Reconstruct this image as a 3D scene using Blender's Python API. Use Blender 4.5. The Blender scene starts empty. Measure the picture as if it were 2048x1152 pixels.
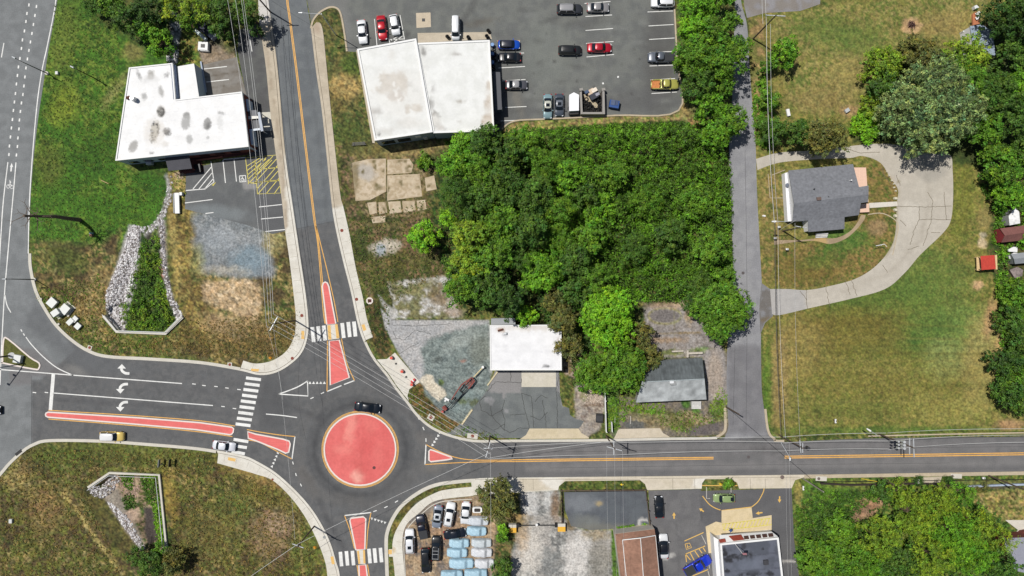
import bpy, math, random
import numpy as np
from mathutils import Vector, Matrix
from mathutils.geometry import delaunay_2d_cdt
R=math.radians
S=.1; CX=1024.; CY=576.; H=136.53
SC=bpy.context.scene; C=SC.collection
# ---------- camera, sky, sun, exposure ----------
cam=bpy.data.cameras.new('camera'); camo=bpy.data.objects.new('camera',cam); C.objects.link(camo)
cam.lens=24; cam.sensor_width=36; cam.clip_end=5000; camo.location=(0,0,H); SC.camera=camo
SUN_EL=64; SH_DIR=-31   # shadow falls toward this compass angle (deg ccw from +x)
w=bpy.data.worlds.new('World'); SC.world=w; w.use_nodes=True
nt=w.node_tree; bg=nt.nodes['Background']; sk=nt.nodes.new('ShaderNodeTexSky')
sk.sky_type='NISHITA'; sk.sun_disc=False; sk.sun_elevation=R(SUN_EL); sk.sun_rotation=R(90-(SH_DIR+180)); sk.air_density=1; sk.dust_density=1.5
nt.links.new(sk.outputs[0],bg.inputs[0]); bg.inputs[1].default_value=.055
sl=bpy.data.lights.new('sun','SUN'); sl.energy=4.3; sl.angle=R(.55); sl.color=(1,.965,.91)
so=bpy.data.objects.new('sun',sl); C.objects.link(so)
_d=Vector((math.cos(R(SH_DIR))*math.cos(R(SUN_EL)),math.sin(R(SH_DIR))*math.cos(R(SUN_EL)),-math.sin(R(SUN_EL))))
so.rotation_euler=_d.to_track_quat('-Z','Y').to_euler(); so.location=(-60,40,90)
SC.view_settings.view_transform='Standard'; SC.view_settings.look='None'; SC.view_settings.exposure=0; SC.view_settings.gamma=1
SC.render.engine='CYCLES'
# ---------- helpers ----------
LUM=1.2
def lin(c):
    c=np.asarray(c,float)/255.
    return np.where(c<=.04045,c/12.92,((c+.055)/1.055)**2.4)
def alb(c): return np.clip(lin(c)/LUM,0,.86)
def Wp(x,y,z=0.):
    k=S*(H-z)/H; return Vector(((x-CX)*k,(CY-y)*k,z))
def cr(pts,n=5,closed=False):
    P=[np.array(p,float) for p in pts]; out=[]; m=len(P)
    for i in range(m if closed else m-1):
        if closed: a,b,c,d=P[i-1],P[i],P[(i+1)%m],P[(i+2)%m]
        else: a,b,c,d=P[max(i-1,0)],P[i],P[i+1],P[min(i+2,m-1)]
        for k in range(n):
            t=k/n; out.append(tuple(.5*((2*b)+(-a+c)*t+(2*a-5*b+4*c-d)*t*t+(-a+3*b-3*c+d)*t**3)))
    if not closed: out.append(tuple(P[-1]))
    return out
def ell(cx,cy,rx,ry,rot=0,n=28):
    a=R(rot); return [(cx+rx*math.cos(t)*math.cos(a)-ry*math.sin(t)*math.sin(a),cy+rx*math.cos(t)*math.sin(a)+ry*math.sin(t)*math.cos(a)) for t in [2*math.pi*i/n for i in range(n)]]
def inpoly(X,Y,poly):
    ins=np.zeros(X.shape,bool); n=len(poly)
    for i in range(n):
        x0,y0=poly[i]; x1,y1=poly[(i+1)%n]
        if y0==y1: continue
        c=((y0>Y)!=(y1>Y))&(X<(x1-x0)*(Y-y0)/(y1-y0)+x0); ins^=c
    return ins
def segd(X,Y,pts,closed):
    d=np.full(X.shape,1e9); n=len(pts)
    for i in range(n if closed else n-1):
        x0,y0=pts[i]; x1,y1=pts[(i+1)%n]; dx,dy=x1-x0,y1-y0; L=dx*dx+dy*dy+1e-9
        t=np.clip(((X-x0)*dx+(Y-y0)*dy)/L,0,1); d=np.minimum(d,(X-x0-t*dx)**2+(Y-y0-t*dy)**2)
    return np.sqrt(d)
def sdf(X,Y,poly): d=segd(X,Y,poly,True); return np.where(inpoly(X,Y,poly),-d,d)
_rt={}
def vn(X,Y,sc,seed=0):
    if seed not in _rt: _rt[seed]=np.random.RandomState(seed+7).rand(256,256)
    T=_rt[seed]; x=X/sc+37.3*seed+1000; y=Y/sc+11.7*seed+1000; ix=np.floor(x).astype(int); iy=np.floor(y).astype(int); fx=x-ix; fy=y-iy
    fx=fx*fx*(3-2*fx); fy=fy*fy*(3-2*fy); g=lambda a,b:T[a%256,b%256]
    return (g(ix,iy)*(1-fx)+g(ix+1,iy)*fx)*(1-fy)+(g(ix,iy+1)*(1-fx)+g(ix+1,iy+1)*fx)*fy
def fb(X,Y,sc,seed=0,o=4):
    v=0;a=1;t=0
    for i in range(o): v=v+a*vn(X,Y,sc/2**i,seed+i); t+=a; a*=.6
    return v/t
# painter layers: (shape,args,colour(s),strength,soft,noise amplitude,noise scale)
def paint(X,Y,base,layers):
    X=np.asarray(X,float);Y=np.asarray(Y,float)
    def colour(c,Xs,Ys,k):
        if isinstance(c[0],(tuple,list)):
            out=np.tile(alb(c[0]),(len(Xs),1))
            for j in range(1,len(c)):
                sc=[14,5,30,9][(j-1)%4]*1.; n=fb(Xs,Ys,sc,k*7+j*3); m=np.clip((n-.5)*9+.45-.12*(j>1)*1,0,1)[:,None]; out=out*(1-m)+alb(c[j])*m
            return out
        return np.tile(alb(c),(len(Xs),1))
    col=colour(base,X,Y,99)
    for k,l in enumerate(layers):
        kind,g,c=l[:3]; st,soft,na,ns=(list(l[3:7])+[1,4,3,12][min(len(l)-3,4):])
        if kind=='E':
            cx,cy,rx,ry,rot=g; a=R(rot); m=max(rx,ry)+na+soft
            I=np.nonzero((abs(X-cx)<m)&(abs(Y-cy)<m))[0]
            if not len(I): continue
            x=X[I]-cx;y=Y[I]-cy; u=(x*math.cos(a)+y*math.sin(a))/rx; v=(-x*math.sin(a)+y*math.cos(a))/ry
            d=(np.sqrt(u*u+v*v)-1)*min(rx,ry)
        else:
            xs=[p[0] for p in g];ys=[p[1] for p in g]; wd=l[7] if kind=='L' else 0; m=na+soft+wd
            I=np.nonzero((X>min(xs)-m)&(X<max(xs)+m)&(Y>min(ys)-m)&(Y<max(ys)+m))[0]
            if not len(I): continue
            d=sdf(X[I],Y[I],g) if kind=='P' else segd(X[I],Y[I],g,False)-wd
        d=d+(fb(X[I],Y[I],ns,k+20)-.5)*2*na
        t=(np.clip(.5-d/soft,0,1)*st)[:,None]
        col[I]=col[I]*(1-t)+colour(c,X[I],Y[I],k)*t
    return col
# ---------- materials ----------
MATS={}
def mat(name,col=None,rough=.8,n1=(3,.15),n2=(.4,.15),bump=.0,bs=4,metal=0,coat=0,trans=0,streak=None,spec=.4,alpha=1):
    if name in MATS: return MATS[name]
    m=bpy.data.materials.new(name); m.use_nodes=True; t=m.node_tree; N=t.nodes; L=t.links; p=N['Principled BSDF']
    p.inputs['Roughness'].default_value=rough; p.inputs['Metallic'].default_value=metal; p.inputs['Coat Weight'].default_value=coat; p.inputs['Specular IOR Level'].default_value=spec
    if col is None: a=N.new('ShaderNodeAttribute'); a.attribute_name='Col'; src=a.outputs['Color']
    else: a=N.new('ShaderNodeRGB'); a.outputs[0].default_value=(*[float(v) for v in alb(col)],1); src=a.outputs[0]
    geo=N.new('ShaderNodeNewGeometry')
    def noise(sc,vec=None,det=3):
        n=N.new('ShaderNodeTexNoise'); n.inputs['Scale'].default_value=sc; n.inputs['Detail'].default_value=det; L.new(vec or geo.outputs['Position'],n.inputs['Vector']); return n.outputs[0]
    def mod(src,f,amp):
        r=N.new('ShaderNodeMapRange'); L.new(f,r.inputs[0]); r.inputs[1].default_value=.25; r.inputs[2].default_value=.75; r.inputs[3].default_value=1-amp; r.inputs[4].default_value=1+amp; r.clamp=False
        v=N.new('ShaderNodeVectorMath'); v.operation='SCALE'; L.new(src,v.inputs[0]); L.new(r.outputs[0],v.inputs['Scale']); return v.outputs[0]
    if n1: src=mod(src,noise(n1[0]),n1[1])
    if n2: src=mod(src,noise(n2[0],det=5),n2[1])
    if streak:
        mp=N.new('ShaderNodeMapping'); mp.inputs['Scale'].default_value=streak[0]; L.new(geo.outputs['Position'],mp.inputs[0]); src=mod(src,noise(1,mp.outputs[0]),streak[1])
    L.new(src,p.inputs['Base Color'])
    if bump:
        b=N.new('ShaderNodeBump'); b.inputs['Strength'].default_value=bump; b.inputs['Distance'].default_value=.12; L.new(noise(bs,det=4),b.inputs['Height']); L.new(b.outputs[0],p.inputs['Normal'])
    if trans:
        tr=N.new('ShaderNodeBsdfTranslucent'); mx=N.new('ShaderNodeMixShader'); mx.inputs[0].default_value=trans
        L.new(src,tr.inputs[0]); L.new(p.outputs[0],mx.inputs[1]); L.new(tr.outputs[0],mx.inputs[2]); L.new(mx.outputs[0],N['Material Output'].inputs[0])
    MATS[name]=m; return m
def paintm(rgb,rough=.3,coat=.6,metal=0): return mat('paint_%d_%d_%d_%d'%(*rgb,int(rough*100)),rgb,rough,n1=None,n2=(.5,.04),coat=coat,metal=metal)
# ---------- object helpers ----------
def link(o,parent=None,label=None,cat=None,group=None,kind=None):
    C.objects.link(o)
    if parent is not None: o.parent=parent
    if label: o['label']=label
    if cat: o['category']=cat
    if group: o['group']=group
    if kind: o['kind']=kind
    return o
def rawmesh(name,V,F,m,parent=None,smooth=False,cols=None,loc=None,**k):
    """V in world coords; loc = origin; parent location is subtracted"""
    off=Vector((0,0,0))
    if parent is not None:
        q=parent
        while q is not None: off+=q.location; q=q.parent
    lo=Vector(loc) if loc is not None else Vector((0,0,0))
    V=np.asarray(V,float)-np.array(off+lo)
    me=bpy.data.meshes.new(name); me.from_pydata([tuple(v) for v in V],[],F)
    if m: me.materials.append(m)
    if smooth: me.polygons.foreach_set('use_smooth',[True]*len(me.polygons))
    if cols is not None: setcol(me,cols)
    o=bpy.data.objects.new(name,me); o.location=lo; return link(o,parent,**k)
def setcol(me,cols):
    a=me.color_attributes.new('Col','FLOAT_COLOR','POINT'); c=np.ones((len(cols),4),np.float32); c[:,:3]=cols; a.data.foreach_set('color',c.ravel())
def empty(name,loc,label,cat,group=None,kind=None,rz=0):
    o=bpy.data.objects.new(name,None); o.location=loc; o.rotation_euler=(0,0,rz); o.empty_display_size=.5
    return link(o,None,label,cat,group,kind)
class MB:
    def __init__(s): s.V=[]; s.F=[]
    def add(s,V,F): n=len(s.V); s.V+= [tuple(v) for v in V]; s.F+=[tuple(i+n for i in f) for f in F]; return s
    def prism(s,poly,z0,z1,top=None):
        """poly: list of (x,y) world"""
        n=len(poly); T=top or poly; s.add([(p[0],p[1],z0) for p in poly]+[(p[0],p[1],z1) for p in T],[tuple(range(n,2*n)),tuple(range(n-1,-1,-1))]+[(i,(i+1)%n,n+(i+1)%n,n+i) for i in range(n)]); return s
    def box(s,c,d,rz=0):
        x,y,z=c; a,b,h=d[0]/2,d[1]/2,d[2]; co,si=math.cos(rz),math.sin(rz)
        return s.prism([(x+u*co-v*si,y+u*si+v*co) for u,v in ((-a,-b),(a,-b),(a,b),(-a,b))],z,z+h)
    def tube(s,p,q,r0,r1=None,n=8):
        p=Vector(p);q=Vector(q);r1=r0 if r1 is None else r1; d=(q-p).normalized(); u=d.orthogonal().normalized(); v=d.cross(u)
        A=[p+r0*(math.cos(2*math.pi*i/n)*u+math.sin(2*math.pi*i/n)*v) for i in range(n)]+[q+r1*(math.cos(2*math.pi*i/n)*u+math.sin(2*math.pi*i/n)*v) for i in range(n)]
        return s.add(A,[tuple(range(n-1,-1,-1)),tuple(range(n,2*n))]+[(i,(i+1)%n,n+(i+1)%n,n+i) for i in range(n)])
    def path(s,P,r,n=6):
        for a,b in zip(P[:-1],P[1:]): s.tube(a,b,r,None,n)
        return s
    def build(s,name,m,parent=None,smooth=False,**k): return rawmesh(name,s.V,s.F,m,parent,smooth,**k)
def pw(pts,z=0): return [tuple(Wp(x,y,z)[:2]) for x,y in pts]
def area(P): return .5*sum(P[i-1][0]*P[i][1]-P[i][0]*P[i-1][1] for i in range(len(P)))
def sheet(name,poly,z,m,base=(100,100,100),layers=(),res=1.,thick=0,parent=None,at=0.,kind='structure',flat=False,**k):
    """flat surface traced in photo pixels; at = height used for the pixel->world mapping"""
    P=[]
    for p in poly:
        if not P or math.hypot(p[0]-P[-1][0],p[1]-P[-1][1])>.15: P.append(tuple(map(float,p)))
    n=len(P); r=res/S; pts=list(P); xs=[p[0] for p in P];ys=[p[1] for p in P]
    if not flat:
        gx,gy=np.meshgrid(np.arange(min(xs)+r*.5,max(xs),r),np.arange(min(ys)+r*.5,max(ys),r)); gx=gx.ravel();gy=gy.ravel()
        rg=np.random.RandomState(3); gx=gx+rg.uniform(-.2,.2,gx.shape)*r; gy=gy+rg.uniform(-.2,.2,gy.shape)*r
        ok=inpoly(gx,gy,P); gx=gx[ok];gy=gy[ok]; ok=segd(gx,gy,P,True)>r*.25; pts+=list(zip(gx[ok],gy[ok]))
    vc,_,fc,*_=delaunay_2d_cdt([Vector(p) for p in pts],[],[list(range(n))],1,1e-5)
    X=np.array([v[0] for v in vc]);Y=np.array([v[1] for v in vc]); kk=S*(H-at)/H
    V=np.stack([(X-CX)*kk,(CY-Y)*kk,np.full(len(X),z)],1)
    F=[]
    for f in fc:
        f=tuple(f); a,b,c=V[f[0]],V[f[1]],V[f[2]]
        if (b[0]-a[0])*(c[1]-a[1])-(b[1]-a[1])*(c[0]-a[0])<0: f=f[::-1]
        F.append(f)
    cols=paint(X,Y,base,layers); V=list(map(tuple,V))
    if thick:
        Q=[((x-CX)*kk,(CY-y)*kk) for x,y in P]; 
        if area(Q)<0: Q=Q[::-1]; P2=P[::-1]
        else: P2=P
        nb=len(V); cb=paint([p[0] for p in P2],[p[1] for p in P2],base,layers); m_=len(Q)
        V+=[(q[0],q[1],z) for q in Q]+[(q[0],q[1],z-thick) for q in Q]; cols=np.vstack([cols,cb,cb])
        F+=[(nb+i,nb+m_+i,nb+m_+(i+1)%m_,nb+(i+1)%m_) for i in range(m_)]
    return rawmesh(name,V,F,m,parent,False,cols,kind=kind,**k)
def ribbon_mesh(pts,wid,z0,z1,closed=False,side=0.):
    """pts px; wid metres; side -1..1 shifts the strip across its line"""
    P=[Vector(Wp(*p)[:2]) for p in pts]; n=len(P); L=[];Rr=[]
    for i in range(n):
        a=P[i-1] if (i>0 or closed) else P[i]; b=P[(i+1)%n] if (i<n-1 or closed) else P[i]
        t=(b-a); t=t.normalized() if t.length>0 else Vector((1,0)); nn=Vector((-t.y,t.x))
        c=P[i]+nn*side*wid/2; L.append(c+nn*wid/2); Rr.append(c-nn*wid/2)
    V=[(p.x,p.y,z1) for p in L]+[(p.x,p.y,z1) for p in Rr]; F=[]; m=n if closed else n-1
    for i in range(m): j=(i+1)%n; F.append((i,n+i,n+j,j))
    if z0<z1-.02:
        V+=[(p.x,p.y,z0) for p in L]+[(p.x,p.y,z0) for p in Rr]
        for i in range(m): j=(i+1)%n; F+=[(i,j,2*n+j,2*n+i),(n+i,3*n+i,3*n+j,n+j)]
        if not closed: F+=[(0,2*n,3*n,n),(n-1,2*n-1,4*n-1,3*n-1)]
    return V,F
def strips(name,lines,z,m,wid=.12,closed=False,parent=None,kind='structure',z0=None,side=0,**k):
    b=MB()
    for l in lines: b.add(*ribbon_mesh(l,wid,z if z0 is None else z0,z,closed,side))
    return b.build(name,m,parent,kind=kind,**k)
def polys(name,pl,z,m,parent=None,kind='structure',**k):
    b=MB()
    for p in pl:
        q=pw(p)
        if area(q)<0: q=q[::-1]
        b.add([(x,y,z) for x,y in q],[tuple(range(len(q)))])
    return b.build(name,m,parent,kind=kind,**k)
def leaves(name,Cn,Nn,sz,col,m,parent=None,asp=.55,**k):
    n=len(Cn); rg=np.random.RandomState(n%9973); Nn=Nn/np.maximum(np.linalg.norm(Nn,axis=1,keepdims=True),1e-6)
    r=rg.normal(size=(n,3)); U=np.cross(Nn,r); U/=np.maximum(np.linalg.norm(U,axis=1,keepdims=True),1e-6); Vv=np.cross(Nn,U)
    a=sz[:,None]*.5; b=a*asp
    V=np.stack([Cn-U*a,Cn-Vv*b+Nn*a*.15,Cn+U*a,Cn+Vv*b+Nn*a*.15],1).reshape(-1,3)
    if parent is not None:
        off=Vector((0,0,0)); q=parent
        while q is not None: off+=q.location; q=q.parent
        V=V-np.array(off)
    me=bpy.data.meshes.new(name); me.vertices.add(4*n); me.vertices.foreach_set('co',V.astype(np.float32).ravel())
    me.loops.add(4*n); me.loops.foreach_set('vertex_index',np.arange(4*n,dtype=np.int32)); me.polygons.add(n)
    me.polygons.foreach_set('loop_start',np.arange(0,4*n,4,dtype=np.int32)); me.polygons.foreach_set('loop_total',np.full(n,4,dtype=np.int32))
    me.update(); me.validate(); me.materials.append(m); setcol(me,np.repeat(np.clip(col,0,.6),4,axis=0))
    return link(bpy.data.objects.new(name,me),parent,**k)
M_ASPH=mat('asphalt',None,.92,(5,.13),(.5,.1),.15,30)
M_CONC=mat('concrete',None,.88,(5,.08),(1.1,.08),.15,16)
M_GRND=mat('turf_and_soil',None,.95,(2.6,.4),(.9,.18),.7,3)
M_ROOF=mat('roof_membrane',None,.7,(3,.04),(.4,.05))
M_LEAF=mat('foliage',None,.6,None,None,trans=.14,spec=.3)
M_WHITE=mat('white_marking',(226,226,222),.7,(2.2,.13),(.5,.12))
M_YEL=mat('yellow_marking',(226,172,88),.7,(2.5,.14),(.7,.1))
M_YEL2=mat('faded_yellow_marking',(214,200,96),.7,(6,.15),(.9,.12))
M_CRACK=mat('crack_filler',(66,66,64),.95,(8,.3),None)
M_RED=mat('red_stamped_concrete',(222,112,108),.85,(1.6,.07),(.3,.1),.25,9,streak=((.15,5,1),.1))
M_KERB=mat('kerb_concrete',(205,200,188),.85,(5,.08),(.6,.08))
M_GALV=mat('galvanised_steel',(205,208,210),.45,None,None,metal=.3)
M_BLACK=mat('black_metal',(26,26,28),.5,None,None)
M_WOOD=mat('weathered_wood',(98,84,72),.9,(5,.2),None)
M_BARK=mat('bark',(92,78,62),.95,(4,.25),None)
M_GLASS=mat('dark_glass',(24,30,36),.06,None,None,spec=.8)
M_TYRE=mat('tyre_rubber',(26,26,27),.9,None,None)
M_WIRE=mat('wire',(214,214,212),.6,None,None)
M_BRICK=mat('red_brick',(112,58,48),.9,(6,.2),(.8,.1))
# ---------- the ground ----------
NDITCH=[(262,470),(300,455),(322,470),(330,520),(345,600),(366,635),(334,664),(240,661),(212,634),(222,570),(245,510)]
SDITCH=[(222,948),(318,950),(334,1100),(300,1104),(268,1064),(232,1010),(190,975)]
STRAW=(168,148,98); OLIVE=(104,100,50); GRN=(72,98,38); BRT=(66,112,26); DK=(44,72,24); DIRT=(150,122,92); TAN=(186,160,118)
ROUGH=[(98,92,50),(70,84,36),(140,124,78),(84,72,46)]
GL=[
('P',[(-80,-80),(330,-80),(345,130),(240,330),(345,360),(330,445),(250,480),(200,540),(60,540),(50,300),(110,0)],[(70,106,28),(55,86,23),(100,120,44),(62,100,27)],1,14,8,30),
('E',(128,60,25,80,10),(104,116,48),.6,26,12,20),('E',(130,210,26,38,10),(128,136,44),.6,26,12,20),('E',(100,330,30,40,0),(100,100,46),.5,26,12,20),('E',(190,300,60,45,0),(56,92,24),.6,30,12,20),
('E',(230,180,10,40,35),(150,142,88),.6,12,8,9),('E',(268,105,20,18,0),(150,130,84),.5,12,8,9),('E',(215,420,110,40,8),(66,106,26),.7,30,14,20),('E',(310,360,40,30,0),(52,92,24),.7,14,8,20),
('P',[(62,480),(200,490),(240,460),(230,560),(205,640),(250,690),(480,735),(610,700),(612,640),(575,462),(330,400),(336,470),(372,640),(335,690),(240,715),(150,680),(70,590)],ROUGH,1,16,8,22),
('E',(130,520,50,26,20),(72,88,34),.7,20,8,20),('E',(190,590,34,60,20),(140,118,78),.55,16,10,8),('E',(130,650,60,30,35),(86,84,42),.7,14,8,12),
('P',[(340,395),(385,395),(400,560),(420,700),(350,690),(372,640),(345,590),(338,470)],[(150,134,72),(96,96,42),(120,100,56)],.8,14,6,10),
('E',(350,500,8,90,-6),(176,158,96),.5,8,4,10),
('P',[(300,690),(480,705),(600,690),(600,640),(500,640),(400,690)],[(108,92,50),(140,114,70),(76,74,36)],.9,24,10,20),
('P',[(385,430),(470,425),(530,445),(545,555),(480,560),(400,545),(385,490)],[(130,136,140),(148,152,154),(116,122,126)],.92,18,18,26),
('E',(500,520,36,26,0),(122,144,156),.6,18,9,9),('E',(460,470,50,10,10),(166,168,168),.4,10,8,7),('E',(450,540,40,8,0),(176,168,150),.6,10,8,7),('E',(395,520,14,28,0),(150,150,96),.6,14,6,10),('E',(440,480,30,25,0),(158,164,168),.5,18,8,12),
('P',[(405,562),(520,560),(525,600),(510,640),(470,625),(420,615)],[(204,180,146),(190,164,128),(170,146,110)],.97,9,15,22),
('E',(460,650,55,22,5),(176,150,112),.7,22,14,9),('E',(548,480,22,30,0),(150,140,92),.6,14,6,10),('E',(490,660,40,12,0),(96,86,52),.6,14,8,6),
# below the west road
('P',[(-80,900),(90,880),(400,895),(440,930),(560,970),(640,1080),(650,1230),(-80,1230)],ROUGH+[(92,96,42)],1,10,4,22),
('E',(250,905,200,22,2),(84,96,38),.6,20,9,16),('E',(40,960,30,30,0),(158,138,88),.5,24,10,16),('E',(120,920,50,24,0),(66,86,30),.5,22,10,14),('E',(90,1020,40,50,0),(142,114,76),.5,24,10,16),
('E',(520,950,70,22,20),(148,122,72),.6,24,10,12),('E',(470,1010,50,30,20),(78,98,40),.5,28,12,14),('E',(540,1070,40,60,0),(140,112,88),.55,24,12,12),('E',(420,1070,60,60,0),(96,92,48),.6,24,12,14),('E',(340,990,14,60,-8),(150,128,60),.6,12,6,8),
('E',(560,1040,30,30,0),(176,150,124),.45,16,12,8),('E',(610,1110,26,60,10),(90,104,42),.6,16,8,12),('L',[(598,1050),(606,1152)],(166,146,96),.5,3,3,8,1.5),('E',(540,1000,70,16,28),(104,98,44),.6,14,8,12),
('P',[(150,975),(190,960),(225,985),(300,1120),(260,1130),(190,1040)],[(92,84,44),(74,72,36)],.8,10,5,14),
('L',[(128,985),(160,1030),(200,1090),(246,1150)],(186,166,106),.6,6,7,7,4),('L',[(140,990),(172,1035),(212,1090)],(96,80,52),.6,6,3,9,4),
# SW ditch floor
('P',SDITCH,[(60,84,32),(84,88,44),(150,128,104)],1,4,2,8),('P',[(200,985),(228,975),(262,1035),(290,1090),(280,1100),(250,1060)],(150,140,128),.9,6,3,6),('E',(262,1032,12,14,20),(192,166,146),.8,8,4,6),('P',[(284,1020),(300,1018),(312,1080),(296,1092),(285,1060)],(74,66,62),1,5,3,8),
('E',(225,970,8,10,0),(176,150,130),.7,8,4,6),('E',(266,975,6,22,0),(184,158,130),.6,8,4,6),('E',(322,1050,10,50,-8),(92,124,30),.8,8,4,6),('E',(330,1080,16,20,0),(70,90,32),.8,8,4,6),
# NW ditch floor
('P',NDITCH,[(54,80,28),(40,62,24),(84,96,40)],1,4,2,8),('P',[(258,450),(282,455),(275,520),(262,590),(246,640),(250,668),(215,645),(212,590),(240,510)],(176,172,172),.9,6,3,6),('P',[(316,430),(330,440),(336,560),(352,610),(366,632),(350,650),(336,600),(320,540)],(150,140,140),.8,7,4,6),
('L',[(334,352),(340,380),(334,400),(325,430),(310,450),(292,470)],(168,164,164),.8,5,3,6,4),('E',(322,545,7,9,0),(196,128,112),.7,8,4,6),('E',(298,480,8,14,0),(70,60,58),.7,6,3,6),
# top-left trees and creek
('P',[(170,-80),(470,-80),(470,60),(420,100),(395,130),(345,120),(280,90),(200,40)],[(46,66,26),(34,50,22),(80,84,40)],1,14,8,16),
('P',[(350,20),(362,60),(356,90),(352,128),(336,126),(346,95),(340,50)],[(48,48,46),(120,124,128),(180,182,184)],.9,6,4,6),('P',[(372,40),(400,60),(400,110),(395,140),(358,128),(362,90)],[(112,118,48),(142,124,72),(74,98,34)],.9,8,5,8),
('P',[(395,85),(470,95),(478,195),(410,190),(402,120)],[(132,116,98),(150,134,118)],.9,5,4,8),('E',(430,85,22,12,0),(88,80,70),.6,8,4,6),('E',(458,96,14,9,40),(86,92,44),.7,8,5,6),
('P',[(336,345),(372,345),(372,400),(345,400),(340,370)],[(156,140,84),(120,104,66)],.9,5,3,6),('E',(360,350,10,7,0),(176,158,136),.8,5,3,5),
# between north street and white building
('P',[(622,20),(690,20),(700,110),(760,330),(690,330),(660,200)],[(84,88,46),(66,80,36),(104,98,54)],1,4,3,14),
('E',(690,175,34,26,5),(172,146,92),.75,18,9,9),('E',(705,130,20,22,0),(70,92,34),.8,12,6,10),('E',(700,262,34,26,0),(66,82,34),.7,18,8,12),('E',(678,205,24,18,0),(120,108,62),.5,12,8,9),
('P',[(675,290),(880,275),(900,330),(870,460),(905,560),(780,640),(770,720),(760,700),(735,600),(700,470),(680,380)],[(92,88,48),(72,80,36),(120,98,72),(66,72,34)],1,8,5,12),
('E',(800,300,90,16,-4),(146,130,84),.7,12,7,10),('E',(735,300,40,14,0),(90,90,44),.7,12,7,10),('E',(770,495,30,17,-8),(190,180,164),.9,7,6,7),('E',(762,500,10,12,0),(150,162,172),.8,6,4,6),('E',(830,480,24,40,0),(122,96,74),.7,14,7,8),
('P',[(705,325),(770,318),(870,345),(872,378),(850,392),(845,435),(735,435),(708,400)],[(104,94,56),(84,82,44),(140,122,92)],.85,8,6,9),('E',(735,345,30,14,20),(180,170,158),.6,8,5,8),('E',(712,345,14,18,0),(104,92,60),.7,10,6,6),
('E',(790,360,3,40,-4),(84,80,44),.75,4,3,7),('L',[(705,404),(860,396)],(84,82,44),.8,4,4,6,2.5),('L',[(770,320),(775,440)],(86,84,46),.8,4,4,6,2),('L',[(825,330),(840,400)],(86,84,46),.7,4,4,6,2),('E',(760,450,50,8,0),(110,98,62),.7,8,6,6),
('E',(800,520,60,18,-5),(100,94,48),.6,14,8,8),('E',(760,560,30,20,20),(78,84,36),.7,14,8,8),
('P',[(757,590),(790,625),(790,650),(782,640),(768,615)],(178,176,172),.9,4,3,6),
('P',[(775,565),(850,556),(885,552),(905,560),(900,590),(925,625),(930,638),(785,636),(785,600)],[(190,188,184),(206,204,200),(150,144,130),(112,110,76)],1,5,5,7),('E',(880,590,22,22,30),(120,104,76),.8,9,7,6),('E',(858,568,20,10,0),(110,106,64),.6,8,6,6),('E',(910,620,20,14,0),(160,142,124),.7,8,5,6),
('P',[(732,600),(757,600),(766,650),(786,712),(760,718),(745,680)],[(70,66,34),(96,80,48),(50,60,26)],1,4,2,6),
# pale pavement, green-grey gravel
('P',[(762,618),(786,640),(925,640),(978,640),(985,745),(905,850),(840,765),(800,712),(770,655)],[(164,164,164),(176,174,172)],1,3,1,10),
('P',[(842,700),(858,680),(905,662),(978,645),(982,745),(975,790),(930,840),(892,850),(838,770),(848,750)],[(122,132,128),(136,146,142),(104,114,112)],1,8,6,10),
('E',(925,680,40,14,-28),(160,166,160),.55,14,8,10),('E',(875,720,10,6,-20),(70,76,74),.8,6,4,6),('E',(925,722,6,3,0),(150,104,88),.7,4,3,4),('E',(925,800,30,20,-30),(124,140,138),.5,12,8,8),('E',(882,764,5,8,-30),(72,88,40),.9,3,3,4),('E',(925,803,11,7,0),(76,86,46),.8,5,5,5),('E',(948,805,9,8,0),(82,86,50),.8,5,5,5),('E',(960,700,22,30,0),(110,112,100),.5,12,6,8),
('P',[(838,760),(852,748),(865,752),(870,765),(890,780),(893,790),(878,803),(862,790)],(206,196,176),1,3,2,6),
('P',[(818,790),(826,775),(836,764),(846,770),(848,790),(868,810),(900,838),(935,856),(965,866),(1008,868),(1010,876),(940,872),(890,860),(850,838),(826,812)],[(88,80,40),(72,72,32),(122,96,58)],1,4,2,6),
('L',[(944,820),(925,848)],(212,200,172),.95,2,1,5,1.5),
# east of building 3
('P',[(1115,650),(1160,650),(1165,765),(1125,745)],[(110,98,66),(92,78,56),(156,140,124)],1,5,4,7),
('P',[(1150,770),(1205,765),(1210,815),(1200,860),(1165,880),(1150,850)],[(150,142,134),(122,108,98),(164,154,140)],1,5,3,8),('E',(1180,790,22,20,0),(186,168,150),.7,9,6,7),('E',(1170,790,10,12,0),(98,112,50),.6,6,5,6),('E',(1188,810,20,4,0),(104,80,60),.7,4,4,5),
('P',[(1210,790),(1290,800),(1415,790),(1455,700),(1458,870),(1230,878),(1212,860)],[(112,104,96),(96,90,84),(128,118,100)],1,4,2,10),
('E',(1225,820,14,50,0),(72,106,34),.9,9,5,6),('E',(1300,825,70,10,6),(96,106,46),.75,8,7,5),('E',(1330,845,70,14,4),(140,126,86),.7,10,7,6),('E',(1365,850,26,14,0),(100,102,50),.7,9,7,5),('E',(1435,820,16,24,-20),(88,104,40),.85,8,6,6),('E',(1445,790,9,22,-20),(92,108,40),.8,6,5,6),('E',(1372,808,9,12,0),(60,100,30),.9,4,4,6),('E',(1392,822,9,7,0),(60,100,30),.9,4,4,6),('E',(1395,840,30,12,20),(160,140,102),.6,9,6,5),('E',(1268,850,24,9,0),(92,94,92),.9,4,3,6),('E',(1410,858,34,12,-10),(96,90,90),.85,6,4,6),
# old lot behind the grey shed
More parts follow.
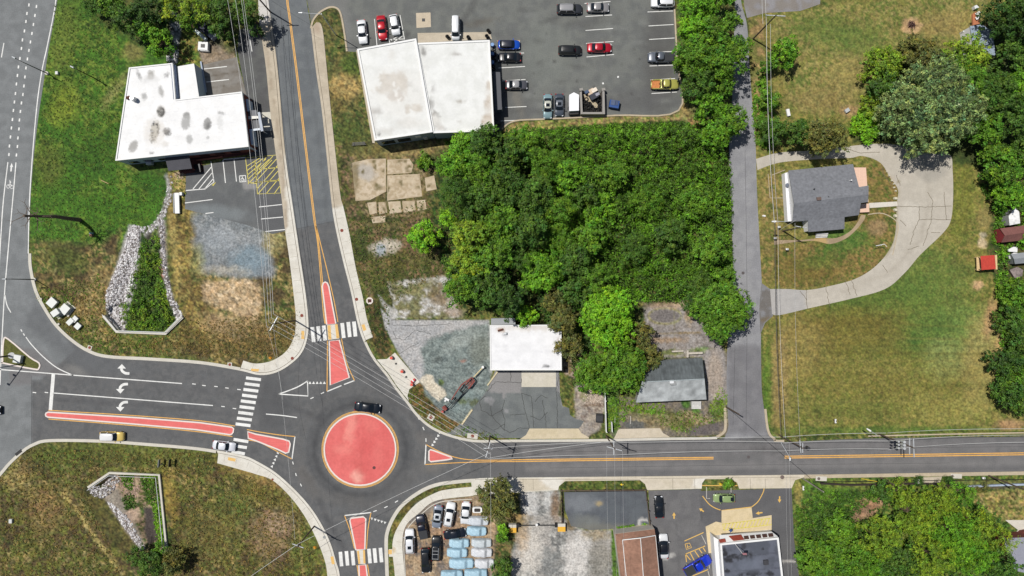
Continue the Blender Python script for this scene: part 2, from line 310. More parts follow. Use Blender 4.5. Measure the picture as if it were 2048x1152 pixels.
('P',[(1285,600),(1385,600),(1400,640),(1450,700),(1456,800),(1415,800),(1405,715),(1320,715),(1290,690)],[(144,138,134),(158,152,148),(134,126,120)],1,4,3,12),
('E',(1330,632,29,13,0),(112,106,104),.9,3,1,6),('L',ell(1330,632,33,16),(138,134,86),.75,3,2,5,2),('L',[(1290,668),(1400,665)],(140,120,76),.8,3,2,6,1.6),('E',(1335,608,50,8,0),(176,150,122),.8,8,5,6),('E',(1320,660,34,8,0),(122,116,112),.6,9,5,8),('E',(1330,680,40,5,0),(166,134,96),.6,6,4,6),('E',(1378,625,8,22,0),(172,148,110),.7,7,5,5),
('E',(1340,705,26,6,0),(104,118,52),.8,5,4,5),('E',(1400,700,20,6,-10),(96,120,44),.8,5,4,5),('E',(1430,750,16,50,0),(164,150,136),.8,8,5,9),('L',[(1348,620),(1350,715)],(120,112,84),.6,2,2,5,1),
# wood floor and strips
('P',[(1000,262),(1385,240),(1460,260),(1466,600),(1290,608),(1285,700),(1130,700),(1040,640),(920,620),(880,520),(860,420),(880,300)],[(50,76,26),(36,56,20),(92,92,46)],1,10,6,12),
('P',[(1003,262),(1030,245),(1100,241),(1230,234),(1358,226),(1390,226),(1388,240),(1220,245),(1010,268)],[(136,134,74),(112,122,54),(156,132,88)],1,3,2,8),('E',(1372,205,16,30,0),(150,132,84),.8,8,5,7),('E',(1230,275,140,6,2),(44,70,24),.7,8,4,9),('E',(1385,250,12,10,0),(176,134,94),.7,7,5,6),('E',(1303,276,8,5,0),(170,140,100),.7,4,3,4),('E',(1333,273,9,4,0),(170,140,100),.7,4,3,4),('E',(1095,300,8,6,0),(170,140,100),.7,4,3,4),
('P',[(1355,-80),(1470,-80),(1466,260),(1390,240),(1355,180)],[(58,82,30),(96,96,52)],1,6,4,12),
# east side
('P',[(1497,25),(1640,15),(2120,-80),(2120,870),(1560,868),(1535,840),(1515,500),(1508,280)],[(112,112,52),(96,104,44),(134,124,66)],1,5,2,20),
('P',[(1497,35),(1530,40),(1534,250),(1512,290),(1506,200)],[(150,126,84),(108,108,56)],.9,8,5,8),
('P',[(1536,40),(1640,12),(1980,-20),(1960,60),(1780,130),(1740,180),(1720,230),(1660,230),(1580,220),(1560,110)],[(116,116,58),(96,108,48),(138,128,74)],1,10,6,16),
('E',(1650,60,60,30,10),(84,108,44),.6,24,12,14),('E',(1720,80,50,30,0),(92,112,48),.6,24,12,14),('E',(1890,50,60,26,-10),(152,132,80),.7,24,12,14),('E',(1700,150,50,36,-20),(146,132,78),.65,22,12,14),('E',(1640,200,60,24,0),(140,122,74),.6,22,12,12),('E',(1823,52,20,17,0),(190,156,116),.85,7,6,6),('E',(1823,50,8,7,0),(112,84,76),.8,5,4,4),('E',(1700,222,18,12,0),(172,136,100),.6,10,7,6),
('P',[(1520,345),(1580,335),(1575,480),(1535,575),(1524,560)],[(116,108,56),(92,100,44),(142,122,74)],.9,10,6,10),
('P',[(1705,335),(1760,325),(1795,370),(1795,470),(1775,520),(1720,570),(1560,575),(1545,500),(1700,470)],[(110,104,50),(86,98,40),(134,114,66)],1,6,3,12),
('E',(1690,480,50,26,-10),(66,104,38),.75,18,8,10),('E',(1755,455,20,16,0),(152,124,90),.7,8,6,7),('E',(1610,540,60,24,0),(112,98,46),.7,24,12,12),('E',(1640,520,40,16,-10),(82,110,44),.5,14,8,8),('E',(1605,560,5,18,0),(80,80,34),.5,8,4,6),
('E',(1750,590,120,30,-8),(76,102,38),.75,24,12,14),('E',(1860,560,90,70,30),(84,110,46),.65,40,16,16),('E',(1800,660,160,60,0),(88,108,42),.5,40,16,16),('E',(1920,400,30,80,8),(110,116,44),.6,20,10,14),('E',(1930,660,70,50,0),(104,132,62),.6,30,14,14),('E',(1850,680,40,60,10),(78,108,44),.6,30,14,12),('E',(1700,660,100,40,0),(112,98,44),.65,34,14,14),('E',(1600,700,50,60,0),(150,130,76),.55,30,14,12),('E',(1890,720,40,40,0),(136,148,86),.7,30,14,12),('E',(1960,720,36,90,5),(158,144,88),.7,24,12,12),('E',(1980,640,12,40,10),(176,140,100),.75,8,6,7),('E',(1998,700,8,40,0),(178,146,100),.7,8,6,7),('E',(1955,570,11,9,0),(196,158,120),.8,6,5,5),('E',(1965,486,9,10,0),(208,186,150),.85,5,4,5),('E',(1966,470,7,6,0),(180,170,150),.7,4,3,4),('E',(1970,440,16,24,0),(142,128,78),.7,10,7,5),('E',(1830,685,9,14,0),(52,88,34),.8,16,6,8),('E',(1780,760,200,60,0),(116,110,50),.45,40,16,18),('E',(1700,820,120,24,0),(96,104,44),.6,24,12,12),('E',(1560,760,18,90,0),(152,128,84),.6,14,8,8),('E',(1535,780,9,90,0),(72,110,30),.7,8,5,7),('E',(1900,820,80,30,0),(142,136,70),.55,24,12,12),('E',(1800,860,260,7,0),(74,104,38),.7,8,4,8),('E',(1945,540,40,12,0),(84,98,42),.6,12,8,8),
('L',[(1600,640),(1960,655)],(96,92,40),.35,3,2,8,2),('L',[(1570,672),(1980,680)],(134,124,66),.35,4,2,8,2),('L',[(1570,690),(1980,692)],(88,90,40),.4,3,2,8,2),('L',[(1570,722),(1980,722)],(142,130,70),.35,3,2,8,2),('L',[(1570,705),(1980,708)],(96,92,40),.5,4,2,8,2.5),('L',[(1570,740),(1980,738)],(130,124,66),.35,4,2,8,2.5),('L',[(1570,775),(1980,770)],(94,94,40),.35,4,2,8,3),('L',[(1570,805),(1980,800)],(136,126,68),.35,4,2,8,2.5),
('P',[(1955,330),(2120,330),(2120,880),(1990,800),(2005,700),(1995,600),(1975,500),(1985,400)],[(44,66,24),(62,84,32),(92,84,48)],.95,10,7,10),('E',(2020,850,30,10,0),(170,130,98),.7,8,5,6),
('P',[(1800,110),(1900,100),(1980,40),(2120,30),(2120,340),(1950,330),(1900,330),(1820,280),(1700,290),(1740,180)],[(50,66,26),(66,76,34)],.95,10,7,10),
# south side
('P',[(800,1150),(800,1060),(822,1022),(870,1000),(945,992),(1000,985),(1010,1230),(800,1230)],[(132,118,104),(150,126,102),(108,100,94),(164,142,114)],1,3,1,12),('E',(845,1015,50,18,-35),(112,110,108),.7,10,6,10),('E',(900,1060,40,24,0),(164,132,104),.6,14,8,8),
('P',[(818,990),(860,976),(945,972),(940,977),(870,986),(830,1006),(800,1045),(785,1085),(782,1060),(795,1020)],[(88,92,42),(104,94,48)],1,3,1,6),
('P',[(1000,980),(1040,985),(1045,1040),(1030,1152),(1030,1230),(985,1230),(990,1100)],[(86,88,44),(120,102,64),(60,74,30)],1,8,5,8),
('P',[(1040,982),(1120,980),(1118,1030),(1160,1060),(1228,1062),(1232,1152),(1240,1230),(1020,1230),(1025,1100),(1045,1050)],[(140,140,136),(180,178,172),(112,112,110),(160,156,150)],1,6,4,16),
('E',(1062,1010,14,26,0),(208,206,202),.6,10,9,7),('E',(1098,1000,9,20,10),(214,214,210),.6,9,8,6),('E',(1060,1105,22,50,10),(206,200,190),.75,16,13,8),('E',(1155,1110,26,50,15),(206,202,196),.8,13,12,8),('E',(1105,1130,20,30,0),(124,126,124),.6,14,9,9),('E',(1045,1070,12,30,0),(182,156,122),.7,12,7,8),('E',(1190,1070,30,10,0),(144,126,88),.6,9,7,6),('E',(1200,1120,24,40,0),(128,124,114),.7,14,9,8),('E',(1110,1010,9,30,0),(122,96,68),.8,7,5,6),('E',(1140,1050,12,12,0),(112,94,60),.8,7,5,6),('E',(1035,1035,26,8,0),(158,132,86),.7,8,6,6),
('P',[(1118,972),(1128,962),(1280,958),(1293,975),(1290,980),(1120,982)],[(88,100,42),(112,106,54),(66,84,30)],1,3,2,7),
('P',[(1222,1060),(1235,1060),(1240,1152),(1242,1230),(1226,1230)],(70,98,34),1,3,2,5),
('P',[(1583,1230),(1582,980),(1600,955),(1840,950),(2120,945),(2120,1230)],[(70,100,34),(56,84,28),(104,110,50)],1,4,2,12),('P',[(1940,985),(2120,975),(2120,1040),(2010,1042),(1950,1010)],[(134,132,68),(108,112,50),(160,140,88)],1,6,4,10),('E',(1735,1015,34,18,-30),(160,122,98),.85,9,7,7),('E',(1760,1000,20,8,20),(150,118,90),.8,6,5,6),('E',(1712,1036,14,10,-30),(156,124,98),.7,8,6,6),('E',(1650,975,60,16,0),(84,116,36),.85,12,7,8),('E',(1720,968,70,8,0),(110,112,52),.7,8,5,7),('E',(1597,985,9,26,0),(142,130,72),.8,6,5,7),('E',(1990,965,60,5,0),(116,112,66),.7,5,3,6),('E',(1960,975,90,4,0),(98,84,72),.8,4,2,6),('E',(1660,1030,40,40,0),(60,96,30),.6,20,9,8)]
gx=np.arange(-30,2079,2.); gy=np.arange(-30,1183,2.)
GX,GY=np.meshgrid(gx,gy); X=GX.ravel();Y=GY.ravel()
gcol=paint(X,Y,[(86,98,42),(70,88,36),(110,106,56)],GL)
_g=np.clip((gcol[:,1]-gcol[:,2])/np.maximum(gcol[:,1],.01)*1.9-.15,.1,1); _lw=np.where((X>1500)&(Y<870),.5,np.where((X<345)&(Y<450),.7,1.)); _g=_g*_lw; _n=1+_g*(1.5*(fb(X,Y,5,71,2)-.5)+1.1*(fb(X,Y,2.6,75,1)-.5)+.5*(fb(X,Y,40,77,2)-.5)); gcol*=np.clip(_n,.35,1.9)[:,None]
_h=(fb(X,Y,7,81,3)-.5)*_g; gcol*=np.stack([1+.5*_h,1+.12*_h,1-.2*_h],1)
def depth(X,Y):
    d=np.zeros(X.shape)
    for P,dm,ax in ((NDITCH,1.0,(290,662)),(SDITCH,1.0,(300,952))):
        I=np.nonzero((X>150)&(X<390)&(Y>430)&(Y<1120))[0]; s=-sdf(X[I],Y[I],P); q=np.clip(s/26,0,1); q=q*q*(3-2*q)
        if P is NDITCH: q=np.where((Y[I]>610)&(s>0),np.maximum(q,np.clip(s/3,0,1)),q)*np.clip((Y[I]-452)/120,0.15,1)
        else: q=np.where(((Y[I]<975)|(X[I]>300))&(s>0),np.maximum(q,np.clip(s/3,0,1)),q)
        d[I]-=q*dm
    return d
Z=depth(X,Y)+np.where((X>60)&(X<610),0,0)
V=np.stack([(X-CX)*S,(CY-Y)*S,Z],1); nx=len(gx); ny=len(gy)
i=(np.arange(ny-1)[:,None]*nx+np.arange(nx-1)[None,:]).ravel(); F=np.stack([i,i+nx,i+nx+1,i+1],1)
me=bpy.data.meshes.new('ground'); rx0,rx1,ry0,ry1=V[0,0],V[-1,0],V[-1,1],V[0,1]
ring=[(-1500,-1500),(1500,-1500),(1500,1500),(-1500,1500),(rx0,ry0),(rx1,ry0),(rx1,ry1),(rx0,ry1)]
n0=len(V); V=np.vstack([V,[(a,b,0) for a,b in ring]]); F=np.vstack([F,[(n0,n0+1,n0+5,n0+4),(n0+1,n0+2,n0+6,n0+5),(n0+2,n0+3,n0+7,n0+6),(n0+3,n0,n0+4,n0+7)]]).astype(np.int32)
gcol=np.vstack([gcol,np.tile(alb((78,94,40)),(8,1))])
me.vertices.add(len(V)); me.vertices.foreach_set('co',V.astype(np.float32).ravel()); me.loops.add(F.size); me.loops.foreach_set('vertex_index',F.ravel())
me.polygons.add(len(F)); me.polygons.foreach_set('loop_start',np.arange(0,F.size,4,dtype=np.int32)); me.polygons.foreach_set('loop_total',np.full(len(F),4,dtype=np.int32)); me.update(); me.validate()
me.polygons.foreach_set('use_smooth',[True]*len(me.polygons))
me.materials.append(M_GRND); setcol(me,gcol); link(bpy.data.objects.new('ground',me),kind='structure')
# ---------- roads ----------
E_NW=cr([(118,-60),(115,0),(97,100),(85,180),(76,240),(66,330),(60,420),(57,507),(60,545),(70,585),(88,620),(110,652),(140,681),(175,704),(215,716),(300,721),(400,728),(480,741),(520,750),(555,744),(588,723),(607,700),(616,670),(617,640),(612,590),(601,515),(587,420),(570,300),(555,133),(537,0),(533,-60)])
E_NE=cr([(610,-60),(613,0),(622,57),(632,140),(645,230),(661,384),(669,444),(685,517),(702,584),(714,641),(725,677),(745,717),(772,751),(789,776),(812,805),(832,831),(859,855),(895,872),(939,883),(979,885),(1024,884),(1190,883),(1324,880),(1434,878),(1452,868),(1457,851)])
E_AW=cr([(1457,851),(1453,768),(1455,690),(1460,620),(1466,541),(1461,384),(1458,300),(1464,200),(1470,0),(1470,-60)],3)
E_AE=cr([(1484,-60),(1482,0),(1494,50),(1498,117),(1504,200),(1511,283),(1514,384),(1521,517),(1524,584),(1522,651),(1523,768),(1528,818),(1534,862),(1546,878),(1568,884),(1736,877),(2120,872)])
E_S=cr([(2120,941),(2048,943),(1536,950),(1024,955),(952,957),(912,960),(872,966),(839,980),(805,1005),(785,1031),(772,1061),(769,1088),(771,1152),(773,1220)])
E_SW=cr([(683,1220),(680,1152),(672,1121),(662,1088),(645,1051),(622,1015),(592,981),(552,945),(512,921),(487,911),(433,900),(383,893),(300,886),(200,879),(100,878),(67,886),(43,901),(17,925),(0,945),(-40,990),(-80,1060)])
ROAD=[(-80,-60)]+E_NW+E_NE+E_AW[1:]+E_AE+E_S+E_SW
circ=lambda r:[(720.3+r*math.cos(t/20*math.pi),898.7+r*math.sin(t/20*math.pi)) for t in range(41)]
RL=[('P',[(-90,-70),(125,-70),(55,500),(85,620),(150,700),(80,760),(63,760),(63,950),(-90,1070)],[(118,121,122),(126,129,130)],1,3,1,20),
('P',[(20,690),(80,700),(140,752),(63,752),(63,770),(20,770)],(112,108,108),.6,5,3,10),('P',[(70,600),(130,680),(240,722),(300,745),(160,745),(90,680),(40,650)],(98,100,102),.7,20,5,20),
('P',[(520,-70),(620,-70),(670,442),(588,460)],[(103,107,110),(110,114,116)],1,1.5,0,10),
('L',[(545,-60),(566,130),(600,400),(606,455)],(112,115,117),.5,10,3,20,3),
('P',[(985,880),(2130,868),(2130,946),(985,960)],[(108,107,107),(116,114,114)],1,40,3,30),('L',[(1024,937),(1536,932),(2048,925)],(124,122,121),.7,10,2,30,5),('L',[(1100,898),(1536,892),(2048,888)],(118,116,116),.6,10,2,30,4),
('L',[(1024,947),(2048,936)],(96,95,96),.5,8,2,30,3),('P',[(980,955),(980,880),(1040,880),(1052,955)],(98,98,99),.8,2,1,10),
('E',(1530,900,30,6,0),(80,76,76),.5,12,6,8),
('P',[(1440,-70),(1500,-70),(1540,870),(1450,880)],[(138,138,141),(146,146,148)],1,3,0,14),('P',[(1455,690),(1523,690),(1535,868),(1452,868)],[(112,111,114),(120,119,121)],.85,12,5,14),
('P',[(1480,-70),(1700,-70),(1640,0),(1560,25),(1500,30)],(144,142,144),1,3,2,10),
('L',circ(92),(68,69,71),.85,14,5,14,6),('L',circ(105),(72,73,75),.5,8,4,14,3),('L',[(640,690),(655,760),(640,840)],(72,72,74),.5,8,3,14,3),('L',[(690,650),(718,730),(770,790),(840,850)],(74,74,76),.55,9,4,14,4),('L',[(500,800),(580,812),(640,840)],(74,74,76),.5,9,4,14,4),('L',[(590,500),(625,590),(633,680)],(76,77,79),.5,6,2,14,2),('L',[(650,480),(690,590)],(76,77,79),.5,6,2,14,2),('L',[(560,100),(585,300),(612,440)],(94,97,99),.5,5,2,14,2),('L',[(612,100),(640,300),(655,440)],(94,97,99),.5,5,2,14,2),('P',[(470,700),(560,740),(560,860),(480,850)],(98,98,98),.35,30,9,16),('E',(800,960,60,14,-25),(102,101,100),.4,14,8,12),('L',circ(118),(94,93,92),.5,14,4,20,3),('E',(868,930,22,14,-20),(118,114,108),.6,14,6,10),('E',(855,880,14,24,-60),(112,108,104),.5,12,5,10),
('E',(610,955,12,40,-35),(104,100,96),.5,12,6,10),('E',(706,1000,70,10,10),(104,101,98),.4,14,7,12),('L',[(640,1000),(660,1050),(690,1100)],(70,70,72),.5,10,3,14,4),('L',[(150,867),(300,866),(440,880)],(94,94,95),.6,10,3,14,4),('E',(150,740,20,8,20),(132,130,126),.6,10,5,8),
('L',[(130,760),(300,772),(480,792)],(92,92,93),.5,10,3,14,3),('L',[(120,800),(300,812),(470,830)],(74,74,76),.5,9,3,14,3),('E',(548,805,34,60,0),(78,79,81),.5,20,6,20)]
sheet('road',ROAD,.006,M_ASPH,[(97,98,99),(91,92,93),(102,102,102)],RL,res=.45)
strips('road_seam',[cr([(1024,905),(1300,901),(1536,898),(2048,893)]),cr([(1100,936),(1500,930),(1900,926)]),cr([(560,20),(590,250),(616,455)]),cr([(690,470),(712,600)]),[(588,459),(666,443)],[(63,752),(63,890)],cr([(600,700),(597,800),(612,880)]),cr([(1490,300),(1494,600),(1492,860)]),[(1470,690),(1466,850)]],.014,mat('seam',(70,70,71),.95,(2,.3),None),.05)
# parking lots
sheet('parking_lot',[(611,-60),(614,0),(624,55)]+cr([(624,55),(627,40),(640,25),(659,15),(674,17),(682,30),(689,67),(695,103)],4)[1:]+[(715,104),(850,200),(985,262),(1004,262)]+cr([(1004,260),(1030,243),(1100,239),(1230,232),(1357,222),(1354,120),(1348,0),(1347,-60)],4),.010,M_ASPH,[(112,114,110),(104,106,104)],
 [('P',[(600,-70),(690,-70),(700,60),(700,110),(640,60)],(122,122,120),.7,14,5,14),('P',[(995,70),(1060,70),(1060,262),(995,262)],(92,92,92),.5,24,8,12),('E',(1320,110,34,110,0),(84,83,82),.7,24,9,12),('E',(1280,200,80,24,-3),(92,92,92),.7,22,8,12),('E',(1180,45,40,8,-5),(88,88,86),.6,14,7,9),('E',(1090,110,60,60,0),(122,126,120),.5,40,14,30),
 ('E',(1035,200,8,30,-20),(132,128,118),.5,9,5,8),('E',(940,20,60,6,-60),(78,78,78),.5,6,5,8),('E',(1120,215,60,20,0),(96,96,98),.5,18,8,10),('E',(780,90,60,20,0),(88,87,86),.6,20,8,10),('E',(1100,40,20,4,-20),(70,70,70),.6,6,4,6),('E',(960,45,30,8,-10),(90,82,72),.5,9,5,6),('E',(815,68,6,5,0),(60,60,60),.6,4,3,4)]+[('E',(random.Random(q).uniform(1000,1290),random.Random(q+50).uniform(60,200),1.2,1,0),(62,60,60),.8,1.5,.5,3) for q in range(40)]+[('E',(random.Random(q).uniform(1000,1340),random.Random(q+90).uniform(0,230),random.Random(q+9).uniform(4,16),random.Random(q+19).uniform(2,6),random.Random(q+29).uniform(-20,20)),(84,84,82) if q%3 else (132,134,130),.45,6,4,6) for q in range(30)],res=.5)
sheet('parking_lot',[(372,346),(400,333),(470,316),(553,308),(560,330),(572,462),(545,468),(500,452),(425,432),(370,418)],.010,M_ASPH,[(104,106,106),(98,100,101)],[('P',[(400,333),(553,306),(556,345),(520,372),(500,345),(400,352)],(90,90,91),.7,6,3,10),('P',[(486,362),(525,358),(527,378),(488,380)],(150,148,146),.8,2,1,6),('P',[(505,300),(556,300),(575,465),(520,465)],(88,88,90),.6,8,4,10),('E',(430,425,60,14,5),(126,132,134),.7,12,6,9)],res=.5)
sheet('parking_lot',[(478,60),(524,45),(560,300),(552,312),(498,312),(492,190),(475,100)],.006,M_ASPH,[(96,97,95),(88,88,88)],[('E',(500,90,14,20,0),(70,70,78),.5,10,5,9),('E',(520,250,12,60,0),(84,84,84),.5,10,5,9)],res=.5)
sheet('concrete_pad',[(404,130),(473,114),(493,190),(410,192)],.012,M_CONC,[(134,130,124),(122,116,108)],[('L',[(408,155),(482,142)],(92,84,72),.8,2,1,5,.6),('L',[(410,178),(488,166)],(92,84,72),.8,2,1,5,.6)],res=.35)
_jr=random.Random(5)
def jag(c):
    out=[c[0]]
    for a,b in zip(c[:-1],c[1:]):
        L=math.hypot(b[0]-a[0],b[1]-a[1]); n=max(1,int(L/4))
        for k in range(1,n+1): out.append((a[0]+(b[0]-a[0])*k/n+(_jr.uniform(-1.3,1.3) if k<n else 0),a[1]+(b[1]-a[1])*k/n+(_jr.uniform(-.8,.8) if k<n else 0)))
    return out
# forecourt of the small white building
sheet('forecourt',[(893,868),(928,842),(950,812),(975,780),(990,742),(1043,742),(1118,742),(1120,790),(1125,812),(1138,816),(1140,830),(1152,838),(1168,842),(1162,852),(1157,857),(1059,857),(1055,870),(1042,876),(1000,876),(940,872)],.010,M_ASPH,[(106,110,110),(114,118,117)],[('P',[(990,742),(1043,742),(1043,785),(1012,786),(1008,801),(1004,786),(974,783)],(140,138,137),1,1.5,.5,6),('P',[(972,792),(990,798),(985,812),(967,802)],(146,146,147),1,1.5,.5,6),('E',(1012,823,4,4,0),(146,146,147),1,1.5,.5,6),('P',[(1112,742),(1165,742),(1165,780),(1140,790),(1125,812),(1120,790),(1112,775)],(150,148,148),.9,1.5,1,6),('E',(980,830,24,30,0),(90,92,92),.5,14,6,9),('E',(905,855,20,10,30),(134,132,126),.6,8,5,8)],res=.4)
strips('crack',[jag(c) for c in [[(974,783),(990,764),(1043,765),(1043,757)],[(1022,742),(1021,762)],[(972,792),(960,801),(962,820),(984,832),(1000,850),(1010,862)],[(984,832),(982,812)],[(1009,800),(1004,822),(1010,842),(1008,858)],[(984,832),(1006,818)],[(1010,848),(988,860)],[(1008,858),(1020,866),(1038,856),(1058,856)],[(1043,786),(1050,820),(1058,850),(1057,860)],[(1043,786),(1062,792),(1066,830),(1068,856)],[(1070,804),(1082,790),(1095,796)],[(1113,775),(1115,856)],[(1020,830),(1050,828)],[(1085,800),(1090,830),(1092,856)],[(1060,832),(1080,840),(1095,824)],[(1118,742),(1115,770),(1120,800)]]],.016,M_CRACK,.09)
strips('crack',[jag(c) for c in [[(786,662),(792,676),(808,680)],[(808,680),(830,660),(862,668)],[(798,708),(822,693),(838,686)],[(838,640),(838,650)],[(785,650),(830,652),(905,648)],[(782,640),(925,639)]]],.012,M_CRACK,.07)
sheet('concrete_pad',[(1043,742),(1112,742),(1112,774),(1043,774)],.016,M_CONC,[(200,194,178),(206,200,186)],[('L',[(1078,742),(1078,774)],(160,154,140),.6,1,.3,5,.4)],res=.35)
for sl_ in ([(706,327),(735,320),(770,319),(771,382),(740,398),(712,400),(708,360)],[(776,320),(818,318),(826,330),(822,345),(776,348)],[(776,352),(838,349),(843,392),(776,400)],[(850,356),(868,352),(873,378),(853,382)],[(735,406),(752,404),(754,426),(740,429)],[(757,405),(772,404),(774,425),(759,428)],[(777,404),(800,403),(803,424),(780,427)],[(805,403),(829,402),(831,421),(807,425)],[(834,402),(850,400),(853,418),(836,421)],[(742,434),(770,432),(770,444),(746,446)]):
    _cx=sum(p[0] for p in sl_)/len(sl_); _cy=sum(p[1] for p in sl_)/len(sl_); sl_=[(_cx+(x-_cx)*1.045,_cy+(y-_cy)*1.045) for x,y in sl_]
    sheet('old_slab',sl_,.03,M_CONC,[(194,178,152),(202,186,162),(176,158,130)],[('E',(732,345,20,16,20),(176,172,166),.7,8,6,6),('E',(710,350,8,30,0),(112,100,64),.7,6,5,5),('E',(758,375,7,5,0),(96,90,52),.7,5,4,4)]+[('E',(random.Random(q+int(sl_[0][0])).uniform(705,870),random.Random(q*3+int(sl_[0][1])).uniform(318,445),5,3,q*30),(104,94,56),.9,3,3,4) for q in range(22)],res=.3,thick=.03)
# fenced asphalt lot and restaurant lot
sheet('parking_lot',[(1128,984),(1293,982),(1298,1048),(1262,1056),(1180,1060),(1142,1052),(1130,1020)],.010,M_ASPH,[(92,97,102),(86,90,96)],[('E',(1160,1005,34,18,0),(134,138,142),.55,16,10,9),('E',(1170,1045,30,14,0),(126,128,122),.6,14,7,9),('E',(1198,1007,7,5,0),(168,150,110),.8,3,2,4),('E',(1205,1055,60,8,0),(118,116,106),.6,8,5,9),('P',[(1276,1037),(1296,1036),(1297,1042),(1282,1042),(1282,1052),(1276,1052)],(190,188,184),.9,1.5,.5,5)],res=.4)
sheet('parking_lot',[(1297,981),(1402,978),(1402,982),(1583,976),(1588,1080),(1598,1152),(1600,1220),(1305,1220),(1300,1060)],.010,M_ASPH,[(102,101,102),(110,109,109)],[('P',[(1402,975),(1583,975),(1600,1160),(1550,1200),(1400,1040)],(90,90,92),.7,3,1,10),('L',[(1400,990),(1404,1040)],(78,78,78),.7,3,2,8,1.5),('L',[(1302,1060),(1304,1200)],(88,88,88),.6,5,2,8,3),('E',(1330,978,20,3,0),(176,150,132),.8,2,2,4),('P',[(1325,1108),(1349,1104),(1350,1112),(1326,1122)],(172,170,166),.9,1.5,.5,5),('L',[(1563,1124),(1598,1121)],(178,174,168),.9,2,1,5,2.4),('L',[(1353,1040),(1360,1152)],(88,88,88),.5,4,2,8,1)],res=.45)
# ---------- pavements ----------
OLD=[(184,172,152),(194,182,162)]; NEW=[(212,207,195),(218,214,203)]
def joints(name,pts,step,half,z):
    """dark joints across a pavement that follows pts"""
    P=[Vector(p) for p in pts]; out=[]; acc=0
    for a,b in zip(P[:-1],P[1:]):
        L=(b-a).length
        if L<1e-6: continue
        t=(b-a)/L; n=Vector((-t.y,t.x)); d=step-acc
        while d<L: c=a+t*d; out.append([tuple(c-n*half),tuple(c+n*half)]); d+=step
        acc=(acc+L)%step
    return strips(name,out,z,mat('joint',(172,163,146),.9,None,None),.05)
W_IN=cr([(516,-60),(517,0),(519,43),(532,133),(542,233),(562,383),(570,457),(579,517),(589,601),(592,637),(589,671),(574,701),(545,721),(512,727),(487,721)])
def cut(edge,a,b):
    """slice of an edge between the points nearest a and b"""
    i=min(range(len(edge)),key=lambda k:(edge[k][0]-a[0])**2+(edge[k][1]-a[1])**2); j=min(range(len(edge)),key=lambda k:(edge[k][0]-b[0])**2+(edge[k][1]-b[1])**2)
    return edge[i:j+1] if i<=j else edge[j:i+1][::-1]
wout=cut(E_NW,(484,741),(533,-60))
sheet('pavement',W_IN+wout,.115,M_CONC,NEW,[('P',[(490,-70),(560,-70),(575,456),(567,459),(540,300)],OLD,1,1.5,.5,10),('L',[(534,100),(562,300),(574,455)],(150,132,112),.5,3,3,8,2),('P',[(500,-70),(560,-70),(540,46),(515,46)],(206,204,200),.9,1.5,.5,5)],res=.6,thick=.12)
off=lambda e,d:[(e[i][0]+d*(e[min(i+1,len(e)-1)][1]-e[max(i-1,0)][1])/max(1e-6,math.hypot(e[min(i+1,len(e)-1)][0]-e[max(i-1,0)][0],e[min(i+1,len(e)-1)][1]-e[max(i-1,0)][1])),e[i][1]-d*(e[min(i+1,len(e)-1)][0]-e[max(i-1,0)][0])/max(1e-6,math.hypot(e[min(i+1,len(e)-1)][0]-e[max(i-1,0)][0],e[min(i+1,len(e)-1)][1]-e[max(i-1,0)][1]))) for i in range(len(e))]
M_JNT=mat('kerb_joint',(104,94,80),.9,(4,.3),None)
gw=off(wout,5); strips('kerb_joint',[gw],.119,M_JNT,.09)
ge=cut(E_NE,(622,57),(728,682)); E_IN=cr([(633,45),(645,57),(655,150),(665,250),(680,383),(687,414),(699,467),(712,537),(725,591),(734,637),(746,674)])+[(732,680)]
sheet('pavement',E_IN+ge[::-1],.115,M_CONC,NEW,[('P',[(600,20),(670,30),(690,412),(655,416)],OLD,1,1.5,.5,10),('E',(635,57,6,12,0),(170,150,130),.7,4,3,6)],res=.6,thick=.12)
strips('kerb_joint',[off(ge,5)],.119,M_JNT,.08)
k2=cut(E_NE,(728,682),(1434,878)); strips('kerb',[k2],.12,M_KERB,.5,z0=0,side=1)
pk=cut(E_NE,(758,734),(813,806))
sheet('pavement',[(754,719),(774,718),(790,705),(840,764),(819,778),(815,792)]+[(x+6,y-3) for x,y in pk[::-1]],.112,M_CONC,NEW,res=.6,thick=.11)
k1=cut(E_NW,(57,507),(484,741)); strips('kerb',[k1],.12,M_KERB,.62,z0=0,side=1)
SW=cut(E_SW,(680,1152),(437,901)); SW=[(683,1220)]+SW
S_IN=cr([(657,1220),(655,1152),(649,1118),(632,1075),(609,1031),(579,991),(545,960),(512,948),(485,940),(435,926)])
sheet('pavement',S_IN+[(437,908)]+[(x,y) for x,y in SW[::-1]],.115,M_CONC,NEW,[],res=.6,thick=.12); strips('kerb_joint',[off(SW,5)],.119,M_JNT,.07)
k3=cut(E_SW,(437,901),(-80,1060)); strips('kerb',[k3],.12,M_KERB,.6,z0=0,side=1)
k4=cut(E_S,(945,957),(773,1220)); strips('kerb',[k4],.12,M_KERB,.7,z0=0,side=1)
sheet('pavement',cr([(947,973),(900,978),(872,985),(832,1008),(799,1048),(785,1088),(790,1152),(792,1220)])+cr([(812,1220),(810,1152),(805,1088),(812,1051),(839,1025),(872,1001),(939,992),(947,991)]),.119,M_CONC,NEW,[('E',(780,1100,10,8,0),(196,168,112),.7,3,2,4)],res=.6,thick=.12)
sheet('pavement',[(778,1098),(792,1098),(793,1113),(778,1113)],.112,M_CONC,NEW,thick=.11,res=.6)
strips('kerb',[cr([(944,998),(880,1004),(845,1026),(816,1056),(808,1090),(811,1152),(813,1220)])],.1,M_KERB,.16,z0=0)
south=cut(E_S,(1600,949),(945,957))
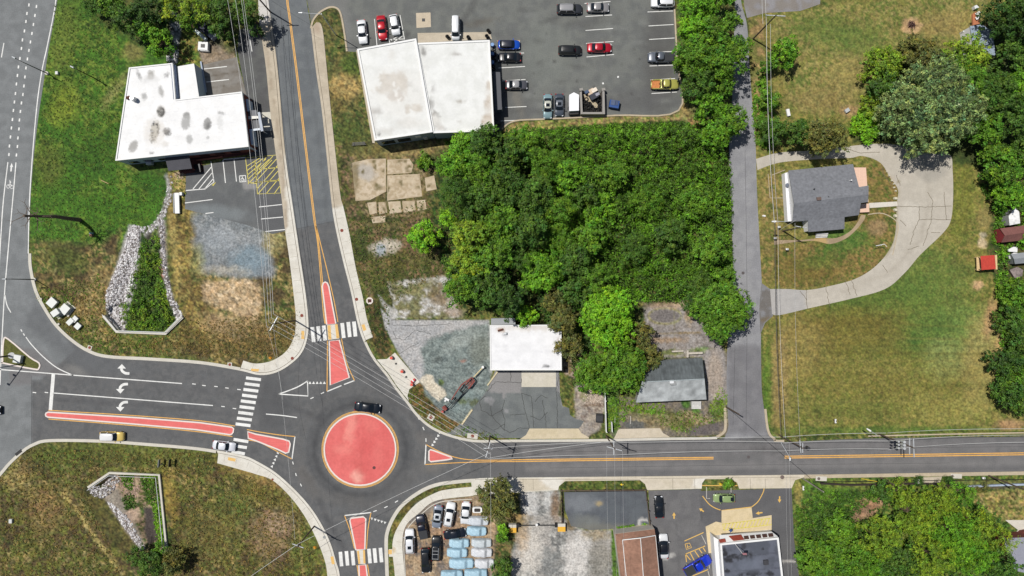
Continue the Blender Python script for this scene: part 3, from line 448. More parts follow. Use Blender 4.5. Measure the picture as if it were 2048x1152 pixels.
sheet('pavement',[(945,990)]+[(p[0],p[1]) for p in south[::-1]]+[(1612,953),(1590,960),(1583,976)]+[(1478,977),(1474,965),(1462,958),(1410,958),(1404,966),(1403,977)]+[(1294,980),(1290,968),(1280,960),(1130,962),(1118,972),(1116,980)],.115,M_CONC,[(200,190,170),(208,198,180)],[('P',[(940,950),(1036,950),(1036,990),(940,995)],NEW,1,3,1,8),('P',[(1070,950),(1130,950),(1120,985),(1110,985)],(222,218,208),.9,1.5,.5,6),('P',[(1388,950),(1410,950),(1405,980),(1388,980)],(222,218,208),.9,1.5,.5,6),('L',[(1290,964),(1600,958)],(176,164,144),.5,2,1,6,1)],res=.6,thick=.12)
strips('kerb_joint',[[(x,958.5) for x in (950,1280)],[(1281,957),(1600,954)]]+[[(x,957),(x+.5,979)] for x in (1046,1066,1345,1389,1500,1530)],.119,M_JNT,.05)
strips('kerb',[[(1608,953),(1800,950),(2120,945)]],.12,mat('old_kerb',(186,172,148),.9,(4,.1),(.6,.12)),.7,z0=0)
sheet('driveway',[(1838,955),(1884,953),(1880,965),(1848,968)],.02,M_CONC,OLD,thick=.02)
strips('kerb',[[(1736,872),(1900,868),(2120,864)]],.1,mat('old_kerb'),.25,z0=0)
strips('kerb',[cut(E_AE,(1528,818),(1568,884))],.12,mat('old_kerb'),.45,z0=0,side=1)
strips('kerb',[cr([(1434,876),(1447,868),(1453,855),(1452,815)])],.12,mat('old_kerb'),.5,z0=0,side=1)
sheet('driveway',[(1059,857),(1157,857),(1163,866),(1178,875),(1178,877),(1040,878),(1052,870)],.05,M_CONC,[(200,186,156),(206,192,164)],[('L',[(1110,857),(1110,877)],(168,154,130),.7,1,.3,4,.4)],thick=.05,res=.5)
sheet('driveway',[(1237,858),(1320,856),(1326,866),(1340,874),(1228,877)],.05,M_CONC,[(196,184,162),(204,192,172)],[('L',[(1284,857),(1284,877)],(160,148,130),.7,1,.3,4,.4)],thick=.05,res=.5)
sheet('concrete_pad',[(835,66),(980,64),(984,78),(836,86)],.018,M_CONC,OLD,res=.5); sheet('concrete_pad',[(832,26),(861,25),(862,54),(833,56)],.018,M_CONC,[(196,182,160)],res=.5)
strips('kerb',[cr([(622,57),(627,40),(640,25),(659,15),(674,17),(682,30),(689,67),(694,103)],5)],.12,mat('old_kerb'),.35,z0=0)
strips('kerb',[cr([(1004,258),(1030,242),(1100,238),(1230,231),(1357,221),(1354,120),(1348,0),(1347,-60)],5)],.12,mat('old_kerb'),.3,z0=0)
sheet('concrete_pad',[(712,101),(717,100),(750,286),(745,286)],.03,M_CONC,OLD,res=.5,thick=.03)
# driveway of the grey house
DR=cr([(1540,578),(1575,578),(1615,580),(1660,572),(1710,558),(1748,535),(1775,505),(1790,470),(1793,410),(1796,380),(1780,355),(1760,325),(1725,312),(1700,316),(1640,318),(1560,325),(1515,340)],5)+cr([(1512,318),(1560,305),(1640,300),(1720,290),(1780,288),(1850,300),(1898,308),(1905,340),(1906,400),(1901,442),(1884,468),(1840,510),(1810,545),(1770,578),(1700,598),(1620,616),(1560,630),(1544,628)],5)
sheet('driveway',DR,.02,M_CONC,[(184,177,164),(189,182,169)],[('P',[(1530,570),(1610,570),(1615,625),(1530,640)],(164,164,166),.6,10,5,9),('L',[(1850,320),(1860,400),(1840,480),(1780,545),(1680,585)],(166,158,144),.5,6,6,7,3),('E',(1860,340,30,24,0),(150,146,138),.5,10,8,8),('E',(1820,430,20,26,0),(204,198,186),.5,9,8,7),('E',(1740,300,26,8,0),(204,196,184),.5,6,5,6),('L',[(1796,360),(1792,430),(1788,480),(1768,520)],(140,128,92),.7,3,3,5,1),('E',(1770,360,20,12,40),(160,136,100),.5,6,5,6)],res=.6,thick=.02)
strips('crack',[jag(c) for c in [[(1612,580),(1615,618)],[(1652,574),(1659,612)],[(1703,560),(1714,592)],[(1600,582),(1614,600)],[(1765,530),(1775,545)],[(1790,412),(1838,414),(1862,414),(1903,412)],[(1855,384),(1866,404),(1862,440),(1850,480),(1846,492)],[(1888,384),(1890,412),(1893,440)],[(1815,500),(1838,492)],[(1800,440),(1812,452)],[(1700,590),(1690,560)],[(1838,412),(1838,440),(1828,460),(1820,490)],[(1838,440),(1866,438),(1903,440)],[(1862,465),(1880,465)],[(1762,330),(1768,350),(1784,370)],[(1793,350),(1800,372)],[(1690,296),(1720,306),(1760,304)]]],.026,mat('driveway_crack',(112,102,84),.95,(5,.3),None),.09)
sheet('path',[(1738,406),(1794,403),(1795,412),(1739,416)],.03,M_CONC,[(214,208,196)],thick=.03,res=.5)
sheet('path',cr([(1548,490),(1590,484),(1630,482),(1660,488),(1690,478),(1712,460),(1728,440),(1731,430)],4)+cr([(1722,430),(1714,446),(1698,464),(1672,476),(1640,476),(1600,480),(1548,480)],4),.03,M_CONC,[(172,152,124),(158,138,112)],[('E',(1641,484,13,12,0),(186,156,102),.8,3,2,6)],res=.5,thick=.03)
strips('kerb',[cr([(1736,429),(1766,427),(1795,446),(1792,478),(1785,510)],4)],.06,mat('old_kerb'),.18,z0=0); strips('kerb',[[(1544,350),(1570,340)],[(1536,348),(1540,396),(1568,396)]],.06,mat('old_kerb'),.12,z0=0)
sheet('path',[(1484,-60),(1645,-60),(1640,8),(1600,22),(1530,26),(1494,36),(1488,10)],.012,M_ASPH,[(140,138,140),(132,126,120)],res=.6)
sheet('pavement',[(2010,1040),(2120,1040),(2120,1075),(2022,1072),(2036,1060)],.05,M_CONC,[(206,200,188)],thick=.05,res=.6)
# restaurant forecourt slabs
CRM=[(212,194,158),(206,188,150)]
sheet('pavement',[(1443,1021),(1503,1015),(1506,1043),(1443,1050)],.06,M_CONC,CRM,thick=.05,res=.4)
sheet('pavement',[(1411,1053),(1432,1043),(1446,1046),(1543,1030),(1543,1062),(1460,1072),(1432,1082),(1429,1106),(1417,1106)],.07,M_CONC,CRM,thick=.06,res=.4)
sheet('driveway',[(1523,566),(1540,578),(1548,600),(1546,632),(1530,646),(1521,668),(1518,620)],.014,M_ASPH,[(132,132,134),(112,108,104)],[('E',(1532,640,10,6,0),(110,96,72),.8,4,4,5)],res=.4)
for e_,st_ in ((off(wout,13),1),(off(ge,13),1),(off(SW,14),1)): joints('pavement_joint',e_,24,7,.12)
joints('pavement_joint',cr([(905,984),(855,1003),(818,1040),(800,1085),(801,1150)]),22,7,.124)
# traffic islands: raised red stamped concrete with pale kerbs
def island(poly,wd=.28,name='traffic_island',m=None,zz=.14):
    q=pw(poly); q=q if area(q)>0 else q[::-1]
    o=MB().prism(q,0,zz).build(name,m or M_RED,None,kind='structure')
    strips('kerb',[poly],zz+.015,mat('white_kerb',(228,216,208),.8,(5,.06),None),wd,closed=True,parent=o,z0=0,kind=None)
    return o
island([(92,829),(93,826),(97,824),(273,835),(400,845),(464,854),(468,857),(467,864),(464,868),(460,869),(393,859),(260,847),(97,834),(93,832)])
island([(496,863),(512,868),(567,878),(579,882),(581,888),(578,904),(572,906),(555,898),(512,881),(497,876)])
ci=island(circ(71.5)[:-1],.3)
sheet('red_surface',circ(70)[:-1],.144,mat('red_concrete_painted',None,.85,(2.2,.08),(.5,.06),.25,9),[(222,112,108),(216,106,102)],[('E',(700,858,9,26,12),(232,146,134),.8,9,8,8),('E',(716,950,13,12,0),(236,176,160),.75,9,7,7),('E',(688,900,18,10,0),(230,134,124),.6,9,7,8),('E',(742,850,16,14,0),(228,132,122),.5,9,8,8),('E',(757,905,10,20,0),(228,128,120),.5,9,7,8),('E',(733,895,16,16,0),(198,84,82),.5,12,8,8),('E',(725,940,20,12,30),(200,88,84),.5,12,8,8),('L',[(711,832),(717,860),(722,900),(725,966)],(186,82,80),.6,2,1.5,6,.7),('P',[(722,828),(790,850),(792,940),(727,970)],(206,92,90),.35,2,1,8)],res=.5,parent=ci,kind=None)
island([(645,573),(647,566),(651,564),(655,566),(658,573),(672,647),(654,649)]); island([(659,682),(679,680),(699,755),(661,770)])
island([(700,1041),(702,1036),(727,1033),(732,1037),(730,1098),(712,1099),(706,1070)]); island([(718,1130),(732,1129),(736,1160),(738,1220),(722,1220)])
island([(861,899),(868,901),(903,914),(905,917),(895,919),(862,923),(858,920),(858,902)])
gi=island(cr([(8,681),(17,678),(60,714),(79,726),(78,737),(68,738),(8,726),(6,722)],3,True),.3,m=mat('island_turf',(92,94,46),.95,(4,.35),(1,.2),.5,5),zz=.12)
sheet('pavement',[(654,650),(675,648),(679,677),(656,680)],.03,M_CONC,NEW,[],thick=.02); sheet('pavement',[(713,1100),(730,1100),(731,1128),(717,1128)],.03,M_CONC,NEW,thick=.02)
M_TACT=mat('tactile_yellow',(226,184,110),.8,(6,.1),None)
polys('tactile_paving',[[(655,651),(661,650),(663,679),(657,679)],[(670,649),(675,648),(679,676),(673,677)],[(714,1102),(718,1101),(721,1127),(717,1128)],[(726,1100),(730,1100),(731,1126),(727,1127)]],.036,M_TACT)
polys('tactile_paving',[[(603,662),(609,661),(609,678),(603,678)],[(723,650),(729,648),(733,660),(727,662)],[(502,737),(519,738),(517,743),(503,742)],[(457,914),(472,917),(471,923),(456,920)],[(661,1113),(667,1112),(670,1128),(664,1128)],[(777,1099),(784,1099),(784,1108),(777,1108)]],.121,M_TACT)
# ---------- markings ----------
def dash(x,y,L,ang): a=R(ang); return [(x-L/2*math.cos(a),y-L/2*math.sin(a)),(x+L/2*math.cos(a),y+L/2*math.sin(a))]
z=.018
hd=[(58,10),(54,27),(52,43),(49,62),(45,80),(43,97),(40,117),(37,134),(35,151),(33,168),(31,187),(29,204),(27,221),(25,239),(23,256),(21,274),(19,292),(18,309)]
hd2=[(73,13),(70,31),(67,49),(64,67),(61,84),(58,101),(55,118),(52,136),(50,154),(48,172),(46,189),(43,206),(41,223),(39,240),(38,258),(36,276),(35,293),(33,310)]
strips('lane_line',[dash(x,y,6,97) for x,y in hd+hd2],z,M_WHITE,.28)
strips('lane_line',[[(8,86),(3,115)],cr([(16,324),(7,400),(2,470),(-3,560)]),cr([(32,325),(27,384),(15,517),(9,590),(4,680),(0,770)]),cr([(10,590),(14,610),(22,625)]),cr([(113,-60),(112,0),(95,90),(83,147),(72,230),(60,384),(56.5,507)]),dash(43,661,5,60),dash(48,669,5,60),cr([(52,674),(63,689),(87,714),(115,736),(147,751)]),[(0,739),(103,747),(364,767)],[(108,786),(426,811)],cr([(532,828),(565,831),(594,835)])],z,M_WHITE,.2)
strips('lane_line',[dash(x,y,7,7) for x,y in ((388,768),(408,771),(432,773),(454,776),(478,779),(446,813),(469,817),(69,785),(93,785))]+[dash(x,y,L,a) for x,y,L,a in ((624,796,7,-24),(645,786,7,-24),(586,926,6,75),(592,949,6,75),(602,970,6,65),(837,836,7,60),(847,857,7,65),(852,880,7,88),(750,1022,7,-20),(772,1014,7,-25),(793,1003,7,-30),(670,760,1,0))],z,M_WHITE,.18)
strips('stop_line',[[(107,747),(101,820)]],z+.004,M_WHITE,.7)
strips('lane_line',[cr([(557,788),(575,782),(597,773),(615,762)]),[(615,762),(616,792),(557,788)],[(654,783),(683,771)],[(688,769),(709,761)],[(590,873),(584,918)],[(852,889),(850,929)],[(689,1031),(742,1025)]],z,M_WHITE,.22)
def bar(x,y,w_,l_,ang):
    a=R(ang); return [(x+u*math.cos(a)-v*math.sin(a),y+u*math.sin(a)+v*math.cos(a)) for u,v in ((-w_/2,-l_/2),(w_/2,-l_/2),(w_/2,l_/2),(-w_/2,l_/2))]
polys('crosswalk',[bar(x,y,7.4,30,-6) for x,y in ((626,669),(637.6,667.5),(649,666),(686,661),(698,659),(709.5,658))],z,M_WHITE)
polys('crosswalk',[bar(507-2.6*i,757.5+11.5*i,30,6,7) for i in range(9)]+[bar(482,881,30,6,9),bar(479,893,30,6,9),bar(476,905,28,6,11)],z,M_WHITE)
polys('crosswalk',[bar(x,y,7,29,-5) for x,y in ((682,1118),(694,1116.5),(706,1116),(739,1112),(750,1111),(762,1110))],z,M_WHITE)
def tri(x,y,r,ang): return [(x+r*math.cos(R(ang)+k*2.094),y+r*math.sin(R(ang)+k*2.094)) for k in range(3)]
polys('yield_line',[tri(620+7.2*i,766,3.4,-90) for i in range(5)]+[tri(544+3*i,933-6.8*i,3.2,65) for i in range(5)]+[tri(865+3.8*i,890-6.2*i,3.4,-110) for i in range(5)]+[tri(744+6.5*i,1037+2*i,3.2,100) for i in range(5)],z,M_WHITE)
strips('centre_line',[cr([(x+d,y) for x,y in ((572,-60),(574.5,0),(579,33),(592,133),(604,233),(622,383),(630,447))],4) for d in (-1.3,1.3)]+[cr(c,4) for c in [[(629,447),(635,484),(641,551),(646,617),(650,647)],[(631,447),(643,495),(655,544),(668,601),(676,644)],[(632,452),(637,484),(644,551),(649,617),(652,648)],[(655,681),(654.5,740),(654,783)],[(683,677),(693,724),(709,761)],[(97,820.5),(273,831.5),(400,841.5),(470,852)],[(97,838),(260,850.5),(393,863),(465,873)],[(494,859),(520,864),(560,870),(590,873)],[(497,880),(520,885),(555,903),(584,918)],[(689,1031),(699,1058),(709,1097)],[(742,1025),(736,1058),(733,1098)],[(714,1130),(718,1160),(720,1220)],[(735,1129),(739,1160),(741,1220)],[(852,889),(879,903),(912,915),(950,920),(1024,920)],[(850,929),(912,925.5),(980,923.5),(1024,923)]]],z,M_YEL,.17)
strips('centre_line',[[(1024,919.5),(1427,914.6)],[(1024,923),(1427,917.8)],[(1569,912.4),(2120,904.6)],[(1569,916),(2120,908.4)]],z,M_YEL,.2)
strips('centre_line',[circ(74.6)[:-1],circ(76.6)[:-1]],z,M_YEL,.13,closed=True)
def turn(x,y,fl):
    s=fl; sh=cr([(13,7*s),(4,6*s),(-2,1*s),(-3,-5*s)],5); L=off(sh,2.6);Q=off(sh,-2.6)
    return [[(x+a,y+b) for a,b in L+Q[::-1]],[(x+a,y+b) for a,b in ((-11,-3*s),(-2,-12*s),(6,-3*s))]]
for x,y,fl in ((246,740,1),(243,775,-1),(243,811,-1)): 
    a=turn(x,y,fl); polys('turn_arrow',[a[0]],z,M_WHITE); polys('turn_arrow',[a[1]],z+.004,M_WHITE)
polys('bike_lane_arrow',[[(21.5,333),(24.5,333),(23.5,343),(20.5,343)]],z,M_WHITE); polys('bike_lane_arrow',[[(20,334),(23.6,326),(26.6,334)]],z+.004,M_WHITE)
strips('bicycle_symbol',[ell(16.5,373,3,3.6,0,10),ell(23.8,374,3,3.6,0,10)],z,M_WHITE,.09,closed=True); strips('bicycle_symbol',[[(17,372),(20,366),(24,373)],[(20,366),(20,360),(22,364),(20,370)]],z+.004,M_WHITE,.13)
strips('parking_line',[[(1169,7),(1221,3)],[(1171,33),(1224,30)],[(1171,61),(1226,57)],[(1172,87),(1227,83)],[(1173,114),(1228,109)],[(1295,24),(1346,22)],[(1297,52),(1347,49)],[(1298,79),(1349,76)],[(1299,105),(1345,103)],[(1299,132),(1350,130)],[(1301,160),(1350,157)],[(1303,187),(1354,184)],[(1000,107),(1048,106)],[(997,136),(1050,133)],[(1004,162),(1051,159)],[(1010,215),(1053,213)],[(1000,242),(1045,240)],[(749,38),(754,91)],[(772,60),(780,86)],[(800,30),(809,79)],[(780,79),(808,78)],[(782,81),(800,70)],[(788,84),(805,72)]],.022,M_WHITE,.14)
strips('parking_line',[[(1040,81),(994,82)]],.022,M_YEL,.12)
strips('parking_line',[[(408,138),(454,133)],[(413,164),(458,159)],[(372,381),(410,378),(428,364),(422,323)],[(386,378),(423,334)],[(398,378),(424,346)],[(410,377),(427,357)],[(446,320),(451,366)],[(468,317),(473,363)],[(447,319),(491,315)],[(370,406),(425,399)],[(411,427),(427,425)],[(518,414),(564,409)],[(522,438),(566,434)],[(497,62),(504,103)],[(531,463),(571,459)]],.022,M_WHITE,.17)
yh=[[(491,316),(553,310),(562,386),(515,388),(510,320)],[(491,316),(497,366),(513,367)],[(507,340),(556,335)],[(508,365),(559,360)],[(498,366),(560,361)]]
for i in range(5): yh.append([(494+i*.5,332+i*9),(520+i*6,316+i*1)])
yh+= [[(512,340),(533,314)],[(511,352),(546,312)],[(511,364),(553,318)],[(514,378),(556,330)],[(516,388),(558,340)],[(532,388),(560,354)],[(548,388),(561,370)]]
strips('hatching',yh,.022,M_YEL2,.14)
strips('accessible_symbol',[[(479,352),(491,351),(492,363),(480,364),(479,352)]],.022,M_WHITE,.2); strips('accessible_symbol',[[(485,353.5),(484.5,358),(488,358.5),(489,361.5)]],.022,M_WHITE,.14); strips('accessible_symbol',[ell(485,359,2.8,2.8,0,10)],.026,M_WHITE,.1,closed=True); polys('accessible_symbol',[ell(484.6,353.8,1,1,0,8)],.03,M_WHITE)
strips('hatching',[[(426,372),(431,365)],[(424,371),(428,367)]],.024,M_YEL2,.12)
a0=(1445,1048);b0=(1541,1036)
hh=[[(1445,1048),(1541,1036),(1543,1049),(1447,1060),(1445,1048)]]+[[(1447+i*7.2,1059.5-i*.82),(1452+i*7.2,1047-i*.85)] for i in range(13)]
strips('hatching',hh,.078,M_YEL2,.16)
strips('parking_line',[cr([(1405,992),(1418,1008),(1430,1016),(1441,1020)]),cr([(1503,1014),(1516,1003),(1526,985),(1528,977)]),[(1443,1021),(1503,1014)],[(1403,971),(1475,971)],[(1369,1082),(1407,1065)],[(1371,1108),(1410,1092)],[(1371,1108),(1373,1124)],[(1380,1105),(1388,1120)],[(1389,1101),(1398,1114)],[(1398,1098),(1404,1106)],[(1405,1094),(1411,1103)],[(1385,1152),(1416,1139)],[(1371,1108),(1381,1120)]],.018,mat('ochre_marking',(222,180,96),.8,(6,.12),None),.17)
strips('parking_line',[[(1413,974),(1413,997),(1420,997)],[(1462,976),(1462,985)],[(1403,1070),(1412,1088)],[(1417,1120),(1419,1137)],[(1416,1142),(1420,1158)],[(1230,833),(1230,848)],[(1261,832),(1261,848)]],.018,mat('grey_marking',(186,182,172),.8,(6,.12),None),.13)
strips('accessible_symbol',[[(1370,1088),(1379,1086),(1383,1095),(1373,1099),(1370,1088)]],.018,mat('ochre_marking'),.13); strips('accessible_symbol',[[(1374,1089),(1376,1094),(1380,1093)],[(1374,1093),(1376,1096)]],.022,mat('ochre_marking'),.12)
def arrow(x,y,ang,L=13,wd=2.6):
    a=R(ang); g=lambda u,v:(x+u*math.cos(a)-v*math.sin(a),y+u*math.sin(a)+v*math.cos(a))
    return [g(-L/2,-wd/2),(g(0,-wd/2)),g(0,-3.6),g(L/2,0),g(0,3.6),g(0,wd/2),g(-L/2,wd/2)]
polys('drive_arrow',[arrow(1348,1031,-91),arrow(1403,1020,-145,11),arrow(1518,1026,172,14),arrow(1559,999,92,13)],.018,mat('ochre_marking'))
# ---------- buildings ----------
M_WALLW=mat('pale_blue_wall',(176,190,200),.8,(5,.06),None); M_WALLG=mat('grey_wall',(150,152,152),.8,(5,.08),None); M_TRIM=mat('white_trim',(236,236,234),.6,None,None)
M_FASC=mat('white_panel',(226,228,230),.6,(5,.04),None)
def building(name,label,cat,roof,z,wallm,base,layers=(),trim=.22,lip=.12,wallc=None,roofm=None,res=.5,inset=0,z0=0):
    """flat-roofed block: roof outline traced at roof height"""
    q=pw(roof,z); q=q if area(q)>0 else q[::-1]
    c=(sum(p[0] for p in q)/len(q),sum(p[1] for p in q)/len(q),0)
    t=empty(name,c,label,cat)
    cx,cy=c[:2]; qi=[(cx+(x-cx)*(1-inset),cy+(y-cy)*(1-inset)) for x,y in q]
    MB().prism(qi,z0,z-.08).build('wall',wallm,t)
    sheet('roof',roof,z,roofm or M_ROOF,base,layers,res=res,parent=t,at=z,kind=None,thick=.06)
    if trim:
        b=MB(); n=len(q)
        for i in range(n):
            a=Vector(q[i]);d=Vector(q[(i+1)%n]); u=(d-a).normalized(); nn=Vector((u.y,-u.x))
            b.prism([tuple(a-u*.05+nn*.06),tuple(d+u*.05+nn*.06),tuple(d+u*.05-nn*trim),tuple(a-u*.05-nn*trim)],z-.25,z+lip+i*.004)
        b.build('parapet',M_TRIM,t)
    return t,q
def wallbox(t,name,p,q,a,b,z0,z1,m,dep=.08,**k):
    """panel on the wall p->q (world xy, outward side to the right), from fraction a to b"""
    p=Vector(p[:2]);q=Vector(q[:2]); u=(q-p).normalized(); n=Vector((u.y,-u.x)); L=(q-p).length
    A=p+u*L*a; B=p+u*L*b
    return MB().prism([tuple(A+n*.003),tuple(A+n*dep),tuple(B+n*dep),tuple(B+n*.003)],z0,z1).build(name,m,t,**k)
# west building (angled white roof over pale walls)
W_=[(234,234,233),(239,239,238)]
r1=[(259,136),(345,127),(351,200),(484,184),(497,293),(232,321)]
GR=(150,148,144)
st=[('E',(278,150,3,9,-20),(130,130,128),.8,4,3,4),('E',(302,150,7,9,10),(140,136,128),.8,4,4,5),('E',(298,158,14,7,0),(205,204,202),.7,8,5,6),('E',(322,182,5,10,-20),(150,148,144),.8,4,3,4),('E',(334,150,5,4,0),(110,108,106),.7,4,4,3),('E',(289,192,5,7,0),(150,150,148),.8,4,3,4),
('E',(322,223,10,13,0),(226,224,220),.9,2,1,4),('E',(322,223,8,11,0),((150,148,142),(58,56,52)),.95,2,2,3),('E',(309,264,22,28,0),(222,218,212),.8,8,5,8),('E',(309,262,9,22,10),((140,134,124),(56,54,50),(190,184,172)),.95,3,4,3.5),('E',(334,264,8,8,0),((120,116,110),(70,68,64)),.85,4,4,3),('E',(330,288,7,6,0),(214,210,204),.8,5,3,4),
('E',(373,232,7,8,0),(134,134,132),.9,3,2,4),('E',(372,246,9,15,8),(164,164,162),.9,3,3,5),('E',(415,248,8,12,5),(150,150,148),.95,2,2,4),('E',(416,252,4,7,0),(96,96,94),.8,4,2,3),('E',(379,279,6,9,-8),(174,174,172),.9,3,2,4),('E',(266,293,8,13,25),(158,156,152),.9,3,3,4),('E',(443,226,7,3,10),(120,120,118),.6,3,3,2.5),('E',(440,245,6,14,0),(205,205,203),.6,4,5,3),('E',(416,275,3,3,0),(150,150,148),.6,2,2,3),('E',(304,306,4,2,0),(120,118,116),.8,2,1,3)]
st+=[('L',[(236+k*.6,150+k*17),(500,122+k*17)],(216,217,220),.45,1,.8,4,.35) for k in range(11)]
t,q=building('commercial_building','white flat roofed L-shaped building with grey pond stains beside the bright green verge','building',r1,4.6,M_WALLW,W_,st,trim=.18,res=.22)
P_=lambda x,y,z: tuple(Wp(x,y,z)[:2])
s0,s1=P_(232,321,4.6),P_(497,293,4.6); e1=P_(484,184,4.6)
wallbox(t,'wall_band',s0,s1,.36,.985,.1,2.3,M_BRICK,.06); wallbox(t,'wall_band',s1,e1,.02,.98,.1,3.9,M_BRICK,.06)
for a in (.05,.16,.27): wallbox(t,'window',s0,s1,a,a+.06,1.2,2.4,M_GLASS,.1)
for a in (.58,.7,.82): wallbox(t,'window',s0,s1,a,a+.07,1.0,2.1,M_GLASS,.12)
for a,b in ((.06,.34),(.68,.9)): wallbox(t,'window',s1,e1,a,b,.9,3.3,mat('sky_blue_panel',(190,206,222),.3,None,None),.5)
MB().box((*P_(267,198,5.2),4.6),(.7,.7,.9)).tube((*P_(267,198,5.2),5.4),(*P_(267,198,5.2),5.9),.42).build('roof_ventilator',M_GALV,t); MB().box((*P_(256,195,5),4.6),(.7,.5,.5),.3).build('roof_box',mat('rusty',(96,60,48),.9),t)
MB().box((*P_(299,326,.6),0),(1.1,.7,1.0),.1).build('air_conditioner',M_GALV,t)
# lower wing + sloping step
q=pw([(354,133),(388,127),(398,193),(359,199)],3.6); q=q if area(q)>0 else q[::-1]
MB().prism(q,0,3.5).build('wing_wall',M_WALLW,t); sheet('wing_roof',[(354,133),(388,127),(398,193),(359,199)],3.6,M_ROOF,W_,res=.6,parent=t,at=3.6,kind=None,thick=.1)
A=[(*P_(339,129,4.62),4.5),(*P_(346,128,4.5),4.5),(*P_(354,200,4.5),4.5),(*P_(347,201,4.62),4.5)]
MB().add([(*P_(341,129,4.72),4.72),(*P_(352,130,3.7),3.7),(*P_(358,197,3.7),3.7),(*P_(347,199,4.72),4.72)],[(0,3,2,1)]).build('sloping_flashing',mat('slate_blue_sheet',(150,164,190),.6,(4,.08),None),t)
MB().path([(*P_(344,112,.5),.3),(*P_(372,126,3.6),3.65)],.05).build('pipe',M_BLACK,t)
# porch roof, brick terrace, entrance canopy
por=[(330,316),(377,309),(384,337),(337,342)]
p_=empty('porch',P_(357,327,0)+(0,),'dark grey flat porch roof against the south wall of the L-shaped building','porch')
q=pw(por,2.7); q=q if area(q)>0 else q[::-1]; MB().prism(q,2.55,2.7).build('roof',mat('dark_shingle',(78,78,84),.9,(6,.12),(.9,.1)),p_)
for i in range(4): 
    x,y=q[i]; c=(sum(a[0] for a in q)/4,sum(a[1] for a in q)/4); MB().box((x*.94+c[0]*.06,y*.94+c[1]*.06,.02),(.12,.12,2.52)).build('post',M_BRICK,p_)
sheet('terrace',[(374,318),(440,310),(490,301),(498,309),(446,316),(402,322),(405,330),(408,343),(366,348),(356,343),(380,336)],.08,mat('brick_paving',None,.9,(9,.15),(.8,.1)),[(92,54,48),(112,66,56)],res=.6,thick=.08)
strips('terrace_edge',[[(394,321),(440,315),(446,313)]],.35,mat('rail_red',(170,104,84),.8,(4,.2),None),.25,z0=.08,kind=None,label='low reddish rail at the edge of the brick terrace by the parking bays',cat='rail')
MB().box((*P_(396,337,.5),0),(1.2,1.6,.9),.12).build('planter_box',M_BLACK,None,label='dark square box at the end of the brick terrace',cat='planter',loc=(*P_(396,337,0),0))
ca=empty('entrance_canopy',P_(506,242,0)+(0,),'pale steel framed entrance canopy between the white roof and the pavement slab','canopy')
for nm,pl,m in (('roof_panel',[(496,221),(513,220),(514,232),(497,234)],(104,106,112)),('roof_panel',[(498,241),(518,240),(520,257),(501,260)],(88,90,94)),('beam',[(491,233),(516,232),(518,237),(494,239)],(232,230,222)),('beam',[(515,225),(520,224),(527,262),(522,263)],(176,184,196)),('beam',[(498,259),(521,256),(522,260),(499,263)],(216,224,232))):
    q=pw(pl,2.9); q=q if area(q)>0 else q[::-1]; zz=2.95 if nm=='beam' else 2.8; MB().prism(q,zz-.12+.02*(m[0]%5),zz+.02*(m[0]%5)).build(nm,mat('p%d'%m[0],m,.6,None,None),ca)
for x,y in ((520,226),(524,261)): MB().tube((*P_(x,y,2.8),.02),(*P_(x,y,2.8),2.85),.09).build('post',M_GALV,ca)
sheet('pavement',[(519,225),(543,224),(548,261),(534,262),(520,262)],.06,M_CONC,[(208,204,190)],thick=.06,res=.6)
# big white workshop: two roof halves
BW=[(222,223,219),(229,230,227)]
TN=((176,164,148),(196,186,172))
l1=[('E',(784,160,26,14,4),TN,.95,3,6,5),('E',(770,178,22,8,-8),TN,.9,3,5,5),('E',(805,165,10,22,-15),TN,.9,3,4,5),('E',(792,192,18,12,8),((170,156,142),(214,208,200)),.85,4,6,5),('E',(798,203,3.5,4,0),(236,236,232),1,1,.5,3),('L',[(788,165),(792,190),(796,197)],(238,238,234),.9,1.5,1.5,4,1),('E',(815,217,5,11,-10),TN,.95,2,3,4),('E',(832,216,12,8,10),TN,.9,3,4,4),('E',(753,222,12,6,0),(160,156,150),.7,6,6,4),('E',(745,232,6,20,-12),(196,192,186),.5,8,5,5),('E',(820,168,3,5,0),(150,146,138),.7,3,2,3),('E',(770,262,24,6,-6),(190,186,178),.55,8,6,5),('E',(756,270,3,4,0),(80,80,80),.8,2,1,3),('E',(820,245,24,10,0),(208,204,196),.5,10,7,6),('E',(783,110,6,12,0),(212,210,204),.6,7,5,5),('E',(800,185,60,50,0),(222,220,214),.5,26,10,12)]
l1+=[('L',[(715+k*4,112+k*17),(836+k*3.6,92+k*17)],(206,205,202),.4,1,.8,4,.3) for k in range(10)]
t,q=building('workshop_building','large white roofed workshop in two angled halves beside the car park','building',[(715,99),(832,78),(865,264),(750,281)],5.2,mat('steel_blue_wall',(150,168,178),.7,(5,.08),None),BW,l1,trim=.28,lip=.16)
a0=P_(750,281,5.2);b0=P_(865,264,5.2)
for a,b in ((.08,.3),(.36,.58)): wallbox(t,'window',a0,b0,a,b,1.2,3.4,M_GLASS,.1)
wallbox(t,'door',a0,b0,.8,.87,.1,2.3,mat('door_white',(214,216,218),.6),.1); wallbox(t,'wall_sign',a0,b0,.68,.78,3.0,4.4,M_FASC,.12)
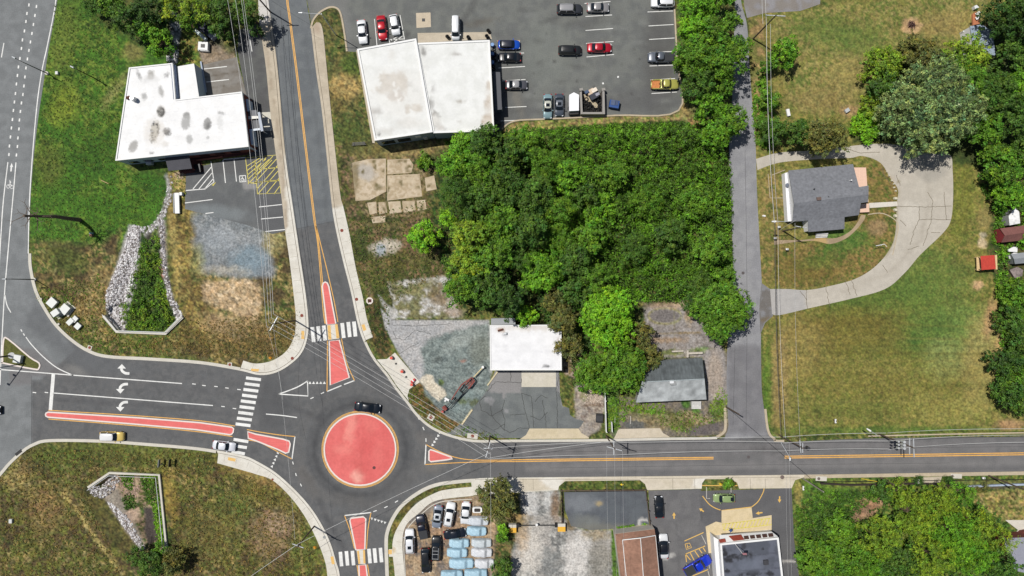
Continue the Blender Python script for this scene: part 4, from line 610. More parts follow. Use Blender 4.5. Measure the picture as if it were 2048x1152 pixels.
l2=[('E',(846,103,5,9,-10),(130,128,124),.85,5,4,4),('E',(911,108,9,3,5),(170,166,160),.8,4,3,3),('E',(920,203,8,3.5,0),(160,152,140),.8,4,3,4),('E',(867,178,3,9,0),(170,168,164),.7,5,3,4),('E',(862,208,4,10,0),(120,118,114),.7,5,3,4),('E',(871,238,9,14,-15),((110,104,96),(214,212,206)),.9,4,5,4),('E',(880,256,10,6,20),((96,90,82),(200,196,190)),.85,4,4,4),('E',(976,205,6,13,8),((150,134,112),(190,180,164)),.9,4,4,4),('E',(976,243,13,16,0),((176,158,136),(206,196,182)),.9,5,5,5),('E',(978,170,6,9,0),(190,180,166),.8,4,4,4),('E',(919,244,4,3,0),(190,186,180),.7,3,2,3),('E',(978,215,8,40,0),(214,206,196),.5,8,4,6)]
l2+=[('L',[(834,100+k*17),(990,94+k*17)],(210,210,207),.4,1,.8,4,.3) for k in range(10)]
q2=[(833,87),(979,81),(988,262),(867,266)]
qq=pw(q2,4.9); qq=qq if area(qq)>0 else qq[::-1]
MB().prism([(x*.999,y) for x,y in qq],0,4.8).build('rear_wall',mat('steel_blue_wall'),t); sheet('rear_roof',q2,4.9,M_ROOF,BW,l2,res=.5,parent=t,at=4.9,kind=None,thick=.06)
b=MB()
for i in range(4):
    a=Vector(qq[i]);d=Vector(qq[(i+1)%4]); u=(d-a).normalized(); nn=Vector((u.y,-u.x)); b.prism([tuple(a-u*.02+nn*.06),tuple(d+u*.05+nn*.06),tuple(d+u*.05-nn*.28),tuple(a-u*.02-nn*.28)],4.62,5.05+i*.004)
b.build('rear_parapet',M_TRIM,t)
s0,s1=P_(988,262,4.9),P_(979,81,4.9)
for i,(a,b_) in enumerate(((.34,.46),(.5,.6),(.64,.72))): wallbox(t,'roller_door',s0,s1,a,b_,.1,3.0,mat('roller_grey',(120,124,128),.6),.1)
for x in (975,985): pass
an=empty('side_awning',P_(994,180,0)+(0,),'long dark grey awning along the east wall of the workshop','awning')
q=pw([(987,144),(1000,144),(1004,219),(990,220)],3.0); q=q if area(q)>0 else q[::-1]; MB().prism(q,2.85,3.0).build('roof',mat('awning_grey',(84,86,92),.7,(5,.06),None),an)
for x,y in ((1001,148),(1003,182),(1005,216)): MB().tube((*P_(x-1,y,2.8),.02),(*P_(x-1,y,2.8),2.86),.06).build('post',M_GALV,an)
MB().box((*P_(993,238,.6),0),(1.6,2.2,1.1)).tube((*P_(994,238,1.2),1.1),(*P_(994,238,1.2),1.4),.3).build('air_conditioner',mat('dark_unit',(66,66,70),.6),None,label='dark boxy cooling unit on the ground beside the workshop roof',cat='air conditioner',loc=(*P_(993,238,0),0))
# tyre stacks by the workshop
def tyre(r=.34,h=.24,n=14,hole=.18):
    m=MB(); V=[];F=[]
    for i in range(n):
        c,s=math.cos(2*math.pi*i/n),math.sin(2*math.pi*i/n)
        V+=[(hole*c,hole*s,.03),(r*.86*c,r*.86*s,0),(r*c,r*s,h*.3),(r*c,r*s,h*.7),(r*.86*c,r*.86*s,h),(hole*c,hole*s,h-.03)]
    for i in range(n):
        j=(i+1)%n
        for k in range(6): l=(k+1)%6; F.append((i*6+k,j*6+k,j*6+l,i*6+l))
    return V,F
TV,TF=tyre(); tme=bpy.data.meshes.new('tyre'); tme.from_pydata(TV,[],TF); tme.materials.append(M_TYRE)
def put_tyre(x,y,z,label,group,rx=0,ry=0,s=1):
    o=bpy.data.objects.new('tyre',tme); o.location=Wp(x,y,z); o.rotation_euler=(rx,ry,0); o.scale=(s,s,1); return link(o,None,label,'tyre',group)
for x,y,n in ((894,73,3),(897,76,2),(936,74,2),(938,78,3),(973,72,3),(976,77,2),(976,61,2),(979,65,1)):
    for k in range(n): put_tyre(x+.4*k,y,.02+.25*k,'black tyre in a low stack by the north wall of the workshop','tyres stacked north of the workshop')
for x,y in ((985,92),(985,110),(985,127)):
    d=empty('drum',Wp(x,y,0),{92:'blue steel drum nearest the blue car by the workshop wall',110:'blue steel drum in the middle of the row at the workshop wall',127:'southernmost blue steel drum at the workshop wall'}[y],'drum','blue drums beside the workshop wall')
    MB().tube(Wp(x,y,0),Wp(x,y,0)+Vector((0,0,.9)),.38,n=14).build('barrel',paintm((40,84,150),.5,.2),d); MB().tube(Wp(x,y,0)+Vector((0,0,.9)),Wp(x,y,0)+Vector((0,0,.94)),.33,n=14).build('lid',mat('drum_lid',(120,156,200),.4),d)
for x,y in ((988,99),(989,104),(987,118),(990,122),(987,133),(988,139),(989,111)):
    put_tyre(x,y,.02,'black tyre lying among the blue drums by the workshop wall','tyres lying beside the drums')
# small white building
t,q=building('service_station','small white flat roofed building behind the cracked forecourt','building',[(980,651),(1122,650),(1123,740),(981,740)],3.6,mat('cream_wall',(196,188,176),.8,(5,.06),None),[(230,230,231),(236,236,237)],[('L',[(984,692),(1118,690)],(214,214,216),.5,2,2,4,.8),('L',[(984,705),(1118,703)],(212,212,216),.5,2,2,4,.8),('L',[(984,722),(1118,720)],(216,216,220),.5,2,2,4,.8),('E',(1002,660,8,4,5),(176,150,126),.8,3,2,3),('E',(1010,669,5,2.5,0),(150,150,152),.8,2,2,3),('E',(1115,682,2,7,0),(140,104,90),.9,2,1,3),('E',(1117,707,1.5,2,0),(80,80,80),.9,1,1,3),('E',(1093,733,7,1.5,0),(40,40,40),.9,1.5,1,2),('E',(1060,655,50,6,0),(200,190,176),.6,6,4,5)],trim=.15,lip=.08)
a0,b0=P_(981,740,3.6),P_(1123,740,3.6)
for a,b_ in ((.1,.24),(.3,.4)): wallbox(t,'window',a0,b0,a,b_,1,2.4,M_GLASS,.06)
for a,b_ in ((.46,.66),(.7,.9)): wallbox(t,'garage_door',a0,b0,a,b_,.06,2.9,M_FASC,.06)
MB().box((*P_(1010,667,3.9),3.6),(.6,.4,.5)).build('roof_vent',M_GALV,t); MB().box((*P_(1001,660,3.8),3.6),(1.1,.35,.25),.3).build('debris',mat('rusty',(96,60,48),.9),t)
sh=empty('lean_to_shed',P_(1005,645,0)+(0,),'small grey metal lean-to behind the white building','shed')
q=pw([(982,637),(1030,636),(1031,649),(982,650)],2.4); q=q if area(q)>0 else q[::-1]
MB().prism(q,0,2.3).build('wall',M_WALLG,sh); MB().prism(q,2.303,2.38).build('roof',mat('grey_sheet',(150,154,158),.5,(5,.1),None),sh)
# gable roof helper
def gable(name,label,cat,ea,eb,ec,ed,ra,rb,ze,zr,wallm,roofm,over=.0,group=None,ridge=None,roof2=None):
    """ea..ed eave corners (apparent px at ze) in order; ridge from ra (between ea,ed) to rb (between eb,ec)"""
    E=[Vector((*P_(*p,ze),ze)) for p in (ea,eb,ec,ed)]; A=Vector((*P_(*ra,zr),zr)); B=Vector((*P_(*rb,zr),zr))
    c=sum(E,Vector())/4; c.z=0; t=empty(name,c,label,cat,group)
    ins=[e+(c-e)*.035 for e in E]; a=A+(c-A)*.03; b=B+(c-B)*.03; dz=.06
    V=[(v.x,v.y,0) for v in ins]+[(v.x,v.y,ze-dz) for v in ins]+[(a.x,a.y,zr-dz*2),(b.x,b.y,zr-dz*2)]
    s=1 if area([(v.x,v.y) for v in ins])>0 else -1
    F=[(0,1,5,4),(1,2,6,9,5),(2,3,7,6),(3,0,4,8,7)]; F=[f if s>0 else f[::-1] for f in F]
    rawmesh('wall',V,F,wallm,t)
    th=.12
    def slab(pts):
        n=len(pts); V=[tuple(p) for p in pts]+[(p[0],p[1],p[2]-th) for p in pts]; F=[tuple(range(n)),tuple(range(2*n-1,n-1,-1))]+[(i,n+i,n+(i+1)%n,(i+1)%n) for i in range(n)]
        if s<0: F=[f[::-1] for f in F]
        return V,F
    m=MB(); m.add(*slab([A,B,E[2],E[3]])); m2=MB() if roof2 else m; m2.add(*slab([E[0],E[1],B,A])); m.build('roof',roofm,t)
    if roof2: m2.build('dark_roof',roof2,t)
    if ridge: MB().tube(A,B,.09,n=6).build('ridge_cap',ridge,t)
    return t,E,A,B
t,E,A,B=gable('derelict_house','derelict grey gabled house half under the trees, weeds around it','house',(1298,722),(1405,716),(1413,799),(1272,805),(1284,764),(1409,758),3.0,5.6,mat('dirty_siding',(150,150,146),.8,(5,.1),None),mat('weathered_metal_roof',(182,186,186),.8,(.7,.2),(.25,.18),streak=((.8,.12,1),.3)),ridge=mat('ridge_grey',(168,178,180),.6),roof2=mat('dark_metal_roof',(92,98,100),.85,(.9,.3),(.25,.2),streak=((3,.2,1),.25)))  # north slope has a darker, blotchier metal colour than the south slope
MB().box((*P_(1344,764,4.4),4.7),(1.0,.9,.8),.05).build('chimney',M_WALLG,t)
MB().box((*P_(1343,763,5.3),5.503),(.75,.65,.06),.05).build('skylight',M_FASC,t)
st=MB()
for k in range(5): st.box((*P_(1390.5+.4*k,803+3.2*k,0),.03),(1.9,.34,.85-.17*k))
st.build('porch_steps',mat('pale_steps',(206,204,200),.8),t)
b=MB()
for x0,x1,y,z_ in ((1343,1400,703,.5),): pass
MB().prism(pw([(1343,701),(1366,700),(1366,703),(1343,704)]),0,.5).build('block_wall',mat('pale_block',(196,188,176),.9),None,label='pale low block wall north of the derelict house',cat='wall')
MB().prism(pw([(1371,700),(1375,700),(1375,714),(1371,714)]),0,.9).prism(pw([(1375,704),(1403,703),(1403,707),(1375,708)]),0,.9).build('stairwell_wall',mat('pale_block'),None,label='low L-shaped wall of the cellar entrance behind the derelict house',cat='wall')
# grey shingled house
t=empty('house',P_(1650,400,0)+(0,),'house with grey shingle roof and pink timber decks on its east side','house')
RM=mat('grey_shingles',(122,124,129),.9,(2.0,.2),(.45,.1),.2,9,streak=((1.5,14,1),.12))
P3=lambda x,y,z: Wp(x,y,z)
ze,zr=3.0,4.6
NW,NE=P3(1577,341,ze),P3(1706,328,ze); RW,RE=P3(1588,407,zr),P3(1737,389,zr); SWc,S2=P3(1585,443,ze),P3(1616,441,ze)
E0=P3(1718,381,3.5); E1=P3(1735,380,3.6); E2=P3(1734,404,4.1); E3=P3(1721,406,4.0)
SE=P3(1718,430,ze); V1=P3(1689,434,ze); G0=P3(1689,458,2.35); G1=P3(1617,464,2.35)
def roofpoly(nm,pts,th=.14):
    n=len(pts); V=[tuple(p) for p in pts]+[(p[0],p[1],p[2]-th) for p in pts]; F=[tuple(range(n)),tuple(range(2*n-1,n-1,-1))]+[(i,n+i,n+(i+1)%n,(i+1)%n) for i in range(n)]
    if area([(p[0],p[1]) for p in pts])<0: F=[f[::-1] for f in F]
    return rawmesh(nm,V,F,RM,t)
def lerpz(a,b,f): return a.lerp(b,f)
roofpoly('roof',[NW,NE,P3(1718,374,3.95),P3(1737,371,4.2),RE,RW]); roofpoly('roof',[RW,RE,P3(1736,404,4.05),P3(1722,406,4.0),SE,V1,G0,G1,S2,SWc])
wl=mat('white_siding',(236,236,238),.7,(4,.04),None)
def wallpoly(nm,base,top,m=wl):
    n=len(base); V=[(p.x,p.y,0) for p in base]+[(p.x,p.y,h) for p,h in zip(base,top)]; F=[(i,(i+1)%n,n+(i+1)%n,n+i) for i in range(n)]; return rawmesh(nm,V,F,m,t)
c=P3(1650,395,0)
ins=[p+(c-p)*.03 for p in (NW,SWc,S2,G1,G0,V1,SE,P3(1718,378,3.5),NE)]; ins=[Vector((p.x,p.y,0)) for p in ins]
wallpoly('wall',ins,[ze-.2,ze-.2,ze-.2,2.1,2.1,ze-.2,ze-.2,3.3,ze-.2])
g=RW+(c-RW)*.03; MB().add([(ins[0].x+.01,ins[0].y,ze-.25),(ins[1].x+.01,ins[1].y,ze-.25),(g.x,g.y,zr-.2)],[(0,1,2)]).build('gable_wall',wl,t)
m_=MB(); p=[P3(1565,348,.5),P3(1577,345,.5),P3(1583,443,.5),P3(1571,444,.5)]; m_.prism([(a.x,a.y) for a in p][::-1],0,1.6); m_.build('side_ledge',wl,t)
for x,y in ((1628,378),(1656,394)): MB().tube(P3(x,y,4.3)-Vector((0,0,.4)),P3(x,y,4.3)+Vector((0,0,.35)),.09).build('vent_pipe',M_BLACK,t)
MB().tube(P3(1701,361,3.9)-Vector((0,0,.4)),P3(1701,361,3.9)+Vector((0,0,.45)),.13).build('vent_pipe',M_TRIM,t)
MB().box(tuple(P3(1636,398,4.3))[:2]+(4.3,),(.8,.6,.55),.1).build('chimney',mat('brown_chimney',(110,92,84),.9),t)
wallbox(t,'window',(ins[3].x,ins[3].y),(ins[4].x,ins[4].y),.1,.2,.9,1.9,M_GLASS); wallbox(t,'door',(ins[3].x,ins[3].y),(ins[4].x,ins[4].y),.3,.42,.1,1.95,mat('door_white',(214,216,218)))
PINK=mat('pink_deck',(230,194,172),.8,(4,.05),None,streak=((6,.2,1),.05))
MB().prism(pw([(1707,335),(1732,335),(1737,404),(1722,406),(1716,375)][::-1],.7),.55,.7).build('deck',PINK,t); MB().prism(pw([(1722,408),(1738,407),(1739,424),(1720,425)][::-1],.8),.65,.8).build('deck',PINK,t)
m_=MB(); [m_.box((*P_(1642,468+3*k,0),.02),(2.3,.32,.6-.2*k),.05) for k in range(3)]; m_.build('entrance_steps',mat('pale_steps'),t)
MB().prism(pw([(1607,452),(1612,445),(1616,450),(1616,463),(1610,463)][::-1]),0,.9).build('side_porch',wl,t)
ds=empty('satellite_dish',P_(1573,371,0)+(0,),'grey satellite dish at the white west wall of the grey shingled house','satellite dish'); ds.location.z=1.6
MB().tube(P_(1573,371,1.6)+(1.62,),P_(1573,371,1.6)+(2.1,),.03).build('mast',M_GALV,ds); MB().tube(P_(1573,371,1.6)+(2.1,),(P_(1573,371,1.6)[0]-.1,P_(1573,371,1.6)[1],2.2),.12,.38,14).build('dish',mat('dish_grey',(110,116,130),.5),ds)
# brown shingled building
RB=mat('brown_shingles',(148,112,94),.95,(1.6,.2),(.35,.2),.2,10,streak=((.4,9,1),.1))
t=empty('brown_roof_building',P_(1275,1110,0)+(0,),'building with a brown shingled skirt roof and white ridge lines, bottom of the photo','building')
ze=2.8; o_=[P3(1230,1068,ze),P3(1309,1058,ze),P3(1325,1230,ze),P3(1252,1240,ze)]; i_=[P3(1245,1080,3.9),P3(1311,1071,3.9),P3(1327,1236,3.9),P3(1262,1246,3.9)]
MB().prism([(p.x,p.y) for p in o_][::-1] if area([(p.x,p.y) for p in o_])<0 else [(p.x,p.y) for p in o_],0,ze-.1).build('wall',mat('cream_wall'),t)
MB().add([tuple(p) for p in (o_[0],o_[1],i_[1],i_[0])],[(0,3,2,1)]).add([tuple(p) for p in (o_[0],i_[0],i_[3],o_[3])],[(0,3,2,1)]).build('skirt_roof',RB,t)
ra,rb=P3(1281,1076,5.3),P3(1294,1250,5.3)
MB().add([tuple(p) for p in (i_[0],ra,rb,i_[3])],[(0,3,2,1)]).add([tuple(p) for p in (i_[1],i_[2],rb,ra)],[(0,3,2,1)]).build('roof',RB,t)
MB().add([tuple(p) for p in (i_[0],i_[1],ra)],[(0,1,2)]).build('gable_wall',M_TRIM,t)
MB().tube(ra,rb,.07,n=6).tube(i_[0],i_[3],.07,n=6).tube(i_[0],ra,.09,n=6).tube(ra,i_[1],.09,n=6).tube(i_[1],i_[2],.05,n=6).build('roof_trim',M_TRIM,t)
MB().prism([tuple(p) for p in pw([(1229,1061),(1292,1054),(1296,1060),(1232,1069)][::-1])],0,.12).build('pavement',M_KERB,None,kind='structure')
# dark flat roofed restaurant
dk=[('E',(1449,1098,4,5,0),(34,34,38),.95,2,3,4),('E',(1451,1108,5,5,0),(36,36,40),.95,2,3,4),('E',(1466,1112,9,3,0),(34,34,38),.9,2,3,3),('E',(1457,1119,9,6,20),(34,34,38),.95,2,3,4),('E',(1478,1116,9,4,0),(36,36,40),.95,2,4,3),('E',(1490,1110,9,5,0),(38,38,42),.95,2,4,3),('E',(1502,1112,3,8,0),(36,36,40),.9,2,2,3),('E',(1487,1092,5,9,10),(44,44,50),.8,2,3,4),('E',(1453,1142,6,4,0),(30,30,34),.95,2,3,3),('E',(1505,1146,14,7,0),(30,30,34),.95,2,4,4),('E',(1482,1149,6,4,0),(30,30,34),.9,2,3,3),('E',(1540,1147,8,5,0),(38,38,42),.9,2,3,3),('E',(1526,1098,2,2,0),(30,30,32),.9,1.5,1,3),('E',(1532,1124,4,5,0),(60,60,60),.9,1,2,2),
('L',[(1440,1118),(1500,1112),(1555,1105)],(60,62,70),.7,1.5,1,5,.7),('L',[(1443,1144),(1560,1136)],(58,60,68),.7,1.5,1,5,.7),('L',[(1475,1086),(1482,1160)],(96,100,114),.5,1.5,1,6,.6),('E',(1500,1130,30,14,0),(112,118,132),.5,14,7,8),('E',(1460,1090,20,8,0),(104,108,122),.5,10,6,8)]
dr=[(1440,1087),(1556,1075),(1568,1180),(1580,1240),(1452,1250)]
t,q=building('restaurant','restaurant with a patched dark flat roof, white parapet and red fascia over its entrance','restaurant',dr,4.4,mat('white_siding'),[(80,84,94),(94,98,110)],dk,trim=.3,lip=.2,res=.25)
V=lambda *a:P3(*a)
fa=[V(1427,1073,3.0),V(1450,1066,3.0),V(1545,1062,3.0),V(1557,1073,4.35),V(1440,1086,4.35)]
MB().add([tuple(V(1439,1070,2.9)),tuple(V(1543,1063,2.9)),tuple(V(1556,1073,4.3)),tuple(V(1440,1086,4.3))],[(0,3,2,1)]).build('mansard',M_TRIM,t)
MB().add([tuple(V(1457,1072,3.5)),tuple(V(1482,1069,3.5)),tuple(V(1489,1079.5,4.62)),tuple(V(1467,1082,4.62))],[(0,3,2,1)]).build('red_fascia',mat('red_panel',(150,66,50),.7),t)
for k in range(5):
    x=1487+k*12.2; y=1075-k*1.2; MB().add([tuple(V(x,y-3,3.75)),tuple(V(x+9.5,y-4,3.75)),tuple(V(x+11.5,y+3,4.5)),tuple(V(x+2,y+4,4.5))],[(0,3,2,1)]).build('canopy_pane',mat('brown_pane',(84,60,54),.4),t)
MB().add([tuple(V(1437,1079,4.1)),tuple(V(1450,1077,4.1)),tuple(V(1452,1084,4.6)),tuple(V(1440,1086,4.62))],[(0,3,2,1)]).build('red_fascia',mat('red_panel'),t)
MB().prism([(p.x,p.y) for p in (V(1427,1073,2.6),V(1440,1086,4.3),V(1452,1250,4.3),V(1441,1250,2.6))][::-1] if 0 else [(p.x,p.y) for p in (V(1427,1073,2.8),V(1441,1250,2.8),V(1450,1250,2.8),V(1438,1080,2.8))],0,2.8).build('side_wing',M_TRIM,t)
for x,y in ((1442,1101),(1559,1104),(1563,1134)): MB().tube(V(x,y,4.7)-Vector((0,0,.3)),V(x,y,4.7)+Vector((0,0,.1)),.1).build('roof_vent',M_TRIM,t)
MB().box((*P_(1532,1125,4.7),4.4),(.9,.9,.4),.1).build('roof_unit',mat('dark_unit'),t)
fp=empty('flagpole',P_(1455,1068,0)+(0,),'white flagpole leaning over the dark restaurant roof with a small red and white flag','flagpole')
MB().tube((*P_(1455,1068,0),0),(*P_(1484,1106,8.2),8.2),.07,.05).build('pole',M_TRIM,fp); MB().add([(*P_(1484,1106,8.2),8.2),(*P_(1493,1106,8.2),8.2),(*P_(1494,1110,7.4),7.4),(*P_(1486,1110,7.4),7.4)],[(0,3,2,1)]).build('flag',mat('flag_pink',(214,150,156),.8,(12,.5),None),fp)
# far buildings at the right edge
def shedbox(name,label,cat,roof,z,wm,rm): 
    q=pw(roof,z); q=q if area(q)>0 else q[::-1]; c=(sum(p[0] for p in q)/len(q),sum(p[1] for p in q)/len(q),0); t=empty(name,c,label,cat)
    MB().prism(q,0,z-.1).build('wall',wm,t); MB().prism([(c[0]+(x-c[0])*1.04,c[1]+(y-c[1])*1.04) for x,y in q],z-.097,z).build('roof',rm,t); return t
t=shedbox('house','pale blue-grey roofed house mostly hidden by the big oak, upper right','house',[(1941,53),(1963,50),(1985,62),(1990,110),(1948,100)],3.2,wl,mat('blue_grey_roof',(150,164,180),.8,(4,.05),None))
MB().prism(pw([(1926,62),(1940,55),(1941,68),(1930,68)][::-1],1.2),0,1.2).build('bay',M_FASC,t)
MB().prism(pw([(1946,28),(1952,22),(1960,30),(1960,47),(1947,50)][::-1],.5),.0,.4).build('brick_patio',mat('orange_brick',(184,118,84),.9,(8,.15),None),None,label='orange brick patio slab north of the blue-grey roofed house',cat='patio')
for x,y,l,a in ((1951,30,'upper white patio table by the orange brick patio',.5),(1951,38,'lower white patio table by the orange brick patio',.5)):
    tb=empty('patio_table',Wp(x,y,0),l,'table','patio tables'); MB().box((*Wp(x,y)[:2],.7),(.95,.6,.05),a).build('tabletop',M_TRIM,tb); MB().box((*Wp(x,y)[:2],.4),(.12,.5,.3),a).build('leg',M_TRIM,tb)
MB().prism(pw([(1943,15),(1948,13),(1953,18),(1945,21)][::-1]),.0,.8).build('grill',M_FASC,None,label='small white grill at the north end of the brick patio',cat='grill')
gable('garden_shed','small maroon gabled shed with brown shingles among bushes on the right edge','shed',(2000,457),(2070,448),(2072,478),(2003,485),(2010,471),(2072,462),1.9,2.9,mat('maroon_siding',(134,44,52),.8),mat('brown_purple_shingle',(128,86,80),.95,(3,.15),(.8,.1)))
gable('metal_shed','low grey metal shed with rusty patches on the right edge','shed',(2022,508),(2090,500),(2095,522),(2030,528),(2028,518),(2092,510),1.8,2.4,mat('grey_wall'),mat('grey_sheet'))
t=shedbox('white_shed','white roofed shed with moss, partly under leaves at the right edge','shed',[(2018,432),(2030,416),(2038,424),(2040,446),(2020,450)],2.2,M_WALLG,mat('white_mossy',(232,232,230),.8,(2.2,.2),(1.2,.2)))
t=shedbox('tarpaulin_heap','heap of grey boards and junk below the metal shed','junk heap',[(2020,540),(2035,534),(2046,540),(2044,552),(2030,556)],.7,M_WOOD,mat('grey_boards',(140,128,124),.9,(2,.4),(.5,.3)))
for l,x,y,dx,dy in (('white plastic sheet left of the low metal shed',2019,513,1.2,.9),('crumpled white sheet beside the metal shed, lower of the two',2018,500,1.3,.7),('small white bag among the bushes below the junk heap',2030,578,.6,.7)):
    MB().prism([(Wp(x,y).x+dx*math.cos(a)*(.6+.4*((k*7)%3)/2),Wp(x,y).y+dy*math.sin(a)*(.6+.4*((k*5)%3)/2)) for k,a in enumerate([i*.785 for i in range(8)])],1.0,1.25).build('plastic_sheet',M_TRIM,None,label=l,cat='plastic sheet')
t=empty('red_canopy_shed',Wp(1975,526),'open timber shed with a bright red tarpaulin roof at the lawn edge','shed')
q=lambda x,y,z:tuple(Wp(x,y,z))
MB().add([q(1961,512,2.4),q(1989,510,2.4),q(1992,538,2.1),q(1963,540,2.1)],[(0,3,2,1)]).build('roof',mat('red_tarp',(196,70,56),.6,(2.5,.14),(.9,.1),streak=((9,.6,1),.1)),t)
MB().prism([tuple(Wp(x,y,1.2)[:2]) for x,y in ((1955,541),(1963,541),(1961,513),(1954,514))],.9,1.1).build('floor',mat('new_timber',(220,190,142),.8,(3,.08),None,streak=((.2,9,1),.1)),t)
MB().prism([tuple(Wp(x,y,2.2)[:2]) for x,y in ((1990,510),(1994,510),(1995,539),(1992,539))][::-1],2.0,2.2).build('beam',mat('new_timber'),t)
for x,y in ((1962,514),(1963,538),(1990,512),(1991,536)): MB().box((*Wp(x,y,2)[:2],.02),(.12,.12,2.05)).build('post',mat('new_timber'),t)
t=empty('house',Wp(2040,1095),'grey roofed house with a red brick front at the bottom right corner','house')
MB().prism(pw([(2010,1076),(2090,1072),(2090,1150),(2022,1140)][::-1],3),0,3).build('wall',M_BRICK,t); MB().prism(pw([(2008,1077),(2092,1073),(2094,1155),(2022,1140)][::-1],3.2),3.003,3.15).build('roof',mat('lavender_roof',(146,148,160),.9,(3,.08),None),t); MB().prism(pw([(2030,1068),(2038,1060),(2060,1056),(2060,1076),(2031,1074)][::-1]),.05,1.2).build('brick_porch',M_BRICK,t)
# ---------- vehicles ----------
KIND=dict(sedan=(4.75,1.84,1.45,1.15,.5,-.85,-1.55,.92,1.0),hatch=(4.3,1.8,1.5,1.1,.5,-1.45,-1.85,.95,1.05),suv=(4.75,1.92,1.75,1.2,.65,-1.85,-2.15,1.05,1.15),van=(5.2,2.0,2.05,1.95,1.3,-2.45,-2.55,1.1,1.2),pickup=(5.7,2.0,1.85,1.3,.75,-.45,-.7,1.1,1.1),wagon=(4.85,1.85,1.5,1.15,.5,-1.7,-2.15,.95,1.02),coupe=(4.6,1.82,1.35,.95,.25,-.9,-1.75,.88,.98))
def car(kind,x,y,ang,rgb,label,group,cat='car',L=None,W=None,roof=None,sunroof=False,rack=False,bed=None,hood=None,name=None):
    """ang = heading in photo degrees (0 right, 90 down)"""
    l0,w0,Hh,wb,wt,rt,rb,zh,zb=KIND[kind]; f=(L or l0)/l0; Ln=l0*f; Wd=W or w0; wb,wt,rt,rb=[v*f for v in (wb,wt,rt,rb)]
    t=empty(name or ('pickup_truck' if kind=='pickup' else 'van' if kind=='van' else 'suv' if kind=='suv' else 'parked_car'),(0,0,0),label,cat,group)
    PM=paintm(rgb,.28 if sum(rgb)<650 else .35,.8,.15 if sum(rgb)>90 else 0)
    hl=Ln/2; ns=29; V=[];F=[]
    xs=[hl*(1-2*i/(ns-1)) for i in range(ns)]
    for i,xx in enumerate(xs):
        u=abs(xx)/hl; wd=Wd/2*(1-.20*max(0,(u-.72)/.28)**2.2-(.05 if xx>0 else .03)*u*u)
        if xx>wb: s=(xx-wb)/(hl-wb); zt=zh-.02-.28*s**2.2
        elif xx<rb: s=(rb-xx)/max(.05,(hl+rb)); zt=zb-.02-.2*s**2
        else: zt=zh+(zb-zh)*((wb-xx)/(wb-rb))
        if kind=='pickup' and xx<rb-.15 and xx>-hl+.1 and bed!='cover': zt_in=.65
        else: zt_in=None
        arch=.0
        for wx in (hl*.62,-hl*.6):
            if abs(xx-wx)<.38: arch=.32
        zbm=.28+arch
        if i in(0,ns-1): zt-=.08
        c=.035
        if zt_in: sec=[(-wd*.93,zbm),(-wd,.55),(-wd*.985,zt-.08),(-wd*.9,zt),(-wd*.84,zt-.01),(-wd*.83,zt_in),(0,zt_in),(wd*.83,zt_in),(wd*.84,zt-.01),(wd*.9,zt),(wd*.985,zt-.08),(wd,.55),(wd*.93,zbm)]
        else: sec=[(-wd*.93,zbm),(-wd,.55),(-wd*.985,zt-.13),(-wd*.93,zt-.03),(-wd*.7,zt+c*.4),(-wd*.4,zt+c*.8),(0,zt+c),(wd*.4,zt+c*.8),(wd*.7,zt+c*.4),(wd*.93,zt-.03),(wd*.985,zt-.13),(wd,.55),(wd*.93,zbm)]
        V+=[(xx,a,b) for a,b in sec]
    k=13
    for i in range(ns-1):
        for j in range(k-1): a=i*k+j; F.append((a,a+1,a+k+1,a+k))
    F+=[tuple(range(k-1,-1,-1)),tuple(range((ns-1)*k,ns*k))]
    F=[f_[::-1] for f_ in F]
    rawmesh('body',V,F,PM,t,True)
    # cabin: body-coloured frame with glass set in
    hw=Wd/2*.93; tw=Wd/2*.74; zc=Hh; mid=(wt+rt)/2
    def ring(x0,x1,w,z,n=5): # front->rear outline, rounded
        return [(x0-.10,-w*.93,z),(x0,-w*.55,z+.0),(x0+.03,0,z),(x0,w*.55,z),(x0-.10,w*.93,z),(mid,w,z+.01),(x1+.1,w*.95,z),(x1,w*.55,z),(x1-.02,0,z),(x1,-w*.55,z),(x1+.1,-w*.95,z),(mid,-w,z+.01)]
    B_=ring(wb,rb,hw,zb-.04); T_=ring(wt,rt,tw,zc-.06); U_=[(mid+(p[0]-mid)*.86,p[1]*.84,zc-.015) for p in T_]
    n=12; Vc=B_+T_+U_+[(mid,0,zc+.015)]
    Fc=[(i,(i+1)%n,n+(i+1)%n,n+i) for i in range(n)]+[(n+i,n+(i+1)%n,2*n+(i+1)%n,2*n+i) for i in range(n)]+[(2*n+i,2*n+(i+1)%n,3*n) for i in range(n)]
    RMt=paintm(roof,.3,.6) if roof else PM
    rawmesh('roof',Vc,Fc,RMt,t,True)
    def pane(nm,a,b,c,d,ins=.1,out=.02,m=M_GLASS):
        a,b,c,d=[Vector(p) for p in (a,b,c,d)]; g=(a+b+c+d)/4; nn=(b-a).cross(d-a).normalized()
        if nn.z<0 and abs(nn.z)>.05: nn=-nn
        if nn.dot(g-Vector((mid,0,1)))<0: nn=-nn
        q=[p+(g-p)*ins+nn*out for p in (a,b,c,d)]; return rawmesh(nm,[tuple(p) for p in q],[(0,1,2,3)],m,t)
